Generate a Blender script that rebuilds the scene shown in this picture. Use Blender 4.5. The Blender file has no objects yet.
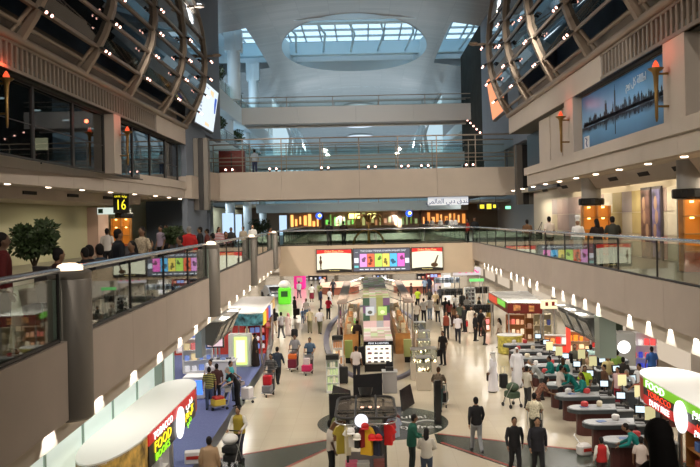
import bpy, math, random
from mathutils import Vector, Matrix
random.seed(7)
S = bpy.context.scene
COL = S.collection
PI = math.pi
EYE = 7.5
F = 780.0
# ---------- camera geometry (pixel of the 700x467 photograph -> place) ----------
def ray(px, py):
    dx, dy = px - 350.0, py - 233.5
    return (dx - .021 * dy - 14.0) / F, (dy + .021 * dx + 13.0) / F
def G(px, py, z=0.0):
    a, b = ray(px, py); Y = (EYE - z) / b
    return a * Y, Y
def at(px, py, Y):
    a, b = ray(px, py)
    return Vector((a * Y, Y, EYE - b * Y))
def XL(y): return -3.57 - .033 * y
XR = 6.65
# ---------- materials ----------
_mc = {}
def M(name, col, rough=.6, metal=0., noise=0., scale=6., spec=.4, bump=0.):
    k = (name,)
    if k in _mc: return _mc[k]
    m = bpy.data.materials.new(name); m.use_nodes = True
    nt = m.node_tree; p = nt.nodes['Principled BSDF']
    c = (col[0], col[1], col[2], 1)
    p.inputs['Base Color'].default_value = c
    p.inputs['Roughness'].default_value = rough
    p.inputs['Metallic'].default_value = metal
    p.inputs['Specular IOR Level'].default_value = spec
    if noise or bump:
        tc = nt.nodes.new('ShaderNodeTexCoord'); n = nt.nodes.new('ShaderNodeTexNoise')
        n.inputs['Scale'].default_value = scale; n.inputs['Detail'].default_value = 3
        nt.links.new(tc.outputs['Object'], n.inputs['Vector'])
        if noise:
            r = nt.nodes.new('ShaderNodeValToRGB')
            r.color_ramp.elements[0].position = .3; r.color_ramp.elements[1].position = .7
            r.color_ramp.elements[0].color = tuple(max(0, x * (1 - noise)) for x in col) + (1,)
            r.color_ramp.elements[1].color = tuple(min(1, x * (1 + noise)) for x in col) + (1,)
            nt.links.new(n.outputs['Fac'], r.inputs['Fac']); nt.links.new(r.outputs['Color'], p.inputs['Base Color'])
        if bump:
            b = nt.nodes.new('ShaderNodeBump'); b.inputs['Strength'].default_value = bump
            nt.links.new(n.outputs['Fac'], b.inputs['Height']); nt.links.new(b.outputs['Normal'], p.inputs['Normal'])
    _mc[k] = m
    return m
def EM(name, col, s=1., base=(.02, .02, .02)):
    k = (name, 'e')
    if k in _mc: return _mc[k]
    m = M(name, base, .5)
    p = m.node_tree.nodes['Principled BSDF']
    p.inputs['Emission Color'].default_value = (col[0], col[1], col[2], 1)
    p.inputs['Emission Strength'].default_value = s
    _mc[k] = m
    return m
def GLASS(name, tint=(.8, .88, .84), boost=1.0):
    k = (name,)
    if k in _mc: return _mc[k]
    m = bpy.data.materials.new(name); m.use_nodes = True
    nt = m.node_tree; nt.nodes.clear()
    o = nt.nodes.new('ShaderNodeOutputMaterial'); mx = nt.nodes.new('ShaderNodeMixShader')
    t = nt.nodes.new('ShaderNodeBsdfTransparent'); t.inputs['Color'].default_value = tint + (1,)
    g = nt.nodes.new('ShaderNodeBsdfGlossy'); g.inputs['Roughness'].default_value = .015
    fr = nt.nodes.new('ShaderNodeFresnel'); ge = nt.nodes.new('ShaderNodeNewGeometry')
    mr = nt.nodes.new('ShaderNodeMapRange')
    mr.inputs['To Min'].default_value = 1.5; mr.inputs['To Max'].default_value = 1 / 1.5
    nt.links.new(ge.outputs['Backfacing'], mr.inputs['Value'])
    nt.links.new(mr.outputs['Result'], fr.inputs['IOR'])
    mu = nt.nodes.new('ShaderNodeMath'); mu.operation = 'MULTIPLY'; mu.use_clamp = True
    mu.inputs[1].default_value = boost
    nt.links.new(fr.outputs['Fac'], mu.inputs[0]); nt.links.new(mu.outputs[0], mx.inputs['Fac'])
    nt.links.new(t.outputs[0], mx.inputs[1]); nt.links.new(g.outputs[0], mx.inputs[2])
    nt.links.new(mx.outputs[0], o.inputs['Surface'])
    _mc[k] = m
    return m
def GRID(name, c1, c2, grout, w, h, rough=.3, mortar=.01, spec=.5, offset=0., noise=.0):
    """tiles or panels from the Brick texture in object space (x, y) with w by h metres"""
    k = (name,)
    if k in _mc: return _mc[k]
    m = bpy.data.materials.new(name); m.use_nodes = True
    nt = m.node_tree; p = nt.nodes['Principled BSDF']
    p.inputs['Roughness'].default_value = rough; p.inputs['Specular IOR Level'].default_value = spec
    tc = nt.nodes.new('ShaderNodeTexCoord'); b = nt.nodes.new('ShaderNodeTexBrick')
    b.offset = offset; b.inputs['Scale'].default_value = 1
    b.inputs['Color1'].default_value = c1 + (1,); b.inputs['Color2'].default_value = c2 + (1,)
    b.inputs['Mortar'].default_value = grout + (1,); b.inputs['Mortar Size'].default_value = mortar
    b.inputs['Brick Width'].default_value = w; b.inputs['Row Height'].default_value = h
    nt.links.new(tc.outputs['Object'], b.inputs['Vector'])
    nt.links.new(b.outputs['Color'], p.inputs['Base Color'])
    _mc[k] = m
    return m
# ---------- mesh builder ----------
class MB:
    def __init__(s): s.v = []; s.f = []; s.mi = []; s.cur = 0
    def poly(s, pts):
        n = len(s.v); s.v += [tuple(p) for p in pts]; s.f.append(tuple(range(n, n + len(pts)))); s.mi.append(s.cur); return s
    def add(s, vs, fs):
        n = len(s.v); s.v += [tuple(p) for p in vs]
        for f in fs: s.f.append(tuple(i + n for i in f)); s.mi.append(s.cur)
        return s
    def b(s, x0, x1, y0, y1, z0, z1):
        if x0 > x1: x0, x1 = x1, x0
        if y0 > y1: y0, y1 = y1, y0
        if z0 > z1: z0, z1 = z1, z0
        return s.add([(x0,y0,z0),(x1,y0,z0),(x1,y1,z0),(x0,y1,z0),(x0,y0,z1),(x1,y0,z1),(x1,y1,z1),(x0,y1,z1)],
                     [(0,3,2,1),(4,5,6,7),(0,1,5,4),(1,2,6,5),(2,3,7,6),(3,0,4,7)])
    def box(s, c, d, rz=0., rx=0., ry=0.):
        R = Matrix.Rotation(rz, 3, 'Z') @ Matrix.Rotation(ry, 3, 'Y') @ Matrix.Rotation(rx, 3, 'X')
        vs = []
        for z in (-.5, .5):
            for x, y in ((-.5,-.5),(.5,-.5),(.5,.5),(-.5,.5)):
                vs.append(Vector(c) + R @ Vector((x*d[0], y*d[1], z*d[2])))
        return s.add(vs, [(0,3,2,1),(4,5,6,7),(0,1,5,4),(1,2,6,5),(2,3,7,6),(3,0,4,7)])
    def rbox(s, c, d, r=.03, rz=0.):
        """box with rounded vertical edges and a small top chamfer"""
        hx, hy, hz = d[0]/2, d[1]/2, d[2]/2
        r = min(r, hx*.95, hy*.95)
        pl = []
        for cx, cy, a0 in ((hx-r,hy-r,0),(-hx+r,hy-r,90),(-hx+r,-hy+r,180),(hx-r,-hy+r,270)):
            for k in range(4):
                a = math.radians(a0 + k*30); pl.append((cx + r*math.cos(a), cy + r*math.sin(a)))
        ch = min(r*.5, hz*.4)
        lv = [(-hz, 1-ch/max(hx,.01)), (-hz+ch, 1), (hz-ch, 1), (hz, 1-ch/max(hx,.01))]
        R = Matrix.Rotation(rz, 3, 'Z'); n = len(pl); vs = []
        for z, k in lv:
            for x, y in pl: vs.append(Vector(c) + R @ Vector((x*k, y*k, z)))
        fs = [tuple(range(n-1,-1,-1)), tuple(range(3*n, 4*n))]
        for j in range(3):
            for i in range(n): fs.append((j*n+i, j*n+(i+1)%n, (j+1)*n+(i+1)%n, (j+1)*n+i))
        return s.add(vs, fs)
    def cyl(s, p0, p1, r0, r1=None, n=12, cap=True):
        r1 = r0 if r1 is None else r1
        p0, p1 = Vector(p0), Vector(p1); d = (p1 - p0).normalized()
        u = d.orthogonal().normalized(); w = d.cross(u)
        vs = []
        for p, r in ((p0, r0), (p1, r1)):
            for i in range(n):
                a = 2*PI*i/n; vs.append(p + (u*math.cos(a) + w*math.sin(a))*r)
        fs = [(i, (i+1)%n, n+(i+1)%n, n+i) for i in range(n)]
        if cap: fs += [tuple(range(n-1,-1,-1)), tuple(range(n, 2*n))]
        return s.add(vs, fs)
    def tube(s, pts, r, n=8, closed=False):
        pts = [Vector(p) for p in pts]; N = len(pts); vs = []; fs = []
        pu = None
        for i, p in enumerate(pts):
            if closed: d = pts[(i+1)%N] - pts[i-1]
            else: d = pts[min(i+1,N-1)] - pts[max(i-1,0)]
            d.normalize()
            u = d.orthogonal().normalized() if pu is None else (pu - d*pu.dot(d)).normalized()
            pu = u; w = d.cross(u)
            rr = r[i] if isinstance(r, (list, tuple)) else r
            for k in range(n):
                a = 2*PI*k/n; vs.append(p + (u*math.cos(a) + w*math.sin(a))*rr)
        for i in range(N if closed else N-1):
            j = (i+1) % N
            for k in range(n): fs.append((i*n+k, i*n+(k+1)%n, j*n+(k+1)%n, j*n+k))
        if not closed: fs += [tuple(range(n-1,-1,-1)), tuple(range((N-1)*n, N*n))]
        return s.add(vs, fs)
    def prism(s, poly, z0, z1):
        n = len(poly); vs = [(x,y,z0) for x,y in poly] + [(x,y,z1) for x,y in poly]
        fs = [tuple(range(n-1,-1,-1)), tuple(range(n,2*n))] + [(i,(i+1)%n,n+(i+1)%n,n+i) for i in range(n)]
        return s.add(vs, fs)
    def ext(s, poly, off):
        """3-D polygon extruded by a vector"""
        n = len(poly); o = Vector(off); vs = [Vector(p) for p in poly]; vs += [p + o for p in vs]
        fs = [tuple(range(n-1,-1,-1)), tuple(range(n,2*n))] + [(i,(i+1)%n,n+(i+1)%n,n+i) for i in range(n)]
        return s.add(vs, fs)
    def lathe(s, prof, c=(0,0,0), n=16, sx=1., sy=1.):
        vs = []; fs = []; m = len(prof)
        for r, z in prof:
            for i in range(n):
                a = 2*PI*i/n; vs.append((c[0]+r*sx*math.cos(a), c[1]+r*sy*math.sin(a), c[2]+z))
        for j in range(m-1):
            for i in range(n): fs.append((j*n+i, j*n+(i+1)%n, (j+1)*n+(i+1)%n, (j+1)*n+i))
        fs += [tuple(range(n-1,-1,-1)), tuple(range((m-1)*n, m*n))]
        return s.add(vs, fs)
    def ball(s, c, r, n=10, m=6):
        rx, ry, rz = r if isinstance(r, (tuple, list)) else (r, r, r)
        pr = [(max(.02, math.sin(PI*j/m)), -math.cos(PI*j/m)) for j in range(m+1)]
        vs = []; fs = []
        for q, z in pr:
            for i in range(n):
                a = 2*PI*i/n; vs.append((c[0]+rx*q*math.cos(a), c[1]+ry*q*math.sin(a), c[2]+rz*z))
        for j in range(m):
            for i in range(n): fs.append((j*n+i, j*n+(i+1)%n, (j+1)*n+(i+1)%n, (j+1)*n+i))
        fs += [tuple(range(n-1,-1,-1)), tuple(range(m*n, (m+1)*n))]
        return s.add(vs, fs)
    def wall(s, p0, p1, t, z0, z1):
        """vertical slab from p0 to p1 in plan, thickness t to the left of the direction"""
        p0, p1 = Vector(p0), Vector(p1); d = (p1-p0).normalized(); nrm = Vector((-d.y, d.x))*t
        return s.prism([p0, p1, p1+nrm, p0+nrm], z0, z1)
    def mesh(s, name, mat, smooth=False, off=None):
        me = bpy.data.meshes.new(name)
        vs = s.v if off is None else [(x-off[0], y-off[1], z-off[2]) for x,y,z in s.v]
        me.from_pydata(vs, [], s.f); me.update()
        for m in (mat if isinstance(mat, (list, tuple)) else [mat]): me.materials.append(m)
        if any(s.mi): me.polygons.foreach_set('material_index', s.mi)
        if smooth:
            me.polygons.foreach_set('use_smooth', [True]*len(me.polygons))
            try: me.set_sharp_from_angle(angle=math.radians(40))
            except Exception: pass
        return me
    def build(s, name, mat, parent=None, world=True, smooth=False, loc=None, bevel=0., label=None):
        """world=True: vertices are given in world coordinates and stored relative to the parent's base (or to loc)"""
        off = None
        if parent is not None and world: off = root_loc(parent)
        elif loc is not None and world: off = loc
        o = bpy.data.objects.new(name, s.mesh(name, mat, smooth, off)); COL.objects.link(o)
        if parent is not None: o.parent = parent
        elif loc is not None: o.location = loc
        if bevel:
            bv = o.modifiers.new('bevel', 'BEVEL'); bv.width = bevel; bv.segments = 2; bv.limit_method = 'ANGLE'
        if label: o['label'] = label
        return o
def root_loc(o):
    v = Vector((0,0,0))
    while o is not None: v += o.location; o = o.parent
    return v
def tag(o, label, cat, group=None):
    o['label'] = label; o['category'] = cat
    if group: o['group'] = group
    return o
def thing(name, label, cat, loc=(0,0,0), rz=0., group=None):
    o = bpy.data.objects.new(name, None); COL.objects.link(o); o.empty_display_size = .2
    o.location = loc; o.rotation_euler = (0,0,rz)
    return tag(o, label, cat, group)
def struct(o):
    o['kind'] = 'structure'; return o
def kids(o): return [c for c in bpy.data.objects if c.parent == o]
_kid = {}
def remember(root):
    """list (object, parent index) of a thing's parts, for copying"""
    L = [root]; i = 0
    allo = list(COL.objects); ch = {}
    for o in allo:
        if o.parent is not None: ch.setdefault(o.parent.name, []).append(o)
    idx = [-1]
    while i < len(L):
        for c in ch.get(L[i].name, []): L.append(c); idx.append(i)
        i += 1
    return L, idx
def dup(rec, loc, rz=None, label=None, group=None, scale=None, mats=None):
    L, idx = rec; new = []
    for o, pi in zip(L, idx):
        c = o.copy(); COL.objects.link(c)
        if pi >= 0: c.parent = new[pi]
        new.append(c)
        if mats and o.type == 'MESH' and o.name.split('.')[0] in mats:
            c.material_slots[0].link = 'OBJECT'; c.material_slots[0].material = mats[o.name.split('.')[0]]
    r = new[0]; r.location = loc
    if rz is not None: r.rotation_euler = (0,0,rz)
    if scale: r.scale = (scale,)*3 if not isinstance(scale, (tuple, list)) else scale
    if label: r['label'] = label
    if group: r['group'] = group
    return r
def text_mesh(s, size, depth=.01, align='CENTER'):
    cu = bpy.data.curves.new('t', 'FONT'); cu.body = s; cu.size = size; cu.extrude = depth
    cu.align_x = align; cu.align_y = 'CENTER'; cu.resolution_u = 2
    o = bpy.data.objects.new('t', cu); COL.objects.link(o)
    dg = bpy.context.evaluated_depsgraph_get(); dg.update()
    me = bpy.data.meshes.new_from_object(o.evaluated_get(dg))
    bpy.data.objects.remove(o); bpy.data.curves.remove(cu)
    return me
def text(s, size, mat, parent, pos, ax, up=(0,0,1), depth=.008, name='lettering', sx=1.):
    """letters centred at world pos, reading along ax"""
    me = text_mesh(s, size, depth)
    ax = Vector(ax).normalized(); up = Vector(up); n = ax.cross(up).normalized(); up = n.cross(ax).normalized()
    off = root_loc(parent)
    T = Matrix.Translation(Vector(pos) - off) @ Matrix((ax*sx, up, n)).transposed().to_4x4()
    me.transform(T); me.name = name
    me.materials.clear(); me.materials.append(mat)
    o = bpy.data.objects.new(name, me); COL.objects.link(o); o.parent = parent
    return o
# ---------- camera, world, colour ----------
cd = bpy.data.cameras.new('camera'); cam = bpy.data.objects.new('camera', cd); COL.objects.link(cam)
cd.sensor_width = 36; cd.lens = F / 700 * 36; cd.shift_x = -13.7/700; cd.shift_y = -13.3/700
cd.clip_end = 600; cd.clip_start = .05
cam.matrix_world = Matrix.Translation((0,0,EYE)) @ Matrix.Rotation(PI/2, 4, 'X') @ Matrix.Rotation(math.radians(-1.2), 4, 'Z')
S.camera = cam
S.view_settings.view_transform = 'Standard'; S.view_settings.look = 'None'; S.view_settings.gamma = 1
S.view_settings.exposure = 0.2
w = bpy.data.worlds.new('world'); S.world = w; w.use_nodes = True
w.node_tree.nodes['Background'].inputs['Color'].default_value = (.70, .90, 1, 1)
w.node_tree.nodes['Background'].inputs['Strength'].default_value = 1.6
# ---------- common materials ----------
TAUPE = M('taupe_panel', (.48, .405, .35), .55, noise=.05, scale=1.2)
CREAM = M('cream_panel', (.54, .47, .40), .6, noise=.04, scale=.8)
WHITE = M('white_paint', (.80, .80, .78), .5)
WARMW = M('warm_white', (.72, .66, .55), .6)
STEEL = M('brushed_steel', (.55, .55, .56), .28, .9)
BRONZE = M('bronze_metal', (.30, .24, .185), .45, .35)
DKMET = M('dark_metal', (.045, .043, .042), .4, .4)
BLACK = M('black_gloss', (.012, .012, .013), .25)
BLACKM = M('black_matte', (.015, .015, .016), .7)
POSTM = M('post_paint', (.21, .19, .165), .45, .3)
GREYW = M('blue_grey_wall', (.20, .235, .29), .6, noise=.06, scale=.6)
DARKW = M('dark_fin_wall', (.035, .037, .035), .9, spec=.05, noise=.15, scale=.8)
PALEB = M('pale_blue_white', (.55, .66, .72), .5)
BGL = GLASS('balustrade_glass', (.72, .80, .76), 1.15)
WGL = GLASS('dark_window_glass', (.30, .36, .40), 1.3)
CGL = GLASS('case_glass', (.93, .96, .95), 1.0)
WOOD = M('orange_wood', (.42, .19, .055), .4, noise=.2, scale=3)
GOLD = M('gold', (.30, .18, .06), .3, .8)
REDP = M('red_paint', (.45, .03, .02), .4)
BULB = EM('warm_bulb', (1, .52, .42), 6)
LAMPW = EM('white_lamp', (1, .9, .78), 14)
STRIP = EM('cove_light', (1, .82, .55), 4)
# =================== SETTING: floor, outer walls, ceiling ===================
TILE = GRID('beige_floor_tiles', (.60, .53, .405), (.57, .50, .38), (.50, .44, .33), .9, .9, .14, .006, .6)
struct(MB().b(-17, 17, -8, 125, -.2, 0).build('floor', TILE))
struct(MB().b(-17, 17, -8.3, -8, 0, 25).build('wall_back', GREYW))
struct(MB().b(-17.3, -17, -8, 200, 0, 26).build('wall_left', M('outer_wall', (.34, .36, .38), .7)))
struct(MB().b(17, 17.3, -8, 200, 0, 26).build('wall_right', M('outer_wall', (.34, .36, .38), .7)))
struct(MB().b(-17, 17, 200, 200.3, 0, 26).build('wall_far', M('far_wall', (.35, .42, .48), .7)))
def zc(x, y): return 22.6 + 1.5*math.cos(max(-1, min(1, (x+.4)/13))*PI/2) + .35*math.cos(y/11.5)
CEIL = GRID('ceiling_metal_panels', (.33, .315, .31), (.27, .26, .26), (.19, .185, .185), 2.4, .6, .34, .012, .6)
CEIL.node_tree.nodes['Principled BSDF'].inputs['Metallic'].default_value = .45
mb = MB()
def cgrid(x0, x1, y0, y1, nx, ny):
    vs = [(x0+(x1-x0)*i/nx, y0+(y1-y0)*j/ny) for j in range(ny+1) for i in range(nx+1)]
    mb.add([(x, y, zc(x, y)) for x, y in vs], [(j*(nx+1)+i, (j+1)*(nx+1)+i, (j+1)*(nx+1)+i+1, j*(nx+1)+i+1) for j in range(ny) for i in range(nx)])
cgrid(-17, 17, -8, 52, 24, 12); cgrid(-17, 17, 96, 200, 24, 30)
SX0, SX1, SY0, SY1 = -9.4, 7.6, 64.5, 81
cgrid(-17, SX0, 52, SY0, 8, 6); cgrid(SX1, 17, 52, SY0, 8, 6)
cgrid(-17, SX0, SY1, 96, 8, 6); cgrid(SX1, 17, SY1, 96, 8, 6)
EC, ERX, ERY = (-.55, 75.2), 6.9, 11.8
N = 96; R = 6; vs = []; fs = []
for k in range(R+1):
    t = k / R
    for i in range(N):
        a = 2*PI*i/N; c, s_ = math.cos(a), math.sin(a)
        ex, ey = EC[0]+ERX*c, EC[1]+ERY*s_
        q = 1/max(abs(c), abs(s_)); hx = (SX1-SX0)/2
        ox = (SX0+SX1)/2 + hx*c*q; oy = 74 + 22*s_*q
        x, y = ex+(ox-ex)*t, ey+(oy-ey)*t
        vs.append((x, y, zc(x, y)))
for k in range(R):
    for i in range(N): fs.append((k*N+i, (k+1)*N+i, (k+1)*N+(i+1)%N, k*N+(i+1)%N))
mb.add(vs, fs)
struct(mb.build('ceiling', CEIL, smooth=True))
# rim of the oval opening, and the glazed roof over it
mb = MB(); vs = []; fs = []
for i in range(N):
    a = 2*PI*i/N; x, y = EC[0]+ERX*math.cos(a), EC[1]+ERY*math.sin(a)
    vs += [(x, y, zc(x, y)-.05), (x, y, 25.6)]
for i in range(N): j = (i+1) % N; fs.append((2*i, 2*j, 2*j+1, 2*i+1))
mb.add(vs, fs); struct(mb.build('trim_1', M('oval_rim', (.50, .62, .68), .5), smooth=True))
mb = MB()
for y0, y1 in ((52, SY0-1.5), (SY1+1.5, 100)): mb.b(-17, 17, y0, y1, 25.9, 26.2)
mb.b(-17, -13.5, SY0-1.5, SY1+1.5, 25.9, 26.2); mb.b(11.8, 17, SY0-1.5, SY1+1.5, 25.9, 26.2)
mb.b(-17, 17, SY0-.2, SY0, 24.1, 26); mb.b(-17, 17, SY1, SY1+.2, 24.1, 26)
struct(mb.build('roof', PALEB))
fr = MB()
for i in range(17): x = -13.4 + i*1.58; fr.b(x-.06, x+.06, 60, 86, 25.9, 26.1)
for j in range(11): y = 60 + j*2.6; fr.b(-13.5, 11.9, y-.07, y+.07, 25.9, 26.1)
w1 = struct(fr.build('window_1', M('roof_mullion', (.30, .36, .40), .5)))
gp = MB().b(-13.5, 11.9, 60, 86, 25.96, 25.99).build('glass_pane', GLASS('skylight_glass', (.92, .97, 1.), .6), w1)
bm_ = MB()
for y in (66.6, 79.4): bm_.b(-13.5, 11.9, y-.5, y+.5, 24.35, 25.6)
for i in range(9): x = -12.0 + i*2.75; bm_.tube([(x, 66.6, 24.6), (x+.5, 73, 25.0), (x, 79.4, 24.6)], .11, 6)
struct(bm_.build('trim_2', M('roof_beam', (.42, .60, .70), .5)))
# shallow round recesses further along the ceiling
for i, (y, r) in enumerate(((110, 2.3), (138, 2.5), (154, 2.5))):
    z = zc(-.4, y) - .25
    rd = MB().lathe([(r, 0), (r, .2), (r-.3, .35)], (-.4, y, z), 40).build('ceiling_light', M('round_recess_ring', (.6, .65, .68), .5), loc=(-.4, y, z), smooth=True)
    tag(rd, ['nearest of the pale round ceiling lights beyond the oval skylight', 'middle one of the pale round ceiling lights down the hall',
             'farthest of the pale round ceiling lights down the hall'][i], 'ceiling light', 'round ceiling lights')
    MB().lathe([(r-.25, -.03), (r-.3, .02)], (-.4, y, z), 40).build('diffuser', EM('recess_glow', (.75, .88, 1), .9), rd)
# =================== FIRST FLOOR: left gallery, right gallery, cross bridge ===================
FZ, FB, BZ = 6.0, 4.97, 4.45      # parapet top, parapet bottom, bottom of the lit band
F1 = 5.85
def lw(y, o=0.): return (XL(y)+o, y)
mb = MB(); ys = [-6, 4, 10.2, 10.8, 21.4, 22.0, 31.6, 32.2, 48.0]
for a, b in ((-6, 10.2), (10.8, 21.4), (22, 31.6), (32.2, 42.6), (43.2, 48)):
    n = max(1, round((b-a)/2.7))
    for k in range(n):
        y0 = a+(b-a)*k/n; y1 = a+(b-a)*(k+1)/n-.008
        mb.wall(lw(y0), lw(y1), .16, FB, FZ)
for a, b in ((10.2, 10.8), (21.4, 22), (31.6, 32.2), (42.6, 43.2), (48, 96)): mb.wall(lw(a, -.03), lw(b, -.03), .14, FB, FZ)
struct(mb.build('trim_3', TAUPE))
struct(MB().prism([lw(-6, -.1), lw(96, -.1), (-17, 96), (-17, -6)], FZ-.45, F1).build('floor_gallery_left', M('gallery_floor', (.13, .11, .09), .3)))
struct(MB().wall(lw(-6, -.42), lw(96, -.42), .12, BZ, FZ-.46).prism([lw(-6, -.1), lw(96, -.1), lw(96, -.44), lw(-6, -.44)], 5.02, 5.08).build('trim_4', M('scallop_band', (.62, .55, .47), .6)))
struct(MB().prism([lw(-6, -.5), lw(96, -.5), (-17, 96), (-17, -6)], BZ, BZ+.1).build('ceiling_ground_left', M('ground_ceiling', (.40, .37, .33), .7)))
mb = MB(); y = -6.
while y < 47.5: mb.b(XR, XR+.16, y, min(y+2.6, 48)-.008, FB, FZ); y += 2.6
mb.b(XR, XR+.16, 48, 96, FB, FZ)
struct(mb.build('trim_5', TAUPE))
struct(MB().b(XR+.1, 17, -6, 96, FZ-.45, F1).build('floor_gallery_right', M('gallery_floor', (.13, .11, .09), .3)))
struct(MB().b(XR+.42, XR+.54, -6, 96, BZ, FZ-.46).b(XR+.1, XR+.44, -6, 96, 5.02, 5.08).build('trim_6', M('scallop_band', (.62, .55, .47), .6)))
struct(MB().b(XR+.5, 17, -6, 96, BZ, BZ+.1).build('ceiling_ground_right', M('ground_ceiling', (.40, .37, .33), .7)))
# rear walls of the ground floor under the galleries
struct(MB().b(-14.2, -14, 2, 110, 0, BZ).build('wall_shops_left', M('shop_wall', (.34, .30, .25), .6)))
struct(MB().b(14.4, 14.6, 2, 110, 0, BZ).build('wall_shops_right', M('shop_wall', (.34, .30, .25), .6)))
struct(MB().b(-17, 17, 112, 112.3, 0, 9.6).build('wall_shops_far', M('shop_wall', (.34, .30, .25), .6)))
# balustrades
def balustrade(label, P, flip, h0=FZ, h1=6.93, step=2.7, group='glass balustrades of the first floor'):
    """P: list of plan points along the parapet; glass a little inside the edge"""
    o = P[0]
    t = thing('glass_balustrade', label, 'balustrade', (o[0], o[1], h0), 0, group)
    MB().tube([(x, y, h1) for x, y in P], .045, 10).build('handrail', M('chrome_rail', (.62, .66, .72), .16, .95), t, smooth=True)
    MB().tube([(x, y, h0+.03) for x, y in P], .03, 6).build('base_rail', DKMET, t)
    for (x0, y0), (x1, y1) in zip(P[:-1], P[1:]):
        d = Vector((x1-x0, y1-y0)); n = max(1, round(d.length/step))
        for k in range(n):
            a = Vector((x0, y0))+d*((k+.012)/n); b = Vector((x0, y0))+d*((k+.988)/n)
            MB().wall(a, b, .012*flip, h0+.06, h1-.09).build('glass_panel', BGL, t)
        for k in range(n+1):
            p = Vector((x0, y0))+d*(k/n)
            MB().cyl((p.x, p.y, h0), (p.x, p.y, h1), .022, n=6).build('post', DKMET, t)
    return t
segs = [(-4, 10.05), (10.95, 21.3), (22.15, 31.5), (32.3, 42.5), (43.3, 47.9)]
seg_lab = ['glass balustrade with chrome rail nearest the viewer on the left gallery',
           'glass balustrade on the left gallery between the first and second round posts',
           'glass balustrade on the left gallery between the second and third round posts',
           'glass balustrade on the left gallery between the third and fourth round posts',
           'short glass balustrade on the left gallery ending at the cross bridge']
for (a, b), l in zip(segs, seg_lab): balustrade(l, [lw(a, -.06), lw(b, -.06)], 1)
balustrade('long glass balustrade with blue steel handrail along the right gallery', [(XR+.06, -4), (XR+.06, 48)], -1)
balustrade('glass balustrade along the front edge of the lower cross bridge', [(XL(48)-.06, 48.1), (XR+.06, 48.1)], 1)
balustrade('glass balustrade along the rear edge of the lower cross bridge', [(XL(51.5), 51.4), (XR, 51.4)], 1)
balustrade('glass balustrade of the left gallery beyond the lower cross bridge', [lw(51.6, -.06), lw(94, -.06)], 1, step=3)
balustrade('glass balustrade of the right gallery beyond the lower cross bridge', [(XR+.06, 51.6), (XR+.06, 94)], -1, step=3)
# round posts with a lamp on top along the left gallery
pl = ['thick round taupe lamp post nearest the viewer on the left gallery edge', 'second round lamp post along the left gallery edge',
      'third round lamp post along the left gallery edge', 'fourth round lamp post, beside the lower cross bridge']
for i, y in enumerate((10.5, 21.7, 31.9, 42.9)):
    x = XL(y)+(-.06, .02, .02, .02)[i]; r = (.285, .235, .22, .22)[i]
    t = thing('lamp_post', pl[i], 'post', (x, y, 4.92), 0, 'round lamp posts on the left gallery edge')
    MB().lathe([(r-.03, 0), (r, .03), (r, 1.86), (r-.015, 1.88), (r, 1.9), (r, 1.97), (r-.03, 1.99)], (x, y, 4.92), 24).build('shaft', POSTM, t, smooth=True)
    MB().lathe([(r*.62, 1.99), (r*.6, 2.02), (r*.5, 2.06), (r*.3, 2.085), (.01, 2.09)], (x, y, 4.92), 20).build('lamp_dome', EM('post_lamp', (1, .75, .5), 2.2), t, smooth=True)
    MB().b(x-.06, x-.02, y+r, y+r+.4, 4.95, 6.8).build('side_plate', M('green_grey_plate', (.30, .36, .32), .35, .4), t)
    MB().b(x-.06, x-.02, y-r-.15, y-r, 4.95, 6.8).build('side_plate', M('green_grey_plate', (.30, .36, .32), .35, .4), t)
# cross bridge
bx0, bx1 = XL(48)-.1, XR+.1
t = thing('footbridge', 'lower footbridge across the hall with three lit advertising boards', 'bridge', (.5, 49.75, 4.15))
mb = MB()
for k in range(5): mb.b(bx0+(bx1-bx0)*k/5, bx0+(bx1-bx0)*(k+1)/5-.012, 48, 48.15, 4.15, 5.98)
mb.build('front_fascia', M('bridge_panel', (.55, .44, .32), .55, noise=.04, scale=1), t)
MB().b(bx0, bx1, 51.35, 51.5, 4.15, 5.98).build('rear_fascia', M('bridge_panel', (.55, .44, .32), .55, noise=.04, scale=1), t)
MB().b(bx0, bx1, 48.15, 51.35, 4.3, 5.85).build('deck', M('gallery_floor', (.13, .11, .09), .3), t)
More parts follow.
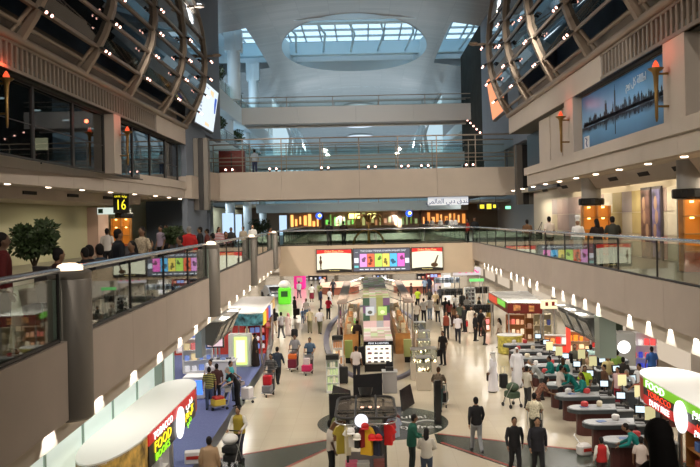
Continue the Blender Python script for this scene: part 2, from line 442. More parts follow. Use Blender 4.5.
# advertising boards on the bridge front
def board(name, label, px0, px1, top, bot, cat='sign'):
    p0 = at(px0[0], px0[1], 47.9); 
    x0, x1 = at(px0, top[0], 47.9).x, at(px1, top[0], 47.9).x
    return x0, x1
RCREAM = EM('lit_cream_sheet', (1, .96, .70), 1.05); RRED = EM('lit_red_band', (.9, .02, .015), .9)
DKFR = M('sign_frame', (.05, .04, .04), .5)
zt, zb = at(352, 248.6, 47.9).z, at(352, 272, 47.9).z
for i, (x0, x1, l) in enumerate(((at(316, 250, 47.9).x, at(352, 250, 47.9).x, 'lit cream advertising board with a red header, left of the coloured middle board'),
                                 (at(411, 250, 47.9).x, at(443, 250, 47.9).x, 'lit cream advertising board with a red header, right of the coloured middle board'))):
    o = thing('advertising_board', l, 'sign', ((x0+x1)/2, 47.9, zb), 0, 'lit boards on the lower bridge')
    MB().b(x0, x1, 47.88, 48, zb, zt).build('frame', DKFR, o)
    MB().b(x0+.05, x1-.05, 47.86, 47.875, zb+.16, zt-.05).build('sheet', RCREAM, o)
    arc = [(x0+.05, zt-.05), (x0+.05, zt-.30)] + [(x0+.05+(x1-x0-.1)*k/8, zt-.30+.07*math.sin(PI*k/8)) for k in range(1, 8)] + [(x1-.05, zt-.30), (x1-.05, zt-.05)]
    MB().ext([(x, 47.85, z) for x, z in arc], (0, .008, 0)).build('header', RRED, o)
    text('Dubai Duty Free', .17, EM('lit_yellow_letters', (1, .8, .3), 1.2), o, ((x0+x1)/2, 47.84, zt-.15), (1, 0, 0))
    arc = [(x0+.05, zb+.05), (x1-.05, zb+.05), (x1-.05, zb+.16)] + [(x1-.05-(x1-x0-.1)*k/8, zb+.16+.06*math.sin(PI*k/8)) for k in range(1, 8)] + [(x0+.05, zb+.16)]
    MB().ext([(x, 47.85, z) for x, z in arc], (0, .008, 0)).build('footer', M('black_band', (.03, .025, .02), .4), o)
    text('Full of surprises', .10, EM('lit_yellow_letters', (1, .8, .3), 1.2), o, ((x0+x1)/2, 47.84, zb+.12), (1, 0, 0))
    if i == 0:
        MB().lathe([(.09, 0), (.03, .08), (.05, .3), (.10, .45), (.04, .6), (.06, .75), (.01, .85)], (x0+.28, 47.84, zb+.2), 10, 1, .15).build('bottle_picture', M('dark_brown', (.10, .05, .02), .4), o)
    else:
        m2 = MB().ball((x1-.55, 47.84, zb+.35), (.22, .02, .14)); m2.ext([(x1-.6, 47.835, zb+.4), (x1-.45, 47.835, zb+.42), (x1-.28, 47.835, zb+.95), (x1-.36, 47.835, zb+.93)], (0, .01, 0))
        m2.build('shoe_picture', M('dark_brown', (.10, .05, .02), .4), o)
x0, x1 = at(352.8, 250, 47.9).x, at(410.2, 250, 47.9).x
o = thing('advertising_board', 'dark lit middle board with six bright coloured pictures in a row', 'sign', ((x0+x1)/2, 47.9, zb), 0, 'lit boards on the lower bridge')
MB().b(x0, x1, 47.88, 48, zb, zt).build('frame', DKFR, o)
MB().b(x0+.04, x1-.04, 47.865, 47.88, zb+.04, zt-.04).build('sheet', EM('lit_dark_sheet', (.10, .10, .13), 1), o)
text('THE DUBAI TENNIS CHAMPIONSHIPS 2007', .145, EM('lit_white_letters', (.9, .95, 1), 1.1), o, ((x0+x1)/2+.1, 47.85, zt-.17), (1, 0, 0), sx=1.02)
MB().lathe([(.10, -.004), (.10, .004)], ((x0+.22), 47.85, zt-.25), 14).build('emblem', EM('lit_white_letters', (.9, .95, 1), 1.1), o)
cols = [(.85, .35, .75), (.95, .16, .06), (.55, .85, .12), (.95, .75, .12), (.10, .55, .95), (.95, .16, .62)]
cw = (x1-x0-.75)/6
for k, c in enumerate(cols):
    xa = x0+.42+k*cw
    pn = MB().b(xa, xa+cw-.03, 47.85, 47.864, zb+.30, zt-.34).build('picture', EM('lit_picture_%s' % 'abcdef'[k], c, 1.15), o)
    r_ = random.Random(k); m2 = MB()
    for q in range(3): m2.ball((xa+cw*r_.uniform(.3, .7), 47.848, zb+.32+(zt-zb-.66)*r_.uniform(.2, .8)), (.09*r_.uniform(.6, 1.4), .006, .09*r_.uniform(.6, 1.5)), 8, 5)
    m2.build('motif', EM('motif_%s' % 'abcdef'[k], tuple(x*.25 for x in c), .9), pn)
MB().b(x0+.08, x0+.34, 47.85, 47.864, zb+.55, zb+.85).build('side_box', EM('lit_white_letters', (.9, .95, 1), 1.1), o); MB().b(x1-.32, x1-.08, 47.85, 47.864, zb+.5, zb+.8).build('side_box', EM('lit_white_letters', (.9, .95, 1), 1.1), o); MB().b(x0+.08, x0+.34, 47.85, 47.864, zb+.25, zb+.38).build('side_box', EM('lit_teal_box', (.2, .7, .7), 1), o)
m2 = MB()
for k in range(9): m2.b(x0+.4+k*.32, x0+.64+k*.32, 47.852, 47.86, zb+.12, zb+.17)
m2.build('caption_line', EM('lit_white_letters', (.9, .95, 1), 1.1), o)
# =================== LEFT GALLERY BACK (first floor) ===================
struct(MB().b(-15.2, -15, -6, 110, F1, 9.1).build('wall_gallery_left', M('gallery_cream', (.48, .45, .29), .7)))
pk = MB().b(-15, -14.4, 42.3, 44.0, F1, 8.5); struct(pk.build('wall_pillar_left', M('pink_panel', (.58, .40, .34), .6)))
struct(MB().b(-15, -10.6, 53.8, 54.1, F1, 9.1).b(-15, -12.2, 62, 62.2, F1, 9.1).build('wall_partition_left', GREYW))
# ceiling over the left gallery with stepped, slotted beams
def pl_x(y): return max(-12.6, min(-10.0, -10-(40.6-y)*.094)) if y < 40.6 else -10.0
P0 = [(pl_x(y), y) for y in (-6, 12, 24.7, 40.6, 50.2)]
mb = MB()
for (a, b) in zip(P0[:-1], P0[1:]):
    d = Vector(b)-Vector(a); n = max(1, round(d.length/2.6))
    for k in range(n):
        p = Vector(a)+d*(k/n); q = Vector(a)+d*((k+1)/n) - d.normalized()*.01
        mb.wall(p, q, .3, 9.45, 9.86); mb.wall((p.x-.12, p.y), (q.x-.12, q.y), .25, 8.95, 9.45)
struct(mb.build('trim_7', CREAM))
struct(MB().prism([(x-.15, y) for x, y in P0] + [(-17, 50.8), (-17, -6)], 9.0, 9.3).build('ceiling_gallery_left', WARMW))
struct(MB().prism([(x-1.6, y) for x, y in P0[1:4]] + [(-15, 40.6), (-15, 12)], 8.55, 9.0).build('trim_8', CREAM))
# =================== SECOND FLOOR LEFT: window band, slatted beam, curved glass wall ===================
struct(MB().prism([(x-.3, y) for x, y in P0] + [(-17, 50.8), (-17, -6)], 9.35, 9.6).build('floor_upper_left', M('dark_carpet', (.05, .05, .05), .8)))
struct(MB().b(-16.2, -16, -6, 50, 9.6, 24).build('wall_upper_left', M('dark_room', (.035, .04, .04), .8)))
struct(MB().b(-16, -10.05, -6, 44.4, 12.0, 12.3).build('ceiling_upper_left', M('dark_ceiling', (.12, .115, .10), .8)))
def winband(n0, X, ylist, z0, z1, side, dep=.1):
    for k, (a, b) in enumerate(zip(ylist[:-1], ylist[1:])):
        m = MB()
        m.b(X-.05, X+.05, a, a+.09, z0, z1); m.b(X-.05, X+.05, b-.09, b, z0, z1); m.b(X-.04, X+.04, a, b, z1-.08, z1); m.b(X-.04, X+.04, a, b, z0, z0+.06)
        m.b(X-.02, X+.02, a, b, z0+(z1-z0)*.46, z0+(z1-z0)*.46+.03)
        wo = struct(m.build('window_%d' % (n0+k), DKMET))
        MB().b(X-.006, X+.006, a+.09, b-.09, z0+.06, z1-.08).build('glass_pane', WGL, wo)
ylw = [14.4, 17.8, 21.2, 24.6, 28.0, 31.35]
winband(2, -10.4, ylw, 9.6, 12.0, -1); winband(10, -10.4, [32.35, 35.2, 38.1, 41.0, 43.8], 9.6, 12.0, -1)
mb = MB().b(-10.5, -9.98, 31.4, 32.3, 9.6, 12.0); struct(mb.build('wall_pilaster_left', CREAM))
# slatted beam
def slat_beam(X, y0, y1, sgn):
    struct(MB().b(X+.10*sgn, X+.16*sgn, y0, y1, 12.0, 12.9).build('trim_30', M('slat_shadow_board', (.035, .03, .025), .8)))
    m = MB(); m.b(X-.02*sgn, X+.1*sgn, y0, y1, 12.0, 12.1); m.b(X-.02*sgn, X+.1*sgn, y0, y1, 12.78, 12.9)
    y = y0
    while y < y1: m.b(X, X+.1*sgn, y, y+.13, 12.1, 12.78); y += .34
    return m
struct(slat_beam(-10.0, 4, 38, -1).build('trim_9', BRONZE))
struct(MB().b(-10.12, -10.0, 38, 44.2, 12.0, 12.9).build('trim_10', CREAM))
PROF = [(0, 12.95), (.42, 13.6), (.8, 14.4), (1.08, 15.2), (1.22, 16.2), (1.2, 17.2), (1.05, 18.4), (.8, 19.5), (.4, 20.6), (-.2, 21.7), (-.8, 22.4)]
def prof_at(z):
    for (a, za), (b, zb_) in zip(PROF[:-1], PROF[1:]):
        if za <= z <= zb_: return a+(b-a)*(z-za)/(zb_-za)
    return PROF[-1][0]
BARZ = [13.9, 14.85, 15.8, 16.8, 17.9, 19.1, 20.4]
CGLASS = GLASS('curved_dark_glass', (.20, .26, .32), 1.2)
def bulge(X, sgn, ribs, label):
    """sgn: +1 when the hall lies towards +x"""
    t = thing('curved_glass_wall', label, 'window wall', (X, ribs[0], 12.9), 0, 'curved glass walls of the upper floors')
    pk = 1.0 if sgn > 0 else .88
    px = lambda z: X + sgn*prof_at(z)*pk
    MB().cyl((X+sgn*.06, ribs[0]-1, 12.98), (X+sgn*.06, ribs[-1]+.2, 12.98), .13, n=12).build('bottom_tube', BRONZE, t, smooth=True)
    for y in ribs:
        pts = [(X+sgn*p*pk, z) for p, z in PROF]; q = [(x+sgn*.16, z) for x, z in pts]
        m = MB(); n = len(pts); vs = []
        for yy in (y-.13, y+.13):
            for a in pts: vs.append((a[0]-sgn*.1, yy, a[1]))
            for a in q: vs.append((a[0], yy, a[1]))
        fs = []
        for i in range(n-1):
            fs += [(i, i+1, n+i+1, n+i), (2*n+i, 3*n+i, 3*n+i+1, 2*n+i+1), (n+i, n+i+1, 3*n+i+1, 3*n+i), (i, 2*n+i, 2*n+i+1, i+1)]
        m.add(vs, fs); m.build('rib', BRONZE, t)
        MB().cyl((X-sgn*.25, y-.30, 12.95), (px(13.9)-sgn*.05, y-.30, 13.85), .07, n=8).build('strut', BRONZE, t)
    MB().cyl((X+sgn*.12, ribs[0]-1, 13.42), (X+sgn*.12, ribs[-1], 13.42), .07, n=8).build('rail_tube', BRONZE, t, smooth=True)
    MB().b(X-sgn*.5, X-sgn*.42, ribs[0]-1, ribs[-1], 13.0, 13.95).build('lower_panel', M('brown_panel', (.17, .135, .105), .5), t)
    for z in BARZ:
        MB().b(px(z)-.05, px(z)+.09*sgn+.0, ribs[0], ribs[-1], z-.06, z+.06).build('glazing_bar', BRONZE, t)
    for a, b in zip(ribs[:-1], ribs[1:]):
        for z0, z1 in zip(BARZ[:-1], BARZ[1:]):
            zm = (z0+z1)/2
            m = MB(); m.ext([(px(z0), a+.13, z0+.05), (px(z0), b-.13, z0+.05), (px(zm), b-.13, zm), (px(zm), a+.13, zm)], (-sgn*.02, 0, 0))
            m.ext([(px(zm), a+.13, zm), (px(zm), b-.13, zm), (px(z1), b-.13, z1-.05), (px(z1), a+.13, z1-.05)], (-sgn*.02, 0, 0))
            m.build('glass_pane', CGLASS, t) if not (b == ribs[-1] and z0 >= 17.8) else m.build('glow_pane', M('pale_glow_metal', (.75, .78, .80), .35, .2), t)  # pale metal in the last bay stands in for the flood's white glow
    return t
LRIBS = [12.0, 17.4, 22.8, 28.0, 33.3, 38.8, 44.0]; RRIBS = [12.0, 17.0, 22.0, 27.0, 32.0, 37.0, 42.0]
bulge(-10.0, 1, LRIBS, 'tall curved dark glass wall with bronze ribs bulging over the left side')
bulge(8.0, -1, RRIBS, 'tall curved dark glass wall with bronze ribs bulging over the right side')
struct(MB().b(-12.6, -10.1, 4, 44, 12.75, 12.9).build('trim_11', BRONZE)); struct(MB().b(8.1, 10.6, 4, 42, 12.75, 12.9).build('trim_12', BRONZE))
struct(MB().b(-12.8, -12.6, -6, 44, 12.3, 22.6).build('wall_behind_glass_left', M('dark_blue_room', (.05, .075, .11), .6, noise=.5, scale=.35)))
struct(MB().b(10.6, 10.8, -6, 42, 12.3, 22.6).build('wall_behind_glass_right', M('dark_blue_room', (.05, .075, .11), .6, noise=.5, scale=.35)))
struct(MB().b(-17, -10.6, -6, 44.2, 22.3, 22.5).build('trim_13', GREYW)); struct(MB().b(8.6, 17, -6, 42.2, 22.3, 22.5).build('trim_14', GREYW))
# twin spot lamps at the crossings of ribs and bars
def twin_spot(name, label, group, sgn):
    t = thing(name, label, 'spotlight', (0, 0, 0), 0, group)
    MB().b(-.03, .03, -.3, .3, -.03, .03).build('bracket', DKMET, t)
    for dy in (-.2, .2):
        h = MB().cyl((0, dy, .02), (sgn*.16, dy, -.10), .05, .06, 10).build('lamp', DKMET, t)
        MB().ball((sgn*.17, dy, -.11), (.05, .05, .05), 8, 5).build('lens', BULB, h)
    return t
def spots(X, sgn, ribs, side):
    lab = 'small twin spotlight on a rib of the curved glass wall at %s' % side
    grp = 'twin spotlights on the %s glass wall' % side
    rec = None
    for y in ribs[1:]:
        for z in BARZ[:4]:
            p = (X+sgn*(prof_at(z)*(1 if sgn > 0 else .88)+.24), y-.1, z-.1)
            if rec is None:
                t = twin_spot('spotlight', lab, grp, sgn); t.location = p; rec = remember(t)
            else: dup(rec, p)
spots(-10.0, 1, LRIBS, 'left'); spots(8.0, -1, RRIBS, 'right')
# flood lamps on arms at the far ends of the curved walls
for X, sgn, y, z, l in ((-10, 1, 41, 18.9, 'white floodlight on an arm washing the top of the left glass wall'), (-10, 1, 44.3, 17.0, 'bronze lamp arm at the far edge of the left glass wall'),
                        (8, -1, 39, 18.9, 'white floodlight on an arm washing the top of the right glass wall'), (8, -1, 42.3, 16.9, 'bronze lamp arm at the far edge of the right glass wall')):
    x = X+sgn*(prof_at(z)+.1)
    t = thing('floodlight', l, 'floodlight', (x, y, z), 0, 'arm lamps on the glass walls')
    MB().box((x+sgn*.25, y, z), (.7, .16, .1)).build('arm', BRONZE, t)
    MB().lathe([(.10, -.06), (.24, 0), (.26, .06), (.2, .1)], (x+sgn*.55, y, z), 16).build('lamp_bowl', BRONZE, t, smooth=True)
    if 'flood' in l[:16]:
        MB().lathe([(.18, .095), (.16, .12)], (x+sgn*.55, y, z), 14).build('lens', EM('flood_lens', (.85, .9, 1), 14), t)
# =================== RIGHT UPPER SIDE ===================
mb = MB(); y = 1.6
while y < 36.5: mb.b(7.85, 8.2, y, y+2.59, 9.5, 9.86); mb.b(8.0, 8.3, y, y+2.59, 9.0, 9.5); y += 2.6
struct(mb.build('trim_15', CREAM))
struct(MB().b(8.2, 17, -6, 38, 9.05, 9.3).b(10.2, 17, 38, 50.2, 9.05, 9.3).build('ceiling_gallery_right', WARMW))
struct(MB().ext([(9.3, -6, 9.05), (9.6, -6, 8.6), (9.9, -6, 8.6), (9.9, -6, 9.05)], (0, 43.9, 0)).build('trim_16', CREAM))
struct(MB().b(8.1, 17, -6, 38, 9.3, 9.6).build('floor_upper_right', M('dark_carpet', (.05, .05, .05), .8)))
struct(slat_beam(8.0, 4, 26, 1).build('trim_17', BRONZE))
struct(MB().b(8.0, 8.12, 26, 42.4, 12.0, 12.9).build('trim_18', CREAM))
struct(MB().b(8.05, 16, -6, 42.4, 12.0, 12.3).build('ceiling_upper_right', M('dark_ceiling', (.12, .115, .10), .8)))
mb = MB(); mb.b(8.40, 8.55, 19.25, 37, 9.6, 12.0)
for y in (32.6, 34.7): mb.b(8.35, 8.41, y, y+1.9, 9.65, 11.95)
struct(mb.build('wall_upper_right', CREAM))
for i, (y0, y1) in enumerate(((19.3, 20.7), (29.6, 30.9))): struct(MB().b(8.02, 8.42, y0, y1, 9.6, 12.0).build('wall_pilaster_right', CREAM))
winband(20, 8.8, [13.2, 16.2, 19.2], 9.6, 12.0, 1)
struct(MB().b(9.2, 9.4, 37, 43.5, 8.9, 12.0).build('door_1', M('dark_teal_door', (.02, .05, .08), .4)))
struct(MB().b(11, 11.2, 12, 20.2, 9.6, 12).build('wall_room_right', M('dark_room', (.035, .04, .04), .8)))
# skyline poster between the pilasters
t = thing('skyline_poster', 'large blue poster of a city skyline mirrored in water, between two torches', 'poster', (8.38, 25.5, 9.75), 0)
y0, y1, z0, z1 = 20.8, 29.5, 9.68, 11.95
MB().b(8.34, 8.40, y0, y1, z0, z1).build('frame', M('poster_frame', (.03, .04, .06), .4), t)
m = bpy.data.materials.new('poster_dusk_sky'); m.use_nodes = True; nt = m.node_tree; p = nt.nodes['Principled BSDF']
tc = nt.nodes.new('ShaderNodeTexCoord'); sp = nt.nodes.new('ShaderNodeSeparateXYZ'); rp = nt.nodes.new('ShaderNodeValToRGB'); ns = nt.nodes.new('ShaderNodeTexNoise')
ns.inputs['Scale'].default_value = 1.2; mxr = nt.nodes.new('ShaderNodeMath'); mxr.operation = 'MULTIPLY_ADD'; mxr.inputs[1].default_value = .12
nt.links.new(tc.outputs['Generated'], sp.inputs[0]); nt.links.new(tc.outputs['Object'], ns.inputs['Vector'])
nt.links.new(ns.outputs['Fac'], mxr.inputs[0]); nt.links.new(sp.outputs['Z'], mxr.inputs[2]); nt.links.new(mxr.outputs[0], rp.inputs['Fac'])
cr = rp.color_ramp; cr.elements[0].position = 0; cr.elements[0].color = (.02, .08, .20, 1); cr.elements[1].position = 1; cr.elements[1].color = (.04, .16, .36, 1)
for ps, c in ((.42, (.12, .32, .56, 1)), (.5, (.01, .02, .04, 1)), (.53, (.01, .02, .04, 1)), (.56, (.26, .46, .66, 1)), (.75, (.15, .38, .66, 1))):
    e = cr.elements.new(ps); e.color = c
nt.links.new(rp.outputs['Color'], p.inputs['Base Color']); p.inputs['Roughness'].default_value = .4
MB().b(8.325, 8.34, y0+.04, y1-.04, z0+.04, z1-.04).build('print', m, t)
m = MB(); r_ = random.Random(3); zm = (z0+z1)/2-.02; y = y0+.3
while y < y1-.4:
    u = (y-y0)/(y1-y0); h = .10+.26*r_.random()**1.6*(1.2-abs(u-.5)*1.3); 
    if abs(u-.55) < .012: h = .8; wd_ = .06
    if abs(u-.66) < .012: h = .5
    wd = r_.uniform(.05, .13); m.b(8.318, 8.324, y, y+wd, zm, zm+h)
    m.b(8.318, 8.324, y, y+wd*1.6, zm-.02, zm+.09)
    m.ext([(8.318, y+wd*.3, zm+h), (8.318, y+wd*.7, zm+h), (8.318, y+wd*.5, zm+h*1.25)], (.006, 0, 0))
    m.b(8.318, 8.324, y+.02, y+wd-.02, zm-h*.8, zm-.05); y += wd*r_.uniform(.8, 1.5)
m.build('skyline', M('skyline_ink', (.012, .02, .035), .5), t)
m = MB().b(8.31, 8.322, y1-.95, y1-.35, z0+.04, z0+.75); m.build('logo_card', M('white_card', (.75, .75, .78), .5), t)
m = MB().b(8.305, 8.315, y1-.95, y1-.35, z0+.04, z0+.2); m.build('logo_red_band', REDP, t)
m = MB().tube([(8.305, y1-.72, z0+.35), (8.305, y1-.6, z0+.5), (8.305, y1-.72, z0+.6), (8.305, y1-.55, z0+.68)], .02, 6); m.build('logo_mark', M('logo_blue', (.05, .08, .25), .5), t)
def arabic(s):
    """joins letters into presentation forms and reverses them for left-to-right drawing"""
    F_ = {'ا': ('\ufe8d', '\ufe8e', None, None), 'ف': ('\ufed1', '\ufed2', '\ufed3', '\ufed4'), 'ن': ('\ufee5', '\ufee6', '\ufee7', '\ufee8'),
          'د': ('\ufea9', '\ufeaa', None, None), 'ق': ('\ufed5', '\ufed6', '\ufed7', '\ufed8'), 'ب': ('\ufe8f', '\ufe90', '\ufe91', '\ufe92'),
          'ي': ('\ufef1', '\ufef2', '\ufef3', '\ufef4'), 'ل': ('\ufedd', '\ufede', '\ufedf', '\ufee0'), 'ع': ('\ufec9', '\ufeca', '\ufecb', '\ufecc'),
          'م': ('\ufee1', '\ufee2', '\ufee3', '\ufee4'), 'ط': ('\ufec1', '\ufec2', '\ufec3', '\ufec4'), 'ة': ('\ufe93', '\ufe94', None, None),
          'ك': ('\ufed9', '\ufeda', '\ufedb', '\ufedc'), 'و': ('\ufeed', '\ufeee', None, None)}
    out = []
    for wd in s.split(' '):
        r = []
        for i, ch in enumerate(wd):
            f = F_[ch]; pj = i > 0 and F_[wd[i-1]][2] is not None; nj = i < len(wd)-1 and f[2] is not None
            r.append(f[3] if pj and nj else f[2] if nj else f[1] if pj else f[0])
        out.append(''.join(reversed(r)))
    return ' '.join(reversed(out))
text(arabic('اطلالة كل يوم'), .34, M('poster_letters', (.6, .68, .75), .5), t, (8.31, 23.6, z1-.42), (0, -1, 0))
# torches
def torch(x, y, z, label):
    t = thing('torch_lamp', label, 'wall lamp', (x, y, z), 0, 'golden torch lamps')
    MB().lathe([(.02, -1.3), (.04, -1.2), (.05, -.5), (.07, -.1), (.10, 0), (.19, .06), (.21, .09), (.12, .11)], (x, y, z), 12).build('stem', GOLD, t, smooth=True)
    MB().lathe([(.09, .11), (.09, .16), (.06, .23), (.02, .30)], (x, y, z), 10).build('flame', EM('torch_flame', (1, .10, .03), 1.1), t, smooth=True)
    MB().cyl((x, y, z-.05), (x+(.32 if x > 0 else -.32), y, z-.05), .03, n=6).build('bracket', GOLD, t); MB().cyl((x, y, z-.9), (x+(.32 if x > 0 else -.32), y, z-.9), .03, n=6).build('bracket', GOLD, t)
torch(7.68, 20.3, 11.2, 'golden torch lamp on the beige pillar right of the skyline poster')
torch(7.68, 30.1, 11.25, 'golden torch lamp on the beige pillar left of the skyline poster')
torch(-9.62, 32.0, 11.25, 'golden torch lamp on the beige pillar of the left upper floor')
torch(-9.95, 21.9, 11.6, 'golden torch lamp at the far left before dark windows')
# =================== GREY WALLS BEYOND THE GLASS WALLS ===================
struct(MB().b(-10.3, -10.0, 44.3, 55.2, 13.2, 23.6).b(-10.3, -10, 44.3, 49.8, F1, 13.2).b(-15, -10.2, 44.3, 44.6, 12.3, 23.6).build('wall_grey_left', GREYW))
struct(MB().b(8.6, 17, 42.5, 42.8, 12.3, 23.6).b(9.9, 10.2, 42.8, 64, 12.2, 23.6).b(9.98, 10.2, 54.7, 64, 9.3, 12.2).build('wall_grey_right', GREYW))
struct(MB().b(9.95, 10.3, 64, 77.5, 9.3, 23.5).build('wall_fin_right', DARKW))
# screens hung on them
def wedge_screen(label, pts, mat, off):
    c = sum((Vector(p) for p in pts), Vector())/len(pts)
    t = thing('hanging_screen', label, 'screen', c, 0, 'large hanging screens')
    MB().ext(pts, off).build('casing', M('screen_casing', (.12, .13, .15), .4), t)
    return t, c
def q4(a, b, c, d, ya, yb): return [at(*a, ya), at(*b, yb), at(*c, yb), at(*d, ya)]
def inset(P, u0, u1, v0, v1, off):
    P = [Vector(p) for p in P]; f = lambda u, v: (P[0]*(1-u)+P[1]*u)*(1-v)+(P[3]*(1-u)+P[2]*u)*v+Vector(off)
    return [f(u0, v0), f(u1, v0), f(u1, v1), f(u0, v1)]
P = q4((194, 122.6), (213.5, 133.7), (219, 92.6), (203.7, 78.9), 44.7, 48.6)
t, c = wedge_screen('white lit information screen hung on the grey wall at left', P, None, (-.22, .06, 0))
F3 = (.012, -.012, 0)
MB().ext(inset(P, .03, .97, .03, .97, F3), (-.008, .008, 0)).build('lit_face', EM('screen_white', (.75, .84, .92), 1.0), t)
m = MB(); F4 = (.024, -.024, 0)
for k in range(8): m.ext(inset(P, .1, .38, .86-k*.075, .90-k*.075, F4), (-.006, .006, 0))
m.build('text_block', EM('screen_grey', (.35, .45, .6), .8), t)
MB().ext(inset(P, .80, .92, .45, .80, F4), (-.006, .006, 0)).build('blue_block', EM('screen_blue', (.03, .1, .5), 1), t)
MB().ext(inset(P, .48, .7, .08, .9, F4), (-.006, .006, 0)).build('pale_orange_block', EM('screen_orange', (1, .75, .45), .9), t)
P = q4((492.6, 121.7), (505, 111), (502, 64), (486, 80.6), 45.5, 43.4)
t, c = wedge_screen('orange lit screen hung on the grey wall at right', P, None, (.22, .06, 0))
F3 = (-.012, -.012, 0)
MB().ext(inset(P, .03, .97, .03, .97, F3), (.008, .008, 0)).build('lit_face', EM('screen_salmon', (1, .36, .17), 1.0), t)
m = MB()
for k in range(5): m.ext(inset(P, .2, .8, .75-k*.11, .78-k*.11, (-.024, -.024, 0)), (.006, .006, 0))
m.build('text_block', EM('screen_salmon_pale', (1, .6, .4), 1), t)
# =================== UPPER BRIDGES ===================
def bridge(label, x0, x1, y0, y1, zb_, zt_, rails, matf, posts=2.4, glass=True):
    t = thing('footbridge', label, 'bridge', ((x0+x1)/2, (y0+y1)/2, zb_), 0)
    m = MB(); n = max(1, round((x1-x0)/5))
    for k in range(n): m.b(x0+(x1-x0)*k/n, x0+(x1-x0)*(k+1)/n-.015, y0, y0+.15, zb_, zt_)
    m.build('front_fascia', matf, t)
    MB().b(x0, x1, y1-.15, y1, zb_, zt_).build('rear_fascia', matf, t)
    MB().b(x0, x1, y0+.15, y1-.15, zb_+.15, zt_-.05).build('deck', M('gallery_floor', (.13, .11, .09), .3), t)
    for side, y in (('front', y0+.08), ('rear', y1-.08)):
        for z in rails: MB().cyl((x0, y, z), (x1, y, z), .045 if z == rails[-1] else .028, n=8).build('rail', BRONZE, t, smooth=True)
        n = round((x1-x0)/posts)
        for k in range(n+1): x = x0+(x1-x0)*k/n; MB().cyl((x, y, zt_-.1), (x, y, rails[-1]), .035, n=6).build('post', BRONZE, t)
        if glass:
            for k in range(n): MB().b(x0+(x1-x0)*(k+.02)/n, x0+(x1-x0)*(k+.98)/n, y+.05, y+.065, zt_+.02, rails[-1]-.25).build('glass_panel', GLASS('bridge_glass', (.94, .975, .97), .55), t)
    return t
UBM = M('upper_bridge_panel', (.50, .425, .35), .55, noise=.04, scale=1)
bridge('wide beige footbridge across the middle of the picture on the second floor', -10.4, 9.95, 51, 54.5, 8.95, 10.8, (11.5, 11.75, 12.6, 12.95), UBM)
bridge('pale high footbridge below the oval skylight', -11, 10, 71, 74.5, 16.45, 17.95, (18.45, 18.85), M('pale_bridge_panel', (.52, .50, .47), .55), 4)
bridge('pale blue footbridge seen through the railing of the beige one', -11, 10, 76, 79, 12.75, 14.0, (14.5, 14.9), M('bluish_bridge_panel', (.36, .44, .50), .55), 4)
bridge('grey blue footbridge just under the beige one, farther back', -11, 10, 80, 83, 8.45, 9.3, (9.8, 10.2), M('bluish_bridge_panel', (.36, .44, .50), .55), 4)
for x0, yp, wp, l in ((-9.97, 46.3, .27, 'pair of tall bronze posts at the left end of the beige bridge'), (9.95, 50.6, .36, 'pair of tall bronze posts at the right end of the beige bridge')):
    t = thing('bridge_post', l, 'post', (x0+wp*1.6, yp, 8.3), 0, 'tall posts at the bridge ends')
    for dx, mt in ((0, POSTM), (wp+.02, DKMET), (2*wp+.04, POSTM)): MB().b(x0+dx, x0+dx+wp, yp-.3, yp+.3, 8.3, 12.55 if x0 < 0 else 12.15).build('post', mt, t)
# floor spots in pairs along the beige bridge
rec = None
for px in (229, 273, 325, 372, 405, 425, 470):
    x = at(px, 172, 50.9).x
    if rec is None:
        t = thing('deck_spotlight', 'small twin spotlight on the edge of the beige bridge', 'spotlight', (x, 51.0, 10.8), 0, 'twin deck spots on the beige bridge')
        for dx in (-.22, .22):
            h = MB().cyl((x+dx, 50.98, 10.8), (x+dx, 50.98, 10.98), .07, n=8).build('lamp', DKMET, t)
            MB().ball((x+dx, 50.92, 10.98), .07, 8, 5).build('lens', BULB, h)
        rec = remember(t)
    else: dup(rec, (x, 51.0, 10.8))
# spots on the dark fin wall
rec = None
for k in range(6):
    y, z = 65+k*1.9, 14.6+.5*k
    if rec is None:
        t = tag(MB().ball((0, 0, 0), .08, 8, 5).build('wall_spotlight', BULB), 'small glowing spot on the dark wall at the right beyond the beige bridge', 'spotlight', 'glowing spots on the dark wall'); t.location = (9.85, y, z); rec = remember(t)
    else: dup(rec, (9.85, y, z))
# side floors beyond, on the left
for i, (z0, z1) in enumerate(((16.45, 17.95), (12.75, 14.0))):
    struct(MB().b(-11.1, -10.9, 55.2, 110, z0, z1).b(-17, -11, 55.2, 110, z0+.3, z1-.1).build('floor_side_%d' % (i+1), PALEB))
    balustrade(('glass balustrade of the highest left side floor under the skylight', 'glass balustrade of the middle left side floor')[i], [(-11, 55.4), (-11, 108)], 1, z1, z1+1.0, 4, 'glass balustrades of the upper side floors')
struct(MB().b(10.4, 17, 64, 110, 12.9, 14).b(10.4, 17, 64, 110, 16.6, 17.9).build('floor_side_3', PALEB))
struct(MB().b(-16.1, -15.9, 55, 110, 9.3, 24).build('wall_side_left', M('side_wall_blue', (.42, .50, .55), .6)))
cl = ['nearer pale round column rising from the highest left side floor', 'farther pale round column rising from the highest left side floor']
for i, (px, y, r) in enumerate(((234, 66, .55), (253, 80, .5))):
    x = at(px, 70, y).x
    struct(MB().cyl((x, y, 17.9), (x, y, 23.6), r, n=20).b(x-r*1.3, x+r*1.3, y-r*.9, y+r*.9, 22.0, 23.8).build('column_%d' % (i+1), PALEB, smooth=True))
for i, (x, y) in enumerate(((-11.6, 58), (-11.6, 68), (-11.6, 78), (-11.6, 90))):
    struct(MB().cyl((x, y, F1), (x, y, 12.8), .42, n=16).cyl((x, y, 14), (x, y, 16.5), .42, n=16).build('column_%d' % (i+3), PALEB, smooth=True))
